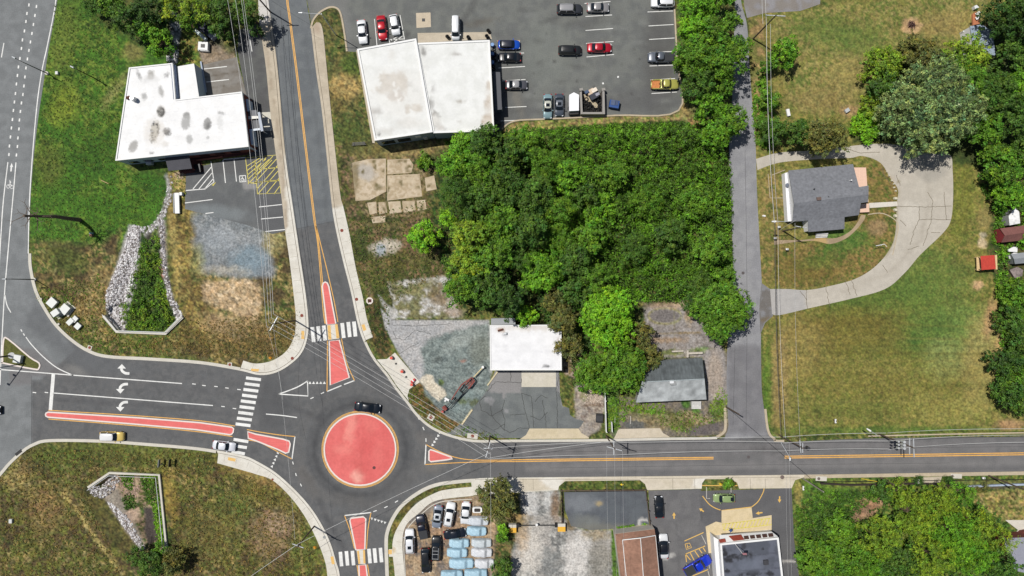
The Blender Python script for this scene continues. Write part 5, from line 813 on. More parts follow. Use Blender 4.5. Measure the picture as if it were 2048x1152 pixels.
    def wide(nm,idx,ins=.08):
        lo=[Vector(B_[i]) for i in idx]; hi=[Vector(T_[i]) for i in idx]; g=sum(lo+hi,Vector())/(2*len(idx)); nn=(lo[-1]-lo[0]).cross(hi[0]-lo[0]).normalized()
        if nn.dot(g-Vector((mid,0,.9)))<0: nn=-nn
        lo=[p.lerp(hi[j],.05)+nn*.025 for j,p in enumerate(lo)]; hi=[p.lerp(lo[j],.04)+nn*.02 for j,p in enumerate(hi)]; m=len(idx)
        cy=g.y
        P=[Vector((p.x,p.y*.96,p.z)) for p in lo+hi]; rawmesh(nm,[tuple(p) for p in P],[(j,j+1,m+j+1,m+j) for j in range(m-1)],M_GLASS,t,True)
    wide('windshield',[0,1,2,3,4]); wide('rear_window',[6,7,8,9,10])
    for s,(i0,i1,i2) in ((1,(4,5,6)),(-1,(0,11,10))):
        pane('side_window',B_[i0],B_[i1],T_[i1],T_[i0],.11); pane('side_window',B_[i1],B_[i2],T_[i2],T_[i1],.11)
    if sunroof: MB().prism([(mid+a,b) for a,b in ((sunroof,-.36),(sunroof+.62,-.36),(sunroof+.62,.36),(sunroof,.36))],zc-.02,zc+.03).build('sunroof',M_GLASS,t)
    if rack:
        for s in (-1,1): MB().tube((wt-.2,s*tw*.8,zc+.06),(rt+.15,s*tw*.8,zc+.06),.03).build('roof_rail',M_GALV,t)
        if rack==2:
            for q_ in (.3,.55,.9): MB().tube((wt+(rt-wt)*q_,-tw*.8,zc+.1),(wt+(rt-wt)*q_,tw*.8,zc+.1),.03).build('crossbar',M_GALV,t)
    for sx in (hl*.62,-hl*.6):
        for s in (-1,1):
            w_=MB().tube((sx,s*Wd*.5-s*.22,.33),(sx,s*(Wd*.5-.01),.33),.33,n=16).build('wheel',M_TYRE,t); MB().tube((sx,s*(Wd*.5-.02),.33),(sx,s*(Wd*.5+.01),.33),.2,n=12).build('rim',M_GALV,w_)
    for s in (-1,1):
        MB().box((hl-.22,s*Wd*.335,.58),(.3,.34,.12),-s*.35).build('headlight',mat('lamp_glass',(225,228,232),.15),t)
        MB().box((-hl+.12,s*Wd*.37,.72),(.2,.3,.14),s*.2).build('tail_light',mat('tail_red',(150,24,26),.3),t)
        MB().box((wb-.28,s*(Wd*.5+.08),zb-.06),(.16,.22,.15)).build('side_mirror',RMt if roof is None else PM,t)
    if bed=='cover': MB().prism([(rb-.1,-Wd*.43),(rb-.1,Wd*.43),(-hl+.1,Wd*.42),(-hl+.1,-Wd*.42)][::-1],zb-.1,zb+.045).build('bed_cover',mat('tonneau',(48,50,54),.7,(3,.06),None),t)
    if bed=='rust': MB().prism([(rb-.12,-Wd*.4),(rb-.12,Wd*.4),(-hl+.15,Wd*.4),(-hl+.15,-Wd*.4)][::-1],.652,.69).build('bed_floor',mat('rusty_bed',(190,122,72),.9,(3,.25),(.8,.2)),t)
    if hood: 
        MB().prism([(wb+.02,-Wd*.42),(hl-.35,-Wd*.36),(hl-.35,Wd*.36),(wb+.02,Wd*.42)],zh-.16,zh-.01).build('hood',paintm(hood,.3,.6),t)
    t.location=Wp(x,y); t.rotation_euler=(0,0,-R(ang)); return t
G1='cars parked in the workshop car park'; G2='used cars parked close together in the corner lot'; G3='cars on the road'; G4='cars in the restaurant lot'
WH=(232,234,236);BK=(24,26,30);DG=(72,76,84);SV=(176,178,178);RD=(184,20,36)
car('sedan',726,66,84,WH,'white sedan at the west end of the row above the workshop',G1)
car('sedan',765,58,84,RD,'bright red sedan parked between two white cars above the workshop roof',G1,L=4.9)
car('hatch',790.5,52,80,WH,'white hatchback right of the red sedan above the workshop roof',G1,L=4.1)
car('van',912,60,90,WH,'white van backed up to the north wall of the workshop',G1,'van',L=4.6,W=1.75)
car('hatch',1018,92,0,(24,82,190),'blue car with a dark roof next to the workshop drums',G1,L=4.4,roof=(44,46,58))
car('sedan',1019,117,180,(34,34,38),'black sedan directly below the blue car at the workshop',G1,L=4.6)
car('sedan',1033,172,0,(86,86,92),'dark grey sedan with light roof beside the long awning',G1,L=4.4,roof=(150,150,152))
car('suv',1138,21,0,(58,60,64),'dark SUV with a silver roof and rails at the top of the car park',G1,'suv',L=5.0,roof=(150,150,152),rack=1)
car('sedan',1195,18,0,(150,148,148),'silver-grey sedan at the top of the marked bays',G1,L=4.5)
car('suv',1139,103,0,(38,40,40),'black hatchback SUV left of the lone red sedan in the bays',G1,'suv',L=4.6,W=1.85)
car('sedan',1198,98,0,(176,22,42),'crimson sedan alone in a marked bay in the middle of the car park',G1,L=4.9)
car('suv',1324,8,180,(236,238,240),'white SUV at the top right of the car park under the tree edge',G1,'suv',L=4.7)
car('pickup',1320,117,180,(96,102,112),'grey-blue pickup half hidden by the roadside tree',G1,'pickup truck',L=5.2,bed='cover')
yp=car('pickup',1328,171,0,(178,176,92),'old yellow pickup with a rusty open bed at the car park edge',G1,'pickup truck',L=5.5,W=2.0,bed='rust')
for k,(x,y) in enumerate(((1322,168),(1322,175))): put_tyre(x,y,.72,('upper' if k==0 else 'lower')+' of the two tyres lying in the bed of the yellow pickup','tyres in the yellow pickup')
car('sedan',1095,214.5,90,(132,160,166),'silver-green sedan with a pale blue bonnet by the south kerb of the car park',G1,L=4.9,roof=(190,192,180),sunroof=-.2)
car('sedan',1118,212,90,(76,84,94),'dark slate sedan right of the silver-green one by the south kerb',G1,L=4.5,roof=(104,110,118),sunroof=-.2)
car('sedan',736.5,814,7,(24,30,38),'black car driving round the red roundabout island',G3,L=5.2,W=1.95)
car('suv',228,871,1,(224,196,110),'pale yellow SUV with a white roof driving on the road south of the long median',G3,'suv',L=4.8,roof=(226,226,226),rack=0)
car('sedan',451,890,8,(228,230,236),'white sedan about to cross the zebra crossing west of the roundabout',G3,L=4.6)
car('sedan',-16,819,0,(20,22,26),'black car cut off by the left edge of the photo',G3,L=4.6)
car('pickup',845,1051,-101,(28,32,46),'dark navy pickup between the white SUV and the silver sedan in the corner lot',G2,'pickup truck',L=4.9,W=1.9,bed='cover')
car('sedan',875.5,1031,97,(136,146,160),'silver-blue sedan near the curved kerb of the corner lot',G2,L=4.6,sunroof=-.3,roof=(196,202,206))
car('suv',899.5,1026.5,-80,(236,238,238),'white SUV with a long dark glass roof in the corner lot',G2,'suv',L=4.9,sunroof=-.5)
car('sedan',931.5,1023.5,95,(238,240,242),'white sedan beside the small white cart in the corner lot',G2,L=4.5)
car('suv',821,1080,-92,(232,234,238),'white SUV with a dark sunroof next to the left kerb of the corner lot',G2,'suv',L=4.9,W=1.9,sunroof=-.6,rack=0)
car('suv',873,1094,-88,(26,28,30),'black off-roader with a silver roof rack in the corner lot',G2,'suv',L=5.0,rack=2)
car('wagon',852,1118,88,(34,36,38),'black estate car nearest the bottom kerb of the corner lot',G2,L=5.0)
car('sedan',910.5,1065,-8,(28,34,44),'dark sedan parked crossways left of a covered car',G2,L=4.5)
car('coupe',1316.5,1011.5,-93,(24,28,32),'glossy black coupe beside the fence of the empty lot',G4,L=4.4)
car('sedan',1325.5,1090,-92,(232,234,236),'white car with a black roof tight against the brown roofed building',G4,L=4.9,W=1.9,roof=(26,28,34))
car('hatch',1446,994,180,(150,172,116),'light green compact car under the small bush',G4,L=4.3,W=1.75,sunroof=-1.2)
car('pickup',1393,1128,-31,(24,56,196),'bright blue pickup with a black bed cover near the dark roofed restaurant',G4,'pickup truck',L=5.9,W=2.1,bed='cover')
# small white cart
t=empty('utility_cart',Wp(955,1017),'tiny white cart with a dark open top under the olive tree','cart')
q=[(a*1.0,b*.55) for a,b in ((-1,-.7),(-.75,-1),(.75,-1),(1,-.7),(1,.7),(.75,1),(-.75,1),(-1,.7))]; x,y,_=Wp(955,1017)
MB().prism([(x+a*.95,y+b) for a,b in q],.2,1.0).build('body',M_TRIM,t); MB().prism([(x+a*.6,y+b*.62) for a,b in q],1.003,1.06).build('seat',mat('dark_seat',(60,54,50),.8),t)
for sx in (-.6,.6):
    for s in (-1,1): MB().tube((x+sx,y+s*.38,.2),(x+sx,y+s*.56,.2),.2,n=10).build('wheel',M_TYRE,t)
# covered cars
CB=(172,204,220);CG=(200,206,212);CL=(212,214,218)
def covered(x,y,L,rgb,label,a=0,W=2.0,seed=1):
    nx_,ny_=44,22; V=[];F=[]; ii,jj=np.meshgrid(np.arange(nx_+1.),np.arange(ny_+1.),indexing='ij'); wr=fb(ii,jj*1.6,9,seed+30,3)
    for i in range(nx_+1):
        u=-1+2*i/nx_
        for j in range(ny_+1):
            v=-1+2*j/ny_; au=abs(u); 
            prof=.8+.12*(1-au)+.5*max(0,min(1,(.62-abs(u+.12))/.22))
            e=max(0,(au-.93)/.07); ev=max(0,(abs(v)-.86)/.14); z=prof*(1-.12*abs(v)**4)
            if abs(v)>.5 and z>1: z-= (z-1)*(abs(v)-.5)/.5*.6
            z=z*(1-max(e,ev)**1.4*.8); wx=L/2*u*(1-.07*abs(v)**3+.012*math.sin(5*v+seed)); wy=W/2*.96*v*(1-.17*au**4+.02*math.sin(6*u+seed*2))
            z+=.16*(wr[i,j]-.5)*(1 if abs(v)>.3 else .5)+.03*math.sin(3*u*L+9*v+seed)
            V.append((wx,wy,max(.12,z)))
    for i in range(nx_):
        for j in range(ny_): b=i*(ny_+1)+j; F.append((b,b+ny_+1,b+ny_+2,b+1))
    o=rawmesh('covered_car',V,F,mat('cover_%d_%d'%(rgb[0],rgb[1]),rgb,.55,(3,.05),None),None,True,label=label,cat='covered car',group='cars under fabric covers in the corner lot'); o.location=Wp(x,y); o.rotation_euler=(0,0,-R(a)); return o
covered(956,1040,4.4,CG,'pale grey covered car partly under the olive tree, topmost of the covered cars',2,1.9,1)
covered(953.5,1060.5,4.1,CB,'light blue covered car right of the dark crossways sedan',2,1.9,2)
covered(918.5,1084.5,4.1,CB,'light blue covered car just below the dark crossways sedan',1,1.9,3)
covered(963,1084,4.1,(196,204,208),'silver-grey covered car second in the right hand column',1,1.8,4)
covered(914.5,1103.5,4.2,CB,'light blue covered car third in the left hand column, beside the black off-roader',1,1.9,5)
covered(963.5,1103,4.3,CL,'lavender-white covered car third in the right hand column',2,1.9,6)
covered(923,1125,5.0,CB,'long light blue covered car fourth in the left hand column',0,2.1,7)
covered(969,1125,4.0,CL,'white wrinkled covered car fourth in the right hand column',0,1.9,8)
covered(904,1148,4.5,(164,196,212),'blue covered car at the bottom edge, left one of the lowest pair',-2,2.0,9)
covered(952,1146,4.7,(164,196,208),'blue covered car at the bottom edge, right one of the lowest pair',-1,2.1,10)
# ---------- trees and plants ----------
TONE=dict(lime=(124,180,34),mid=(96,138,34),dark=(78,112,36),deep=(62,94,32),sage=(132,156,92),olive=(112,114,54),yel=(128,156,40),fresh=(104,154,34))
FK=1.24
def leafcols(rg,n,tone,var=.22):
    c=lin(TONE[tone] if isinstance(tone,str) else tone)/LUM*FK*.8
    k=(1+rg.normal(0,var,(n,1))).clip(.45,1.7); return c[None,:]*k*(1+rg.normal(0,.07,(n,3)))
def tree(x,y,r,h,tone,label,seed,group=None,dens=1.,spiky=0,name='tree',cat='tree',lf=.4,flat=.4):
    """x,y,r: the crown's centre and radius in photo px; h: height of its top in metres"""
    rg=np.random.RandomState(seed); zc=h*.62; c=Wp(x,y,zc); k=S*(H-zc)/H; Rm=r*k; hh=h-zc*.72
    t=empty(name,(c.x,c.y,0),label,cat,group)
    tr=MB(); tr.tube((c.x,c.y,0),(c.x+.1,c.y,h*.45),max(.08,.028*h),max(.05,.02*h),8)
    n_p=int(max(6,2.3*Rm*Rm+6)) if Rm<6 else int(2.1*Rm*Rm); pu=[]
    ang=rg.rand()*6.28; nl=rg.randint(6,10); lob=rg.uniform(.66,1.14,nl)
    for i in range(n_p):
        a=ang+i*2.39996+rg.uniform(-.55,.55); q=math.sqrt((i+.5)/n_p); f=(a/6.28318*nl)%nl; i0=int(f)%nl; f-=int(f); f=f*f*(3-2*f); lb=1+(lob[i0]*(1-f)+lob[(i0+1)%nl]*f-1)*min(1,q*1.3)
        pr=min(1.55 if Rm<6.5 else 2.1,max(.45,Rm*.25))*rg.uniform(.45,1.15); rr=(Rm*1.04-pr*.8)*q*lb*rg.uniform(.88,1.1)
        dome=math.sqrt(max(0,1-(q*.95)**2))
        z=h*.4+(h-h*.4-pr*.6)*(flat*.6+(1-flat*.6)*dome)*rg.uniform(.5,1.0)
        if rg.rand()<.15 and i>2: z*=.55
        pu.append((c.x+rr*math.cos(a),c.y+rr*math.sin(a),z,pr))
        if q>.5 and rg.rand()<.45: pu.append((c.x+rr*.9*math.cos(a+.2),c.y+rr*.9*math.sin(a+.2),z*.66,pr*1.1))
    for j in range(5):
        p=pu[rg.randint(len(pu))]; tr.tube((c.x,c.y,h*.38),(p[0],p[1],p[2]*.9),.012*h,.04,6)
    tr.build('trunk',M_BARK,t)
    Cn=[];Nn=[];Sz=[];Co=[]
    tn=lin(TONE[tone])
    for (px,py,pz,pr) in pu:
        m=int(6.4*pr*pr*dens)+3; d=rg.normal(size=(m,3)); d/=np.linalg.norm(d,axis=1,keepdims=True); d[:,2]=np.where(d[:,2]<-.1,-d[:,2],d[:,2])
        cc=np.array([px,py,pz])+d*pr*rg.uniform(.3,1.25,(m,1))*np.array([1,1,1.15]); kb=(1+rg.normal(0,.3,m)).clip(.45,1.9)*(1+rg.normal(0,.1)); nlf=rg.randint(10,20,m); idx=np.repeat(np.arange(m),nlf); n=len(idx)
        if tone=='sage': kb=kb*np.where(rg.rand(m)<.5,.5,1.3)
        rc=rg.uniform(.2,.42,m)[idx][:,None]; o=rg.normal(size=(n,3))*np.array([.6,.6,.4])*rc; P=cc[idx]+o; Cn.append(P)
        Nn.append(d[idx]*.35+o/rc*.45+np.array([0,0,.75])+rg.normal(0,.35,(n,3))); Sz.append(rg.uniform(.6,1.3,n)*lf*.78)
        hue=rg.normal(0,.07)+rg.normal(0,.06,m)[idx][:,None]
        Co.append(leafcols(rg,n,tone,.17)*kb[idx][:,None]*np.concatenate([1+hue*1.6,1+hue*.3,1-hue],1))
    leaves('crown',np.vstack(Cn),np.vstack(Nn),np.concatenate(Sz),np.vstack(Co),M_LEAF,t,asp=.32 if spiky else .62); return t
def cover(name,poly,n,hf,tones,label,cat,seed,lf=.35,asp=.5,kind='stuff',up=.5,holes=(),zmin=.05,ns=(26,9)):
    """low growth scattered in a px polygon; hf = (low,high) height of its lumpy top"""
    rg=np.random.RandomState(seed); xs=[p[0] for p in poly];ys=[p[1] for p in poly]; X=rg.uniform(min(xs),max(xs),int(n*2.2));Y=rg.uniform(min(ys),max(ys),int(n*2.2))
    ok=inpoly(X,Y,poly)
    for h_ in holes: ok&=~inpoly(X,Y,h_)
    per=12 if hf[1]>1 else 5; m=n//per; X=X[ok][:m];Y=Y[ok][:m]; m=len(X); e=segd(X,Y,poly,True)
    top=hf[0]+(hf[1]-hf[0])*np.clip(fb(X,Y,ns[0],seed)*1.7-.35,0,1)+(hf[1]-hf[0])*.6*(vn(X,Y,ns[1],seed+3)-.5); top*=np.clip(e/14,.25,1)
    top=top*(1-.85*rg.rand(m)**1.3); kb=(1+rg.normal(0,.3,m)).clip(.4,1.8); idx=np.repeat(np.arange(m),per); n=len(idx); rc=lf*(.85 if hf[1]>1 else .6)/S
    X=X[idx]+rg.normal(0,.6,n)*rc;Y=Y[idx]+rg.normal(0,.6,n)*rc; z=np.maximum(zmin,top[idx]+rg.normal(0,.3,n)*lf)+depth(X,Y); k=S
    P=np.stack([(X-CX)*k,(CY-Y)*k,z],1)
    if hf[1]>1.5: # the outline was traced at crown height
        k2=(H-z)/H; P[:,0]*=k2; P[:,1]*=k2
    N=rg.normal(0,.45,(n,3))+np.array([0,0,up+.25]); f=fb(X,Y,26,seed+11); w=fb(X,Y,9,seed+17)
    cs=[leafcols(rg,n,t) for t in tones]; ti=np.clip(((f*1.6-.3)*len(tones)+rg.normal(0,.35,n)),0,len(tones)-1e-3).astype(int)
    col=np.choose(ti[:,None],cs)*kb[idx][:,None]*(.75+.5*w)[:,None]
    return leaves(name,P,N,rg.uniform(.6,1.35,n)*lf,col,M_LEAF,None,asp,kind=kind,label=label,cat=cat)
GW='trees of the overgrown wood'
wood=[ # x,y,r,h,tone,label
(936,300,40,9,'fresh','bright edged tree on the upper left corner of the wood below the workshop'),(968,285,36,11,'dark','dark feathery tree touching the south edge of the workshop roof'),
(908,330,36,9,'fresh','yellow-green tree on the west edge of the wood by the concrete slabs'),(962,345,44,11,'mid','broad tree just inside the west edge of the wood, second row'),
(1015,315,38,10,'dark','dark tree in the top row of the wood east of the feathery one'),(1050,285,32,8,'mid','rounded tree at the top edge of the wood near the kerb bend'),(1090,330,38,9,'mid','mid green tree in the upper middle of the wood'),
(1140,355,36,9,'fresh','fresh green tree right of the middle of the wood top'),(1010,375,46,12,'dark','large dark tree in the west half of the wood'),(915,385,42,11,'dark','dark tree at the west edge of the wood beside the old slabs'),
(955,412,40,12,'dark','dark tree behind the west edge of the wood, level with the old slabs'),(1065,395,44,11,'dark','deep green tree near the centre of the wood'),(1120,420,38,10,'mid','medium tree at the centre of the wood'),
(1000,445,44,12,'mid','tall tree south of the large dark one in the west half'),(940,470,42,11,'yel','yellowish tree behind the lime bush on the west edge'),(895,435,22,8,'lime','small bright lime tree on the west edge of the wood'),
(847,475,33,6,'lime','lone lime green round tree standing out west of the wood'),(1060,460,42,11,'dark','dark tree beside the black gap in the wood'),(1120,480,40,10,'mid','tree south-east of the black gap in the wood'),
(990,510,42,11,'mid','tree in the lower west half of the wood'),(935,530,38,10,'yel','light green tree on the southwest side of the wood'),(1040,520,30,10,'dark','small dark tree below the black gap in the wood'),
(925,578,34,9,'mid','tree nearest the pale gravel patch, southwest tip of the wood'),(975,575,42,10,'dark','tree above the lean-to shed, left one'),(1015,600,34,9,'deep','very dark tree between the shed and the wood'),
(1085,545,48,10,'fresh','leafy bright tree in the lower middle of the wood'),(1150,520,42,11,'dark','dark tree south of the wood centre'),(1195,560,34,10,'mid','slim tree north of the big lime tree'),(1150,580,36,9,'dark','dark tree left above the big lime tree'),
(1180,480,38,9,'mid','tree on the boundary between the tall wood and the low thicket'),(1200,420,36,8,'fresh','fresh tree at the middle of the wood, right of the tall crowns'),(1170,390,34,9,'dark','dark tree above the fresh one right of the tall crowns'),
(1225,350,34,7,'mid','small tree rising from the thicket, upper right of the wood'),(1290,400,34,7,'mid','small tree in the middle of the thicket'),(1340,470,36,7,'dark','dark small tree low in the thicket'),(1390,400,40,7,'mid','spreading tree in the thicket near the alley'),(1270,500,34,7,'dark','dark tree at the lower left of the thicket'),(1420,500,38,7,'mid','tree in the thicket right beside the alley'),
(1110,600,30,8,'olive','olive tree north-east of the small white building'),(1125,640,34,8,'olive','brown-green tree over the right corner of the small white roof'),(1050,632,24,6,'lime','bright green young tree reaching over the white roof'),(1140,690,30,7,'olive','brownish tree right of the small white building'),
(1215,637,64,9,'lime','big bright lime green tree near the old lot'),(1190,745,46,8,'mid','feathery tree above the white fence, left one'),(1250,735,54,9,'mid','broad feathery tree above the derelict house, middle one'),(1295,720,34,8,'olive','olive tree whose edge covers the derelict roof'),(1280,670,28,7,'olive','brown-green tree between the lime tree and the old lot'),
(1435,622,60,8,'mid','round tree bulging over the alley beside the old lot'),(1400,590,44,7,'dark','darker tree above the round one by the alley'),(1450,560,26,6,'mid','small tree on the alley edge above the round one')]
for i,(x,y,r,h,tn,lb) in enumerate(wood): tree(x,y,r*(1.12 if x<1110 else 1.06),h+((i*7)%5-2)*.9+(1.6 if x<1110 else 0),tn,lb,100+i,GW,spiky=tn in('mid','dark') and i%3==0,lf=.42 if r>30 else .36)
cover('thicket',[(1000,268),(1060,262),(1200,250),(1385,246),(1440,262),(1462,330),(1464,470),(1466,570),(1400,600),(1290,602),(1270,600),(1130,600),(1100,560),(1090,460),(1120,400),(1040,320)],84000,(.6,5.6),['mid','dark','mid','fresh','dark'],'dense green thicket of vines and saplings filling the east half of the wood','thicket',5,lf=.5,asp=.3,up=.35)
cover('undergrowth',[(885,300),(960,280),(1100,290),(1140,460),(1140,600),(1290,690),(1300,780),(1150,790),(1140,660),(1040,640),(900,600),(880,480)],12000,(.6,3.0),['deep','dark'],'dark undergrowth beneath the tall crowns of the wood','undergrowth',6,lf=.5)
roadside=[(1400,12,46,10,'fresh','bright tree at the top edge between car park and alley'),(1440,-10,36,10,'fresh','bright tree cut by the top edge beside the alley'),(1385,60,36,10,'lime','lime green tree above the grey-blue pickup'),(1425,70,42,11,'mid','roadside tree second from the top next to the alley'),(1465,45,22,9,'mid','small crown leaning over the alley near the top'),
(1390,115,46,11,'mid','tree spreading over the grey-blue pickup'),(1440,125,48,11,'mid','largest roadside tree beside the alley'),(1478,95,26,9,'mid','branchy crown over the alley level with the crimson sedan'),(1400,165,40,10,'dark','dark tree right of the yellow pickup'),(1450,165,28,9,'mid','small tree right of the dark one by the alley'),(1415,210,36,8,'fresh','fresh green tree south of the yellow pickup'),(1462,245,38,8,'mid','tree leaning over the alley at the wood corner'),(1430,270,34,7,'fresh','tree at the north-east corner of the wood')]
for i,(x,y,r,h,tn,lb) in enumerate(roadside): tree(x,y,r,h,tn,lb,200+i,'trees in the strip between car park and alley')
tl=[(255,40,34,9,'dark','dark tree left end of the grove above the L-shaped building'),(300,20,36,9,'deep','very dark tree at the top edge left of the creek'),(318,80,34,7,'fresh','bright bushy tree directly north of the L-shaped building'),(290,60,26,7,'fresh','rounded bright tree left of the bushy one by the creek'),(345,12,32,8,'yel','yellow-green tree at the top edge over the creek'),(400,15,36,9,'yel','broad yellow-green tree at the top edge beside the tanks'),(375,40,22,8,'mid','small tree hanging over the creek'),(450,20,34,9,'dark','dark tree at the top edge under the wires'),(440,60,24,7,'dark','dark shrub like tree right of the tank'),(495,25,32,9,'dark','dark tree right of the wires at the top edge'),(190,5,26,5,'dark','dark tree nearest the highway at the top edge'),(510,60,16,6,'deep','small dark tree by the pavement at the top left'),(225,12,26,7,'mid','tree at the top edge between the highway and the creek')]
for i,(x,y,r,h,tn,lb) in enumerate(tl): tree(x,y,r,h,tn,lb,300+i,'trees along the creek at the top')
ea=[(1572,108,34,6,'fresh','round tree on the lawn near the alley pole'),(1537,128,20,4,'mid','small bush like tree left of the round lawn tree'),(1540,200,24,5,'mid','narrow tree under the wires by the alley'),(1545,262,30,6,'dark','dark tree under the wires above the driveway'),(1598,262,34,7,'dark','dark tree left of the rounded tree above the grey roof'),(1652,275,50,9,'olive','rounded tree shading the grey shingle roof'),(1525,240,14,4,'mid','small sapling at the alley edge above the driveway'),
(1742,212,28,4,'yel','yellow-green bush left of the big oak'),(1735,252,36,2.5,'lime','low lime green bush above the driveway'),(1770,130,44,8,'yel','tree at the upper left side of the big oak'),(1760,170,34,8,'dark','dark tree below the yellow-green one at the oak'),(1830,110,46,9,'olive','olive tree on the north side of the oak'),
(1875,190,78,13,'sage','huge pale sage green oak spreading over the driveway'),(1925,225,50,11.5,'sage','right lobe of sage green foliage joined to the huge oak'),(1880,262,50,11,'sage','sage crown directly south of the huge oak over the driveway'),(1925,165,46,12,'mid','green crown on the right shoulder of the huge oak'),(1810,215,60,11,'sage','left lobe tree joined to the huge oak'),(1835,268,46,10,'sage','sage tree over the driveway bend south of the oak'),(1935,120,46,10,'yel','yellow-green tree hiding the blue-grey roof'),(1975,190,56,11,'dark','green tree on the right side of the oak'),(1965,260,40,9,'mid','tree below right of the oak by the driveway'),
(2010,30,50,11,'deep','dark tree in the top right corner'),(2060,60,50,11,'deep','dark tree cut by the right edge near the top'),(2030,110,40,9,'dark','dark tree right of the blue-grey roof'),(2045,170,44,9,'fresh','bright tree at the right edge beside the oak'),(2030,240,44,9,'dark','dark tree at the right edge level with the oak trunk'),(2005,330,50,8,'mid','round tree right of the driveway loop'),(2050,300,44,9,'dark','tree cut by the right edge near the driveway loop'),(2020,390,36,6,'fresh','bright tree above the white mossy shed'),
(2055,480,18,4,'fresh','small tree over the maroon shed'),(2025,590,34,5,'mid','tree below the junk heap at the right edge'),(2020,640,34,5,'dark','dark tree at the right lawn edge, upper'),(2050,680,36,6,'dark','tree cut by the right edge beside the lawn'),(2010,725,34,7,'deep','dark conifer like tree at the right lawn edge'),(2025,790,44,7,'dark','large round tree at the lower right lawn edge'),(2045,745,40,7,'mid','tree between the conifer and the round one at the right edge')]
for i,(x,y,r,h,tn,lb) in enumerate(ea): tree(x,y,r,h,tn,lb,400+i,'trees east of the alley',lf=.34 if tn=='sage' else .42,dens=1.1 if tn=='sage' else 1,flat=.4)
so_=[(1680,1060,40,6,'mid','tree in the left half of the lower right wood'),(1640,1120,44,6,'mid','tree at the bottom edge near the restaurant drive'),(1705,1115,44,7,'mid','tree at the bottom edge left of the wood centre'),(1755,1075,44,8,'yel','yellowish tree south of the bare brown patch'),(1800,1130,46,9,'dark','dark tree at the bottom edge in the middle of the lower wood'),(1770,985,26,4,'dark','dark tree above the bare brown patch'),(1800,985,30,6,'yel','feathery light tree by the road side wall'),(1825,1030,48,9,'yel','large feathery tree in the centre of the lower right wood'),(1880,1000,40,9,'yel','feathery tree under the road side railing'),(1925,985,26,9,'fresh','narrow bright tree overlapping the white railing'),(1900,1060,50,10,'fresh','tall tree in the lower right wood, right of centre'),(1860,1110,48,10,'yel','feathery tree near the bottom edge right of centre'),(1950,1045,42,10,'yel','tree whose top borders the bottom right lawn'),(1940,1110,50,10,'fresh','tall tree at the bottom edge near the corner house'),(1995,1075,34,9,'yel','tree hiding the west side of the corner house'),(2000,1130,38,9,'dark','dark tree at the bottom edge beside the corner house'),(1740,1150,40,8,'fresh','tree cut by the bottom edge left of the dark one')]
for i,(x,y,r,h,tn,lb) in enumerate(so_): tree(x,y,r,h+((i*5)%4-1)*.9,tn,lb,500+i,'trees of the lower right wood',spiky=tn in('yel','fresh'),flat=.4)
cover('thicket',[(1592,1010),(1640,980),(1720,985),(1830,972),(1810,1010),(1740,1000),(1705,1040),(1760,1060),(1800,1060),(1800,1190),(1600,1190)],20000,(.3,2.2),['dark','mid','deep','dark','fresh'],'low thicket of saplings and vines at the left of the lower right wood','thicket',9,lf=.48,asp=.3)
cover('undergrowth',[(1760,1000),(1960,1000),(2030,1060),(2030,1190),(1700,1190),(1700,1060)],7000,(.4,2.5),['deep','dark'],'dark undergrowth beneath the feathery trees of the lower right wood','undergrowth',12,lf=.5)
cover('thicket',[(1960,370),(2000,370),(2080,360),(2080,740),(2000,700),(1998,610),(1990,560),(1998,520),(1985,480),(1990,430)],13000,(.3,1.8),['mid','fresh','dark'],'bright green bushes around the sheds on the right edge','bushes',10,lf=.42,holes=[[(2000,455),(2060,450),(2060,488),(2000,488)],[(2016,410),(2044,410),(2044,450),(2016,450)],[(2020,498),(2060,498),(2060,556),(2016,556)]])
cover('thicket',[(1510,140),(1530,150),(1548,200),(1560,280),(1545,300),(1512,295),(1505,230)],2600,(.3,1.2),['mid','fresh'],'leafy weeds beside the alley above the driveway','weeds',11,lf=.4)
others=[(992,1001,46,8,'olive','olive brown tree standing over the corner of the pavement and the small cart'),(1003,1140,26,6,'dark','dark tree at the bottom edge between the covered cars and the gravel yard'),(1003,1074,14,4,'mid','small tree beside the yellow gate block'),(1004,1062,12,4,'lime','thin bright sapling right of the covered cars'),(1457,966,14,3,'mid','small rounded shrub on the kerbed island above the light green car'),
(272,1114,22,4,'dark','dark bush at the lower end of the concrete channel, left one'),(300,1130,30,5,'dark','dark bush at the bottom edge below the channel'),(345,1125,30,5,'olive','olive bush at the bottom edge right of the channel end'),(322,1100,18,3,'mid','green bush touching the end of the long channel wall'),(848,324,20,2.5,'mid','low green shrub at the corner of the old slabs'),(1410,1,12,3,'mid','tiny shrub at the top by the car park')]
for i,(x,y,r,h,tn,lb) in enumerate(others[:-1]): tree(x,y,r,h,tn,lb,600+i,None,name='shrub' if h<5 else 'tree',cat='shrub' if h<5 else 'tree')
for i,(x,y,r,lb) in enumerate(((1950,978,11,'left one of two round brown-green shrubs behind the roadside wall'),(1970,977,11,'right one of two round brown-green shrubs behind the roadside wall'),(1897,960,11,'dark shrub at the right side of the small driveway by the road'),(1838,962,12,'dark shrub at the left side of the small driveway by the road'))): tree(x,y,r,1.6,'olive' if i<2 else 'deep',lb,650+i,None,name='shrub',cat='shrub',lf=.25,flat=.2)
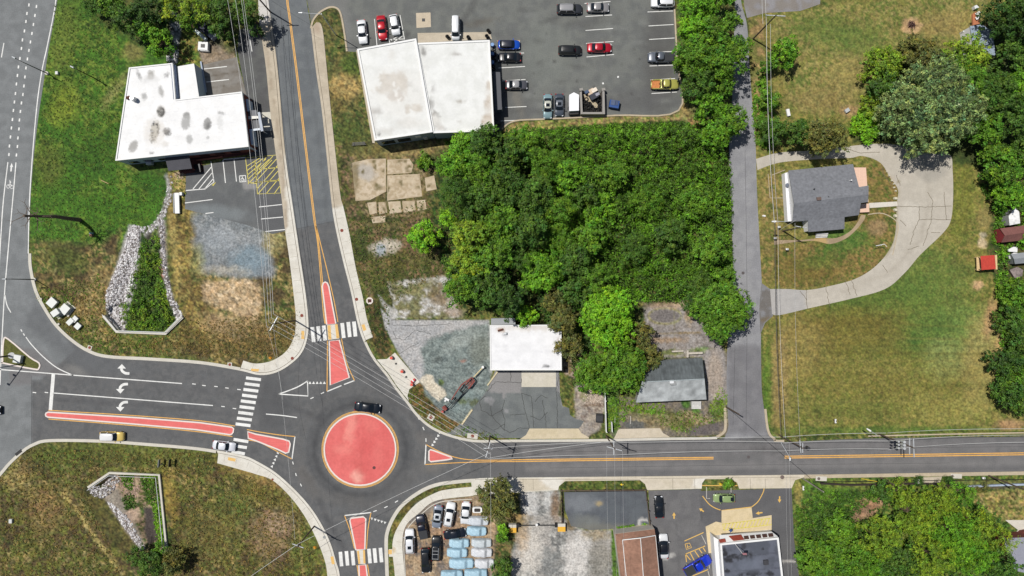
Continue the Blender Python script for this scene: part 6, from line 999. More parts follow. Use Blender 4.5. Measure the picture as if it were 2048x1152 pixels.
# low growth
cover('ditch_plants',[(276,500),(290,478),(318,470),(326,560),(346,640),(330,662),(250,664),(236,618),(256,580),(270,530)],8200,(.2,1.6),['dark','mid','yel','dark'],'green weeds growing in the ditch between the pale stones','weeds',21,lf=.32,ns=(20,8))
cover('ditch_plants',[(232,945),(262,952),(260,985),(240,975),(236,960)],700,(.2,.8),['dark','mid'],'clump of green weeds at the top left of the lower channel','weeds',22,lf=.3)
cover('ditch_plants',[(275,950),(316,952),(322,1000),(330,1090),(310,1095),(300,1020),(285,1000)],2600,(.2,.9),['dark','mid','lime'],'green weeds along the inside of the long channel wall','weeds',23,lf=.3)
cover('ditch_plants',[(238,990),(262,992),(266,1018),(250,1022)],500,(.2,.8),['dark'],'dark clump of weeds in the middle of the lower channel','weeds',24,lf=.3)
cover('weeds',[(1212,800),(1232,790),(1290,806),(1330,806),(1330,830),(1260,824),(1236,860),(1214,862)],2200,(.1,.8),['mid','yel','fresh'],'bright weeds along the white fence and in front of the derelict house','weeds',25,lf=.28)
cover('weeds',[(1300,836),(1370,820),(1410,830),(1440,770),(1455,790),(1452,840),(1400,852),(1380,870),(1320,850)],2400,(.05,.6),['olive','mid','yel'],'patchy dry weeds on the broken asphalt south of the derelict house','weeds',26,lf=.25)
cover('weeds',[(1000,262),(1040,258),(1385,243),(1385,262),(1200,262),(1000,275)],2600,(.3,1.1),['dark','mid'],'strip of dark weeds along the north edge of the wood','weeds',27,lf=.35)
cover('rough_grass',[(360,640),(430,640),(600,620),(605,680),(580,705),(540,718),(480,716),(300,710),(240,690),(330,672)],9000,(.05,.28),['olive',(150,126,70),(104,104,46)],'rough dry grass above the kerb of the west road','grass',28,lf=.2,ns=(14,6))
cover('rough_grass',[(64,585),(205,545),(215,640),(245,672),(330,676),(300,712),(215,708),(140,672),(88,618)],8000,(.05,.28),['olive','mid',(150,126,70)],'rough olive grass around the utility cabinets','grass',29,lf=.2,ns=(14,6))
cover('rough_grass',[(0,960),(60,895),(420,905),(440,935),(540,965),(600,1020),(640,1140),(640,1180),(340,1180),(345,960),(215,935),(170,980),(250,1150),(0,1180)],34000,(.05,.34),['olive',(150,128,66),(100,104,46),(124,98,58)],'rough straw and olive grass south of the west road','grass',30,lf=.22,ns=(16,6))
cover('rough_grass',[(690,440),(860,400),(900,540),(780,610),(775,705),(745,690),(720,590)],7000,(.05,.35),['olive','dark',(140,116,72)],'rough weeds between the north street and the wood','grass',31,lf=.22,ns=(14,6))
cover('rough_grass',[(818,792),(836,768),(850,800),(905,846),(1000,868),(1000,878),(940,874),(885,860),(845,836)],1600,(.05,.25),['olive','mid'],'narrow verge of dry grass along the kerb by the crane','grass',32,lf=.2)
cover('verge',[(110,0),(240,0),(240,330),(330,370),(320,430),(200,480),(66,480),(66,380),(95,150)],15000,(.03,.18),[(84,112,38),(108,126,48),(68,100,32),(122,136,56)],'lush green grass between the highway and the L-shaped building','grass',33,lf=.2,ns=(16,6))
cover('weeds',[(345,350),(372,350),(372,398),(340,400)],400,(.05,.3),['yel','olive'],'weeds by the creek bend below the porch','weeds',34,lf=.2)
cover('weeds',[(880,295),(900,270),(985,268),(985,285),(900,300)],700,(.3,1.2),['fresh','mid'],'leafy weeds at the foot of the workshop south wall','weeds',35,lf=.3)
# stones
def rocks(name,poly,n,size,cols,label,seed):
    rg=np.random.RandomState(seed); xs=[p[0] for p in poly];ys=[p[1] for p in poly]; X=rg.uniform(min(xs),max(xs),n*4);Y=rg.uniform(min(ys),max(ys),n*4); ok=inpoly(X,Y,poly); X=X[ok][:n];Y=Y[ok][:n]; zz=depth(X,Y); V=[];F=[];Cc=[]
    o=np.array([(1,0,0),(.3,.95,.1),(-.8,.6,0),(-.8,-.6,.1),(.3,-.95,0),(.45,.1,.75),(-.4,.35,.8),(-.2,-.5,.7)])
    fc=[(0,1,5),(1,6,5),(1,2,6),(2,3,6),(3,7,6),(3,4,7),(4,0,7),(0,5,7),(5,6,7)]
    for i in range(len(X)):
        s=size*rg.uniform(.5,1.35); a=rg.rand()*6.28; P=o*(s*rg.uniform(.75,1.2,(8,3))); ca,sa=math.cos(a),math.sin(a); b=len(V)
        for p in P: V.append(((X[i]-CX)*S+p[0]*ca-p[1]*sa,(CY-Y[i])*S+p[0]*sa+p[1]*ca,zz[i]+p[2]-.03))
        F+=[tuple(b+q for q in f) for f in fc]; c=alb(cols[rg.randint(len(cols))])*rg.uniform(.75,1.15); Cc+=[c]*8
    return rawmesh(name,V,F,mat('stone',None,.9,(6,.12),None),None,False,np.array(Cc),kind='stuff',label=label,cat='stones')
ST=[(224,220,220),(206,202,202),(240,238,236),(168,162,160),(126,118,112)]
rocks('riprap',[(258,460),(268,450),(280,456),(276,500),(268,530),(258,580),(246,604),(240,622),(243,650),(250,664),(216,640),(212,606),(214,582),(226,556),(238,526),(250,498)],2500,.25,ST,'broad band of pale riprap stones on the left bank of the ditch',41)
rocks('riprap',[(319,440),(328,440),(330,500),(334,545),(346,590),(366,633),(350,650),(336,600),(324,540)],420,.24,ST+[(120,116,118)],'narrow band of pale stones on the right bank of the ditch',42)
rocks('riprap',[(262,452),(300,452),(318,432),(334,380),(342,350),(346,352),(344,400),(330,440),(300,470),(280,470)],170,.22,ST,'trickle of stones along the creek above the ditch',43)
rocks('riprap',[(214,1002),(226,1008),(250,1030),(268,1056),(290,1096),(282,1100),(258,1068),(236,1036)],560,.23,ST+[(150,140,138)],'diagonal band of pale stones in the lower channel',44)
rocks('riprap',[(176,976),(200,970),(224,952),(234,962),(222,985),(205,998),(182,990)],380,.2,ST+[(120,114,112)],'grey stones below the slanting upper wall of the lower channel',45)
rocks('riprap',[(334,112),(352,100),(358,112),(350,132),(338,134)],90,.25,ST,'pale stones in the creek behind the L-shaped building',46)
rocks('riprap',[(228,950),(250,960),(275,975),(268,1000),(238,985)],220,.16,[(196,168,150),(176,150,136)],'pinkish gravel patches in the lower channel',47)
for i,(x,y) in enumerate(((1790,397),(1790,420),(1790,432))): 
    MB().prism(pw(ell(x,y,4,3.4,i*30,9)),.0,.4,top=pw(ell(x,y,3,2.4,i*30,9))).build('boulder',mat('pale_boulder',(206,200,178),.9,(5,.1),(1,.1)),None,loc=tuple(Wp(x,y)),label=('pale round stone above the white path by the driveway','pale round stone just below the white path by the driveway','lowest of the pale round stones at the driveway edge')[i],cat='stone',group='round stones by the driveway')
for i,(x,y,r) in enumerate(((1774,343,2.4),(1778,351,2.6),(1783,361,2.2),(1787,368,2),(1788,375,2.4),(1791,382,2.2))):
    MB().prism(pw(ell(x,y,r,r*.8,i*40,8)),.0,.25,top=pw(ell(x,y,r*.7,r*.5,i*40,8))).build('edging_stone',mat('pale_boulder'),None,loc=tuple(Wp(x,y)),label='small tan stone in the row edging the driveway bend',cat='stone',group='stones edging the driveway bend')
rocks('rubble',[(1160,775),(1204,770),(1206,812),(1170,808)],260,.13,[(190,176,160),(160,146,132),(210,196,182)],'pale rubble strewn beside the white fence',48)
rocks('rubble',[(345,345),(366,345),(368,356),(356,362),(350,352)],60,.18,[(196,176,150),(170,150,126)],'tan stones under the porch corner',49)
# ---------- poles, wires, walls, small things ----------
def lamp(name,x,y,h,arm,ang,label,group,m=M_BLACK,head=M_GALV,basec=True):
    c=Wp(x,y); t=empty(name,c,label,'street lamp',group)
    if basec: MB().tube(c,c+Vector((0,0,.35)),.38,.36,14).build('base',M_KERB,t)
    MB().tube(c+Vector((0,0,.3 if basec else 0)),c+Vector((0,0,h)),.11,.07).build('pole',m,t)
    a=R(ang); d=Vector((math.cos(a),-math.sin(a),0)); e=c+d*arm+Vector((0,0,h+.2))
    MB().tube(c+Vector((0,0,h-.1)),e,.055,.045).build('arm',m,t)
    MB().tube(e,e+d*.75+Vector((0,0,-.05)),.17,.12,10).build('lamp_head',head,t)
lamp('street_lamp',95,147,7,1.3,207,'black street lamp on the verge arching over the dashed bike lane','highway street lamps')
lamp('street_lamp',190,157,6,.3,207,'thin black lamp pole standing in the bright verge, farther from the highway','highway street lamps',basec=False)
lamp('street_lamp',70,559,6.5,.8,180,'black street lamp at the kerb of the slip lane','highway street lamps')
lamp('street_lamp',672,70,10.5,3.4,182,'tall street lamp with a long pale arm reaching over the north street',None,m=M_GALV,basec=False)
def pole(x,y,h,label,lean=(0,0),bars=(),m=M_WOOD,r=.16,group='utility poles',extra=None):
    c=Wp(x,y); t=empty('utility_pole',c,label,'utility pole',group); top=c+Vector((lean[0],lean[1],h))
    MB().tube(c,top,r,r*.7,10).build('pole',m,t)
    for (zz,L,ang) in bars:
        a=R(-ang); d=Vector((math.cos(a),math.sin(a),0))*L/2; q=c.lerp(top,zz/h); 
        b=MB().box((q.x,q.y,zz),(L,.14,.16),a).build('crossarm',M_GALV,t)
        for f in (-.92,-.4,.4,.92): MB().tube(q+d*f+Vector((0,0,.0)),q+d*f+Vector((0,0,.32)),.06,.03,6).build('insulator',M_GALV,b)
    return t,top
P2,t2=pole(591,641,13,'brown utility pole beside the tactile paving of the north crosswalk',bars=((12.4,2.9,-61),))
P3_,t3=pole(980,872,12,'dark utility pole on the verge where the east road leaves the roundabout',bars=((11.4,3.0,-74),(10.3,1.8,0)))
P4,t4=pole(1212,871,11.5,'utility pole at the pavement between the two aprons',bars=((11.1,2.9,15),(10.3,2.6,90)))
P5,t5=pole(1452,814,8,'short brown utility pole at the alley corner without crossarms',r=.17)
P6,t6=pole(1558,870,11.5,'utility pole at the lawn corner carrying transformers and a street light arm',bars=((11,1.8,90),(10,2.4,85)))
P7,t7=pole(1758,868,12,'utility pole with a bank of three transformers beside the east road',bars=((11.7,3.4,88),(10.4,3.0,90)))
P9,t9=pole(1506,78,12,'utility pole in the weeds beside the alley near the top',bars=((11.6,3.6,3),))
P10,t10=pole(1566,462,9,'utility pole with a street light left of the grey shingled house',bars=((8.6,2.2,10),))
PS,tS=pole(629,1052,11,'utility pole on the pavement left of the south crosswalk',bars=((10.4,2.2,20),))
pB,tb_=pole(1977,951,10,'dark brown pole leaning over the lawn, bottom right',r=.17); pC,_t=pole(1606,957,9,'bare grey pole rising over the thicket right of the restaurant drive',m=mat('grey_pole',(150,144,134),.8)); pD,_t=pole(1760,955,5,'short dark pole beside the yellow stripe on the south verge')
pT,tT=pole(541,24,11,'utility pole on the pavement at the top of the north street',bars=((10.6,2.4,0),))
for i in range(3):
    c=Wp(1762,868)+Vector((-.9+.0*i,-.6+.6*i,8.8)); tr=MB().tube(c,c+Vector((0,0,1.0)),.26,n=12).build('transformer',M_GALV,P7)
    MB().tube(c+Vector((-.9,0,0)),c+Vector((-.9,0,.7)),.18,n=10).build('transformer',M_GALV,P7)
for i in range(2):
    c=Wp(1565,872)+Vector((.9*i+.3,-.3,8.4)); MB().tube(c,c+Vector((0,0,1.0)),.3,n=12).build('transformer',mat('dark_unit'),P6)
def armlight(par,a,b,hd):
    MB().tube(a,b,.05).build('arm',M_GALV,par); MB().tube(b,b+hd,.2,.12,10).build('lamp_head',M_TRIM,par)
armlight(P6,Wp(1562,885,8),Wp(1580,915,8.2),Vector((0,-.6,0))); armlight(P7,Wp(1757,872,8.2),Wp(1741,862,8.4),Vector((-.7,.45,0))); armlight(P10,Wp(1575,443,8),Wp(1552,443,8),Vector((-.8,0,0)))
# triangle island signal mast and cabinet
t=empty('signal_mast',Wp(23,711),'traffic signal mast on a round white base, arm reaching out of the left edge','traffic signal')
MB().tube(Wp(23,711),Wp(23,711,.4)+Vector((0,0,0)),.62,n=20).build('base',M_TRIM,t); MB().tube(Wp(23,711)+Vector((0,0,.4)),Wp(23,711)+Vector((0,0,7)),.17,.12).build('pole',M_BLACK,t)
a=Wp(23,711)+Vector((0,0,6.5)); b=a+Vector((-7,-1,.3)); MB().tube(a,b,.12,.07).build('arm',M_BLACK,t)
a2=a+Vector((-3.2,-4.2,.2)); MB().tube(a,a2,.12,.08).build('arm',M_BLACK,t)
for p in (a2,a+Vector((-2,-2.4,.1)),b): MB().box((p.x,p.y,p.z-.9),(.3,.3,.9)).build('signal_head',M_BLACK,t)
GRN_=mat('cabinet',(206,208,204),.5,(5,.04),None)
def cabinet(x,y,w,d,h,rot,label,pad=None):
    c=Wp(x,y); t=empty('utility_cabinet',c,label,'utility cabinet','grey utility cabinets'); r=-R(rot)
    if pad: MB().box((c.x,c.y,.0),(pad[0],pad[1],.08),r).build('pad',M_KERB,t)
    MB().box((c.x,c.y,.083),(w,d,h),r).build('housing',GRN_,t); MB().box((c.x,c.y,.083+h),(w*1.06,d*1.06,.05),r).build('lid',mat('cabinet_lid',(220,222,218),.5,None,None),t)
cabinet(41,717,1.3,1.5,.9,12,'grey cabinet on the small triangular island',pad=(1.6,1.9))
cabinet(108.5,605,1.5,1.6,.7,42,'leftmost utility cabinet above the slip lane'); cabinet(136,618,1.5,1.7,1.0,40,'large cabinet in the cluster above the slip lane, on a wide pad',pad=(2.2,2.4)); cabinet(121,625,1.1,1.4,1.6,55,'tall cabinet leaning its blue shadow on the cabinet pad above the slip lane',pad=(1.9,2.2))
cabinet(145,643,.9,1.3,.7,45,'small cabinet below the cluster, left of three'); cabinet(153,638,.9,1.1,.5,42,'small cabinet below the cluster, upper right of three'); cabinet(159,652,1.0,1.1,.5,42,'small cabinet below the cluster, lowest of three')
def wall_line(name,pts,w_,z0,z1,label,m=M_KERB,cat='retaining wall',**k):
    b=MB(); b.add(*ribbon_mesh(pts,w_,z0,z1)); o=b.build(name,m,None,label=label,cat=cat,**k); return o
t=wall_line('retaining_wall',[(209,632),(235,663),(333,667),(367,634)],.5,-1.8,.45,'concrete retaining wall wrapping the lower end of the stony ditch'); strips('guard_rail',[[(210,629),(238,661),(334,664),(368,630)]],1.0,M_GALV,.08,parent=t,z0=.92,kind=None)
t=wall_line('retaining_wall',[(178,974),(221,945),(320,949),(335,1102)],.45,-1.8,.45,'concrete retaining wall around the upper and right side of the lower channel'); strips('guard_rail',[[(180,978),(223,949),(316,953),(331,1102)]],1.0,M_GALV,.08,parent=t,z0=.9,kind=None)
# overhead wires
def wire(p,q,label,group,sag=1.2,r=.035,m=M_WIRE):
    r*=.8
    P=[]; n=14
    for i in range(n+1):
        f=i/n; v=Vector(p).lerp(Vector(q),f); v.z-=sag*4*f*(1-f); P.append(v)
    MB().path(P,r,5).build('power_line',m,None,label=label,cat='power line',group=group)
for n_,(a,b) in zip(('leftmost','second','third','rightmost'),(((452,-20),(533,652)),((468,-20),(538,644)),((480,-20),(543,636)),((484,-20),(547,628)))): wire(Wp(*a,11.8),Wp(*b,12.5),n_+' pale overhead wire running down along the west side of the north street','wires along the north street',2.2)
for n_,(a,b) in zip(('lowest','second','third','uppermost'),(((533,652),(979,918)),((538,644),(982,909)),((543,636),(985,900)),((547,628),(987,890)))): wire(Wp(*a,12.5),Wp(*b,11.6),n_+' thin overhead wire crossing the north-east side of the roundabout','wires across the roundabout',1.6,.03)
for a,b,l in (((979,916),(1210,884),'upper'),((984,896),(1229,884),'second'),((981,918),(1229,910),'lowest')): wire(Wp(*a,11.5),Wp(*b,10.9),l+' wire over the east road between the roundabout pole and the apron pole','wires over the east road',.8,.04)
for a,b,l in (((1210,884),(1560,874),'upper'),((1229,886),(1566,884),'middle'),((1229,910),(1567,902),'lower')): wire(Wp(*a,11),Wp(*b,10.8),l+' wire over the east road between the apron pole and the corner pole','wires over the east road',1,.04)
for a,b,l in (((1566,874),(1772,866),'upper'),((1566,886),(1776,882),'middle'),((1567,902),(1777,898),'lower')): wire(Wp(*a,10.8),Wp(*b,11.6),l+' wire over the east road between the corner pole and the transformer pole','wires over the east road',.8,.04)
for a,b,l in (((1775,866),(2090,858),'upper'),((1777,882),(2090,870),'middle'),((1777,899),(2090,884),'lower')): wire(Wp(*a,11.6),Wp(*b,11.6),l+' wire leaving the transformer pole toward the right edge','wires over the east road',1.4,.04)
for a,b,l,r_,m_ in (((1533,48),(1549,446),'pale left wire over the alley verge from the top pole to the house pole',.05,M_WIRE),((1541,48),(1556,446),'pale right wire over the alley verge from the top pole to the house pole',.03,M_WIRE)): wire(Wp(*a,11.6),Wp(*b,8.9),l,None,1,r_,m_)
for a,b,l,r_,m_ in (((1550,446),(1562,872),'thick black cable hanging from the house pole to the corner pole over the lawn edge',.08,M_BLACK),((1556,446),(1571,876),'pale wire beside the black cable over the lawn edge',.03,M_WIRE),((1590,446),(1600,880),'thin pale wire over the lawn, right of the black cable',.02,M_WIRE)): wire(Wp(*a,8.4),Wp(*b,10.4),l,None,.8,r_,m_)
for n_,(a,b) in zip(('right','left'),(((1531,-30),(1533,48)),((1524,-30),(1526,48)))): wire(Wp(*a,11.6),Wp(*b,11.6),n_+' wire from the top edge to the pole in the alley weeds','wires at the top of the alley',.2,.035)
wire(Wp(1560,460,8),Wp(1592,440,3),'service wire to the white gable wall of the grey shingled house',None,.2,.03)
wire(Wp(981,905,11.2),Wp(596,1088,10.2),'long pale wire crossing the lower right of the roundabout',None,1.2,.035); wire(Wp(596,1088,10.4),Wp(470,1175,10),'left pale wire leaving the south pole to the bottom edge',None,.5,.04); wire(Wp(981,905,11),Wp(982,1180,11),'pale wire running down over the olive tree to the bottom edge',None,.5,.025)
for k,x in enumerate((1212,1228,1244)): wire(Wp(x+1,900,10.5),Wp(x+6,1185,9),('left','middle','right')[k]+' of three faint wires over the fenced empty lot',None,.4,.014)
for k,x in enumerate((1578,1585)): wire(Wp(x-6,885,9.5),Wp(x,1185,8),('left','right')[k]+' of two faint wires crossing the road toward the restaurant',None,.4,.014)
for k,(a,b) in enumerate((((533,650),(566,800)),((545,640),(590,1080)))): wire(Wp(*a,12),Wp(*b,10.5),('short faint wire running down from the north pole crossarm','faint wire from the north pole to the south pole over the west approach')[k],None,.8,.02)
wire(Wp(1452,814,7.8)+Vector((.3,-.2,0)),Wp(1625,960,6),'thin dark cable slanting across the alley mouth and the east road',None,.3,.03,M_BLACK); wire(Wp(541,0,10),Wp(625,52,6),'thin dark cable slanting over the north street from the top pole',None,.3,.02,M_BLACK)
# manholes
RU=mat('rusty_cover',(136,72,60),.9,(6,.2),None); DKC=mat('iron_cover',(112,98,92),.8,(6,.2),None)
for i,(x,y,r,m_,pz,lb) in enumerate(((684,461,3.2,RU,.12,'rusty round cover in the pavement east of the double line, uppermost'),(713.5,598.5,3.2,RU,.12,'rusty round cover in the pavement above the right tactile strip'),(604,631,3.2,RU,.12,'rusty round cover in the pavement next to the utility pole'),(585,716.5,3.2,RU,.12,'rusty round cover in the curved corner pavement'),(180,695,2.8,RU,.13,'rusty round cover beside the slip lane kerb, left one'),(460,729,2.8,RU,.13,'rusty round cover beside the west road kerb near the crosswalk pavement'),(862,834.5,3.4,RU,.13,'rusty cover on a square slab in the verge below the crane'),(945,872,3.4,RU,.13,'rusty cover on a pale slab just left of the roundabout pole'),(1013.5,930,3,RU,.12,'x'),(1564,954,4,DKC,.12,'grey round cover in the wide pavement near the restaurant exit'),(1637,957,3,DKC,.13,'grey cover on a slab beside the grey pole'),(1904,952,2.6,DKC,.13,'grey cover on a slab right of the small driveway'),(748.5,935,3.2,mat('dark_cover',(104,66,66),.9,None,None),.145,'dark cover in the red roundabout island'),(545.5,958.5,2.2,RU,.12,'small rusty square-ish cover in the lower left pavement'),(1014,930,2.8,RU,.12,'x'),(1497,914,3,mat('road_cover',(92,86,86),.9,None,None),.015,'dark manhole in the east road'),(649,1074,3,M_WALLG,.12,'grey cover in the lower left pavement above the tactile strip'),(1486,546,3,mat('road_cover'),.015,'dark manhole in the alley'),(1015,930,1,RU,.1,'x'))):
    if lb=='x': continue
    o=MB().tube(Wp(x,y),Wp(x,y)+Vector((0,0,pz+.02)),r*.1,n=18).build('manhole_cover',m_,None,loc=tuple(Wp(x,y)),label=lb,cat='manhole cover',group='round covers')
for x,y,w_,d_,rot in ((862,834.5,1.3,1.1,30),(945,872,2.1,1.0,5),(1642,957,2.2,.9,2),(1912,952,2.2,.9,2),(180,695,.9,.8,20),(460,729,.9,.8,0)): MB().box((*Wp(x,y)[:2],0),(w_,d_,.126),-R(rot)).build('slab',M_KERB,None,kind='structure')
t=empty('drain_inlet',Wp(739.5,601.5),'octagonal concrete drain inlet with a dark red square grate','drain'); MB().prism(pw(ell(739.5,601.5,7.2,7.2,22,8))[::-1],0,.12).build('surround',mat('white_kerb'),t); MB().box((*Wp(739.5,601.5)[:2],.123),(.72,.62,.03)).build('grate',mat('dark_red_grate',(92,50,50),.9),t)
t=empty('drain_inlet',Wp(847,40),'small dark square drain in the tan slab of the car park','drain'); MB().box((*Wp(847,40)[:2],.02),(.6,.6,.03)).build('grate',M_BLACK,t)
MB().box((*Wp(38,905)[:2],.06),(1.5,.6,.08),R(38)).build('kerb_inlet',M_BLACK,None,label='dark storm drain slot in the lower left kerb',cat='drain',loc=tuple(Wp(38,905)))
# orange barrels
for i,(x,y,lb) in enumerate(((784,715,'orange barrel at the top corner of the pale entrance pad'),(805,742,'orange barrel alone in the middle of the pale entrance pad'),(824.5,768,'orange barrel lowest on the entrance pad beside the toppled one'))):
    c=Wp(x,y); t=empty('traffic_barrel',c,lb,'traffic barrel','orange barrels on the entrance pad'); MB().tube(c+Vector((0,0,.11)),c+Vector((0,0,.18)),.4,n=14).build('base',M_TYRE,t)
    b=MB().tube(c+Vector((0,0,.18)),c+Vector((0,0,1.05)),.36,.27,14).build('barrel',mat('barrel_orange',(222,84,60),.6,None,None),t); MB().tube(c+Vector((0,0,.5)),c+Vector((0,0,.62)),.34,.325,14).tube(c+Vector((0,0,.78)),c+Vector((0,0,.9)),.312,.3,14).build('reflective_band',M_TRIM,b)
c=Wp(827.5,760.5); t=empty('traffic_barrel',c,'toppled red and white barrel at the right edge of the entrance pad','traffic barrel','orange barrels on the entrance pad'); MB().tube(c+Vector((-.35,-.4,.4)),c+Vector((.3,.3,.4)),.33,.25,12).build('barrel',mat('barrel_red',(206,60,64),.6,None,None),t); MB().tube(c+Vector((-.1,-.13,.4)),c+Vector((.05,.03,.4)),.315,.295,12).build('reflective_band',M_TRIM,t)
for k,(x,y,lb) in enumerate(((792,727,'small dark weight on the entrance pad between the upper barrels'),(812.5,753.5,'small dark weight on the entrance pad near the toppled barrel'))): MB().box((*Wp(x,y)[:2],.115),(.3,.3,.2),.4).build('weight',M_BLACK,None,loc=tuple(Wp(x,y)),label=lb,cat='weight')
# the rusty crane lying folded
t=empty('folded_crane',Wp(918,795),'rusty red folded crane boom lying across the gravel by the white building','crane'); RR=mat('rusty_red',(140,74,66),.8,(3,.2),None); BG=mat('blue_grey_steel',(88,104,104),.7,(3,.15),None)
w3=lambda x,y,z: Vector(Wp(x,y))+Vector((0,0,z))
MB().tube(w3(965,735,.9),w3(948,753,.9),.12).build('jib',mat('cream_steel',(214,196,150),.6),t); MB().tube(w3(966,733,.5),w3(966,733,1.2),.26,n=12).build('pulley',M_TRIM,t)
MB().tube(w3(944,753,1.1),w3(932,768,1.1),.1).tube(w3(950,761,1.1),w3(939,775,1.1),.1).tube(w3(944,753,1.1),w3(950,761,1.1),.1).tube(w3(947,757,1.0),w3(936,771,1.0),.08).tube(w3(938,761,1.1),w3(945,768,1.1),.07).build('cradle',RR,t)
b=MB(); [b.tube(w3(*p,1.0),w3(*q,1.0),r_) for p,q,r_ in (((944,754),(924,768),.13),((924,768),(912,785),.12),((912,785),(904,798),.1),((948,760),(937,776),.1))]; b.build('boom',RR,t)
b=MB(); [b.tube(w3(*p,.7),w3(*q,.7),r_) for p,q,r_ in (((945,756),(893,812),.07),((940,772),(906,806),.07),((934,779),(899,816),.07),((926,768),(934,776),.06),((918,777),(927,785),.06),((912,784),(920,792),.06),((905,793),(912,800),.06),((899,801),(906,808),.06))]; b.build('lattice',M_BLACK,t)
MB().box((*Wp(918,788)[:2],.5),(1.4,.9,.5),R(50)).build('carriage',BG,t); MB().box((*Wp(890,815)[:2],.2),(.7,.9,.7),R(40)).build('hitch',RR,t); MB().tube(w3(885.5,822,.1),w3(885.5,822,.8),.24,n=12).build('hitch_wheel',mat('pink_red',(196,96,88),.7),t)
MB().box((*Wp(894,798)[:2],.1),(1.0,.4,.3),R(-30)).box((*Wp(891,801)[:2],.1),(.4,.3,.3),R(20)).build('debris',M_TRIM,None,label='white plastic scraps beside the folded crane',cat='debris',loc=tuple(Wp(893,799)))
MB().box((*Wp(934,834)[:2],.0),(3.6,.3,.16),R(55)).build('timber_beam',mat('cream_timber',(214,200,164),.8),None,label='pale timber beam lying south-east of the folded crane',cat='timber beam',loc=tuple(Wp(934,834)))
MB().box((*Wp(985,757)[:2],.0),(3.4,.25,.14),R(54)).build('timber_beam',mat('cream_timber'),None,label='pale timber beam at the left corner of the forecourt',cat='timber beam',loc=tuple(Wp(985,757)))
# tyre skip, tent, bin
t=empty('skip_container',Wp(1182,207),'open grey steel skip filled with old tyres in the car park','skip'); GS=mat('skip_grey',(152,148,142),.7,(4,.1),None)
q=lambda x,y:tuple(Wp(x,y)[:2])
for pl in ([(1158,188),(1162,187),(1164,232),(1160,232)],[(1203,186),(1207,187),(1208,232),(1203,232)],[(1164.2,228),(1202.8,228),(1202.8,232),(1164.2,232)]): MB().prism([q(*p) for p in pl][::-1],.05,1.5).build('side_panel',GS,t)
MB().prism([q(*p) for p in [(1161,186),(1207,186),(1207,231),(1161,231)]][::-1],.02,.14).build('floor',mat('skip_floor',(64,58,52),.9,(3,.15),None),t)
MB().prism([q(*p) for p in [(1167,190),(1174,191),(1181,200),(1192,207),(1198,216),(1188,217),(1178,206),(1170,201)]][::-1],.145,.5).build('flattened_cardboard',mat('cardboard',(178,164,138),.9,(3,.1),None),None,label='flattened beige cardboard sheet lying diagonally across the skip',cat='cardboard',loc=tuple(Wp(1182,203)))
for x in (1160,1204): MB().box((*q(x+1,183),.1),(.7,.5,1.4),.2).build('gate_post',GS,t)
rg=np.random.RandomState(4); tp=[(1170,222),(1178,224),(1186,223),(1168,214),(1176,215),(1184,214),(1192,221),(1171,206),(1179,208),(1192,212),(1200,222),(1167,225),(1199,206),(1200,198),(1193,200),(1167,197),(1173,199),(1199,214)]
for i,(x,y) in enumerate(tp): put_tyre(x,y,.16+.25*(i%3),'old black tyre lying inside the grey skip','tyres inside the skip',rg.uniform(-.3,.3),rg.uniform(-.3,.3),1.3)
for i,(x,y,c_,s_,lb) in enumerate(((1180,187,(206,184,160),1.4,'tan cardboard box on top of the skip contents'),(1187,184,(226,214,198),1.1,'cream cardboard box at the top end of the skip'),(1186,196,(62,64,74),1.6,'dark open box standing in the upper part of the skip'),(1172,188,(74,90,116),.8,'blue-grey box at the upper left of the skip'),(1193,193,(150,150,160),.8,'grey box right of the dark one in the skip'))): MB().box((*q(x,y),.6+.1*i),(s_,s_*.7,.7),.5).build('box',mat('bx%d'%i,c_,.8),None,loc=tuple(Wp(x,y)),label=lb,cat='box',group='boxes in the skip')
t=empty('covered_trailer',Wp(1146,211),'box trailer under a bright white pointed cover left of the tyre skip','trailer')
MB().prism([q(*p) for p in [(1137,195),(1146,190),(1156,195),(1156,226),(1137,227)]][::-1],.4,1.9).build('cover',mat('white_cover',(244,244,246),.6,(3,.04),None,.2,3),t); MB().prism([q(*p) for p in [(1137,227.5),(1156,226.5),(1156,231),(1137,232)]][::-1],.4,1.2).build('tailboard',M_BLACK,t)
for s in (1135.6,1157.2): MB().tube((*q(s,217),.3),(*q(s+1.2,217),.3),.3,n=12).build('wheel',M_TYRE,t)
t=empty('rubbish_bin',Wp(1227,210),'blue steel rubbish bin alone on the asphalt right of the skip','bin'); a=R(-10)
MB().box((*q(1227,211),.1),(1.9,1.5,1.1),a).build('bin_body',mat('bin_blue',(34,76,140),.6,(4,.1),None),t); MB().box((*q(1224.5,208.5),1.21),(.9,1.0,.06),a).build('lid',mat('lid_blue',(78,92,122),.6),t); MB().box((*q(1231.5,209),1.21),(.6,1.0,.06),a).build('lid',mat('lid_blue2',(62,78,112),.6),t)
t=empty('rubbish_bin',Wp(1198,835),'black flat lidded bin beside the white fence','bin'); MB().box((*q(1198,835),.02),(1.3,1.7,1.0),R(-3)).build('bin_body',mat('bin_black',(44,44,46),.7),t); MB().box((*q(1197.6,834.6),1.023),(1.35,1.0,.07),R(-3)).build('lid',mat('bin_lid',(58,58,60),.6),t)
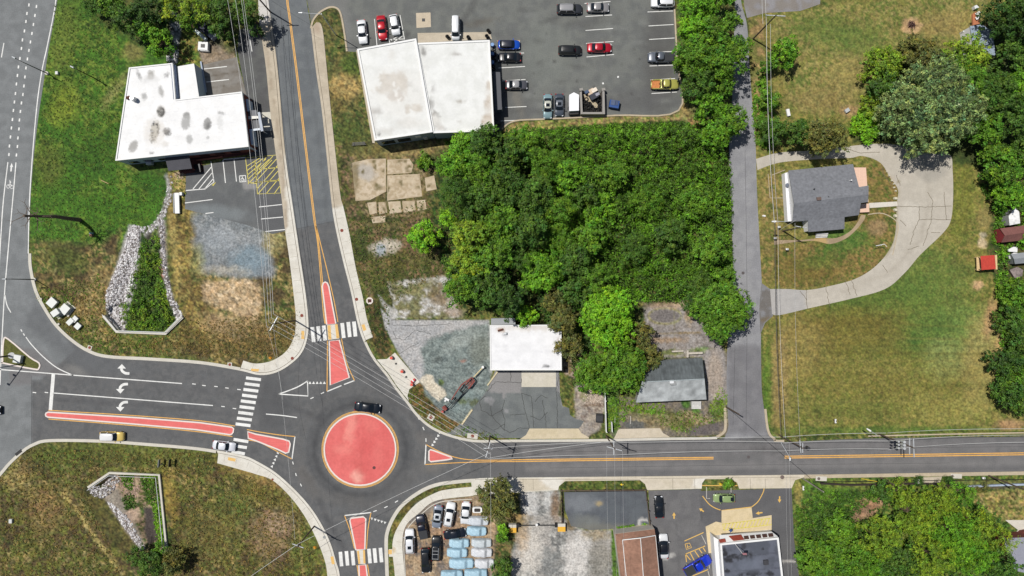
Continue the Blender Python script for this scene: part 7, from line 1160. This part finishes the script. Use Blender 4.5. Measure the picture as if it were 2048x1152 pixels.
# fences
t=empty('white_fence',Wp(1210,820),'thin white board fence between rubble and the weedy lot','fence'); strips('board',[[(1208.5,780),(1209.5,815),(1211,862)]],1.3,M_TRIM,.14,parent=t,z0=.05,kind=None)
for y in (780,800,822,845,862): MB().box((*q(1210.4 if y<850 else 1212,y),.02),(.14,.14,1.35)).build('post',M_TRIM,t)
strips('white_fence',[[(1222,842),(1223,862)]],1.2,M_TRIM,.12,z0=.05,kind=None,label='short detached piece of white fence in the weeds',cat='fence')
t=empty('timber_fence',Wp(1210,981),'low dark timber fence around three sides of the empty asphalt lot','fence')
strips('rail',[[(1123,1045),(1121,979),(1290,978),(1300,1060)]],.75,M_WOOD,.14,parent=t,z0=.5,kind=None); strips('rail',[[(1127,1043),(1125,983),(1200,982),(1287,981)]],.3,mat('dark_timber',(54,46,42),.9,(4,.2),None),.1,parent=t,z0=.08,kind=None)
for x,y in ((1122,979),(1122,1000),(1123,1022),(1124,1043),(1150,979),(1180,979),(1210,978.5),(1240,978.5),(1265,978),(1290,978),(1293,1000),(1296,1020),(1298,1040),(1300,1058)): MB().box((*q(x,y),.02),(.2,.2,.95)).build('post',M_WOOD,t)
MB().prism(pw([(1232,1057),(1284,1050),(1294,1048),(1296,1056),(1233,1063)][::-1]),0,.14).build('planting_bed',mat('bed_soil',(190,176,140),.9,(3,.2),None),None,kind='structure')
cover('hedge',[(1234,1054),(1268,1049),(1268,1054),(1235,1058)],420,(.2,.6),['fresh','mid'],'low green hedge strip at the north side of the brown roofed building','hedge',71,lf=.25); cover('hedge',[(1284,1048),(1296,1047),(1296,1051),(1284,1052)],120,(.2,.5),['fresh'],'small green hedge block beside the pale slab of the empty lot','hedge',72,lf=.25)
# gate with yellow blocks
for x,y,lb in ((1025,1053,'left yellow faced concrete block of the chain gate'),(1122.5,1051,'right yellow faced concrete block of the chain gate')):
    t=empty('gate_block',Wp(x,y),lb,'gate block','yellow gate blocks'); MB().box((*q(x,y-4),.0),(1.5,.6,1.0)).build('block',M_KERB,t); MB().box((*q(x,y+4),.02),(1.5,1.0,.95)).build('yellow_face',mat('yellow_paint',(232,178,58),.6,(4,.06),None),t)
t=empty('chain_gate',Wp(1073,1049),'black bar gate between the two yellow blocks','gate'); MB().tube((*q(1034,1048),.9),(*q(1114,1047.5),.9),.08).tube((*q(1034,1049),.5),(*q(1114,1048.5),.5),.08).build('bar',M_BLACK,t)
for x in (1036,1112): MB().box((*q(x,1048),0),(.5,.7,1.0)).build('post',M_BLACK,t)
MB().tube((*q(1073,1046),.85),(*q(1073,1046),1.15),.25,n=10).build('reflector',M_TRIM,t)
# small things
t=empty('loading_bench',Wp(358,407),'long white bench like box by the corner of the small car park','bench'); MB().box((*q(357,407),.3),(.9,4.1,.35),R(2)).build('seat',M_TRIM,t)
for y in (390,407,424): MB().box((*q(357,y),.02),(.7,.3,.28)).build('leg',M_WALLG,t)
MB().box((*q(350,407),.05),(.25,3.9,.5),R(2)).build('backrest',M_WALLG,t); MB().box((*q(365,388.5),.0),(.5,.6,.8)).build('post_box',M_TRIM,None,label='small white box post at the top end of the white bench',cat='post',loc=tuple(Wp(365,388.5)))
t=empty('white_unit',Wp(410,95),'white square equipment box with a dark grille north of the small car park','equipment'); MB().box((*q(410,95),.05),(1.9,1.6,.9),R(-3)).build('housing',M_TRIM,t); MB().box((*q(410,95),.953),(.8,.7,.05),R(-3)).build('grille',mat('grille',(96,94,92),.7),t); MB().box((*q(401,95),.05),(.25,1.7,.7),R(-3)).box((*q(412,103.5),.05),(1.6,.2,.7),R(-3)).build('side_shelf',M_TRIM,t)
for k,(x,y,lb) in enumerate(((397,66,'upper left end of the pair of white tanks beside the dark trailer'),(410,77,'lower right one of the pair of white tanks beside the dark trailer'))):
    t=empty('propane_tank',Wp(x,y),lb,'tank','white tanks'); d=Vector((.5,-.42,0)); c=w3(x,y,.55); MB().tube(c-d,c+d,.38,n=14).build('tank',mat('tank_white',(206,220,222),.4,None,None),t); MB().tube(c-d*.3+Vector((0,0,.3)),c-d*.3+Vector((0,0,.5)),.15,n=10).build('valve_cap',M_GALV,t)
t=empty('dark_trailer',Wp(417,66),'dark navy open trailer with grey bags under the trees at the top','trailer'); MB().box((*q(412,60),.4),(3.2,1.7,.9),R(-42)).build('bed',mat('navy',(34,40,56),.7),t); MB().box((*q(427,73),.3),(1.8,1.3,.9),R(-42)).build('grey_bag',mat('bag_grey',(140,144,154),.8,(2,.2),None,.3,3),t)
strips('wheel_stop',[[(403,124),(413,185)]],.35,mat('rail_bluegrey',(166,178,196),.7),.28,z0=.02,kind=None,label='long pale blue-grey barrier beside the wing of the L-shaped building',cat='barrier')
t=empty('bench',Wp(718,289),'dark slatted bench on the grass below the workshop corner','bench')
for k in range(3): MB().box((*q(718+.5*k,286+2.2*k),.42),(2.6 if k<2 else 2.9,.13,.05),R(4)).build('slat',M_BLACK,t)
for x in (708,729): MB().box((*q(x,288.5),.02),(.1,.5,.4)).build('leg',M_BLACK,t)
t=empty('well_head',Wp(185,471),'small capped well post beside the dead tree shadow','well'); MB().tube(w3(185,471,0),w3(185,471,.7),.28,n=10).build('casing',mat('rust_ring',(150,110,92),.9),t); MB().tube(w3(186,467,.0),w3(186,467,.95),.2,n=10).build('cap',mat('cap_blue',(150,180,190),.6),t)
MB().box((*q(214,365),.3),(1.6,.12,.5),R(-25)).box((*q(214,365),0),(.12,.12,.3)).build('wooden_sign',mat('sign_tan',(190,170,120),.8),None,label='small weathered wooden sign standing in the verge below the L-shaped building',cat='sign',loc=tuple(Wp(214,365)))
MB().box((*q(116,147),0),(.5,.6,.5)).build('junction_box',GRN_,None,label='pale junction box in the verge near the upper street lamp',cat='box',loc=tuple(Wp(116,147)))
MB().box((*q(24,1041),0),(.6,.8,.5)).build('junction_box',GRN_,None,label='pale junction box in the rough grass at the lower left',cat='box',loc=tuple(Wp(24,1041)))
for x,y,lb in ((84,598,'pale vent stone beside the kerb near the cabinets'),(119,648,'small round white marker in the grass below the cabinets')): MB().tube(w3(x,y,0),w3(x,y,.35),.22,n=9).build('marker',M_KERB,None,label=lb,cat='marker',loc=tuple(Wp(x,y)))
for x,y,h_,lb in ((325,923,1.6,'left grey sign post in the grass below the west road'),(346,923,1.7,'right dark sign post in the grass below the west road')):
    t=empty('sign_post',Wp(x,y),lb,'sign post','sign posts'); MB().box((*q(x,y+5),.0),(.1,.1,h_)).build('post',M_WALLG if x<340 else M_BLACK,t); MB().box((*q(x,y),.9),(.1,1.5,.8),R(-4)).build('sign_plate',M_WALLG if x<340 else M_BLACK,t)
for x,y,lb in ((541,716,'orange utility marker tuft at the curved corner above the crosswalk'),(630,1095,'orange blanket like marker in the grass beside the lower left pavement')): MB().prism(pw(ell(x,y,4,3,20,7)),.02,.3,top=pw(ell(x,y,2,1.6,40,7))).build('marker',mat('orange_cloth',(206,142,40),.8),None,label=lb,cat='marker',loc=tuple(Wp(x,y)))
for x,y,lb in ((1243,968,'yellow fire hydrant in the verge above the fenced lot'),(1440,967,'yellow fire hydrant next to the small shrub on the kerbed island')):
    c=Wp(x,y); t=empty('fire_hydrant',c,lb,'fire hydrant','yellow fire hydrants'); MB().tube(c,c+Vector((0,0,.6)),.17,.15,10).tube(c+Vector((0,0,.6)),c+Vector((0,0,.78)),.19,.06,10).build('barrel',mat('hydrant_yellow',(236,206,60),.6),t)
    for s in (-1,1): MB().tube(c+Vector((0,0,.45)),c+Vector((s*.32,0,.45)),.09,n=8).build('outlet',mat('hydrant_yellow'),t)
c=Wp(1456,1055); t=empty('umbrella',c,'small blue folded parasol standing on the yellow hatched slab','umbrella'); MB().tube(c,c+Vector((0,0,2.2)),.04).build('pole',M_GALV,t)
V=[(c.x,c.y,2.3)]+[(c.x+(.5 if k%2 else .22)*math.cos(k*.628),c.y+(.5 if k%2 else .22)*math.sin(k*.628),1.7) for k in range(10)]; rawmesh('canopy',V,[(0,k+1,(k+1)%10+1) for k in range(10)],mat('blue_cloth',(60,92,150),.8),t)
for x,y,lb in ((1554,455,'white post box beside the utility pole of the grey house'),(1570,499,'white mail box below the path end'),(1546.5,477,'white box with dark slots left of the path'),(1666,840,'blue-white marker post standing in the big lawn'),(1602,973,'white sign post by the restaurant driveway exit'),(1831,960,'white sign left of the small driveway'),(1960,953,'white post box with a flag on the south verge')):
    c=Wp(x,y); t=empty('post_box',c,lb,'post box' if 'box' in lb else 'sign','small white posts'); MB().box((c.x,c.y,0),(.09,.09,.9)).build('post',M_WOOD,t); MB().box((c.x,c.y,.903),(.5 if 'box' in lb else .25,.35 if 'box' in lb else .8,.3)).build('box',M_TRIM,t); MB().box((c.x+.1,c.y,1.206),(.12,.3,.02)).build('flap',M_BLACK,t)
c=Wp(1752,492); t=empty('clothes_post',c,'white T-shaped clothes post on the lawn inside the driveway loop','clothes post'); MB().tube(c,c+Vector((0,0,2)),.05).build('post',M_TRIM,t); MB().tube(c+Vector((-1.1,-.1,2)),c+Vector((.6,.25,2)),.06).tube(c+Vector((.6,.25,2)),c+Vector((1.1,-.3,2)),.04).build('arm',M_TRIM,t)
b=MB(); rg=np.random.RandomState(8); c=Wp(1823,50)
for k in range(14): a=rg.rand()*6.28; d=Vector((math.cos(a),math.sin(a),0)); p=c+Vector((rg.uniform(-.4,.4),rg.uniform(-.4,.4),.08+.04*k)); b.tube(p-d*.6,p+d*.6,.06,.04,5)
b.build('burn_pile',mat('charred_wood',(92,66,62),.95,(4,.3),None),None,label='small pile of charred branches in a bare ring on the upper lawn',cat='burn pile',loc=tuple(c))
for k,(x,y,lb) in enumerate(((1484,160,'x'),(1236,154,'white paper scrap on the car park asphalt'),(1206,167,'second tiny white scrap on the car park left of the paper scrap'))):
    if lb!='x': MB().box((*q(x,y),.02),(.35,.3,.06),k).build('litter',M_TRIM,None,label=lb,cat='litter',loc=tuple(Wp(x,y)))
MB().box((*q(1692,222),.1),(.9,.7,.5),.6).build('scrap_metal',M_GALV,None,label='grey metal scrap between the rounded tree and the lime bush',cat='scrap',loc=tuple(Wp(1692,222))); MB().box((*q(1575,226),.1),(.6,1.4,.4),.2).build('scrap_metal',M_TRIM,None,label='white scrap above the dark trees beside the alley wires',cat='scrap',loc=tuple(Wp(1575,226)))
MB().box((*q(1549,452),.5),(.0+.8,.5,.5),.1).build('meter_box',M_TRIM,None,label='white lump shaped box left of the house pole by the alley verge',cat='box',loc=tuple(Wp(1529,432))) if 0 else None
MB().prism(pw(ell(1528,432,4,2.4,10,9)),.02,.3,top=pw(ell(1528,432,2.8,1.5,10,9))).build('boulder',M_TRIM,None,label='white painted rock in the verge left of the house pole',cat='stone',loc=tuple(Wp(1528,432)))
# roadside wall and pipes on the lower right
wall_line('roadside_wall',[(1640,966),(1700,969),(1840,966),(1930,970)],.3,0,.5,'low dark rail wall along the south verge in front of the lower right wood',m=mat('dark_timber'),cat='wall')
wall_line('roadside_wall',[(1932,972),(2000,969),(2110,966)],.32,0,.55,'pale blue-grey capped wall above the bottom right lawn',m=mat('rail_bluegrey'),cat='wall')
wall_line('cable_trough',[(1625,964),(2110,958)],.12,.0,.12,'thin dark pipe lying along the south verge',m=M_BLACK,cat='pipe')
MB().tube(w3(1722,957,.1),w3(1760,964,.1),.05).build('yellow_guard',mat('hydrant_yellow'),None,label='yellow guy wire guard lying beside the short dark pole',cat='guard',loc=tuple(Wp(1740,960)))
# dead tree
c=Wp(160,440); t=empty('dead_tree',c,'tall dead tree without leaves leaning toward the highway on the left verge','dead tree')
DT=mat('dead_bark',(110,96,84),.95,(4,.2),None); top=c+Vector((-1.6,-.6,13.5)); MB().tube(c,c+Vector((-.6,0,6.5)),.42,.32,10).tube(c+Vector((-.6,0,6.5)),top,.32,.18,10).build('trunk',DT,t)
rg=np.random.RandomState(12)
for k in range(13):
    p=(c+Vector((-.6,0,6.5))).lerp(top,.5+.04*k); a=k*2.4; d=Vector((math.cos(a),math.sin(a),rg.uniform(.1,.5)))*rg.uniform(1.1,2.6); m_=MB().tube(p,p+d,.09,.04,6); e=p+d
    for s in (-1,1): f=d.normalized(); m_.tube(e,e+Vector((f.x*.6-s*f.y*.6,f.y*.6+s*f.x*.6,.25)),.04,.02,5)
    m_.build('branch',DT,t)
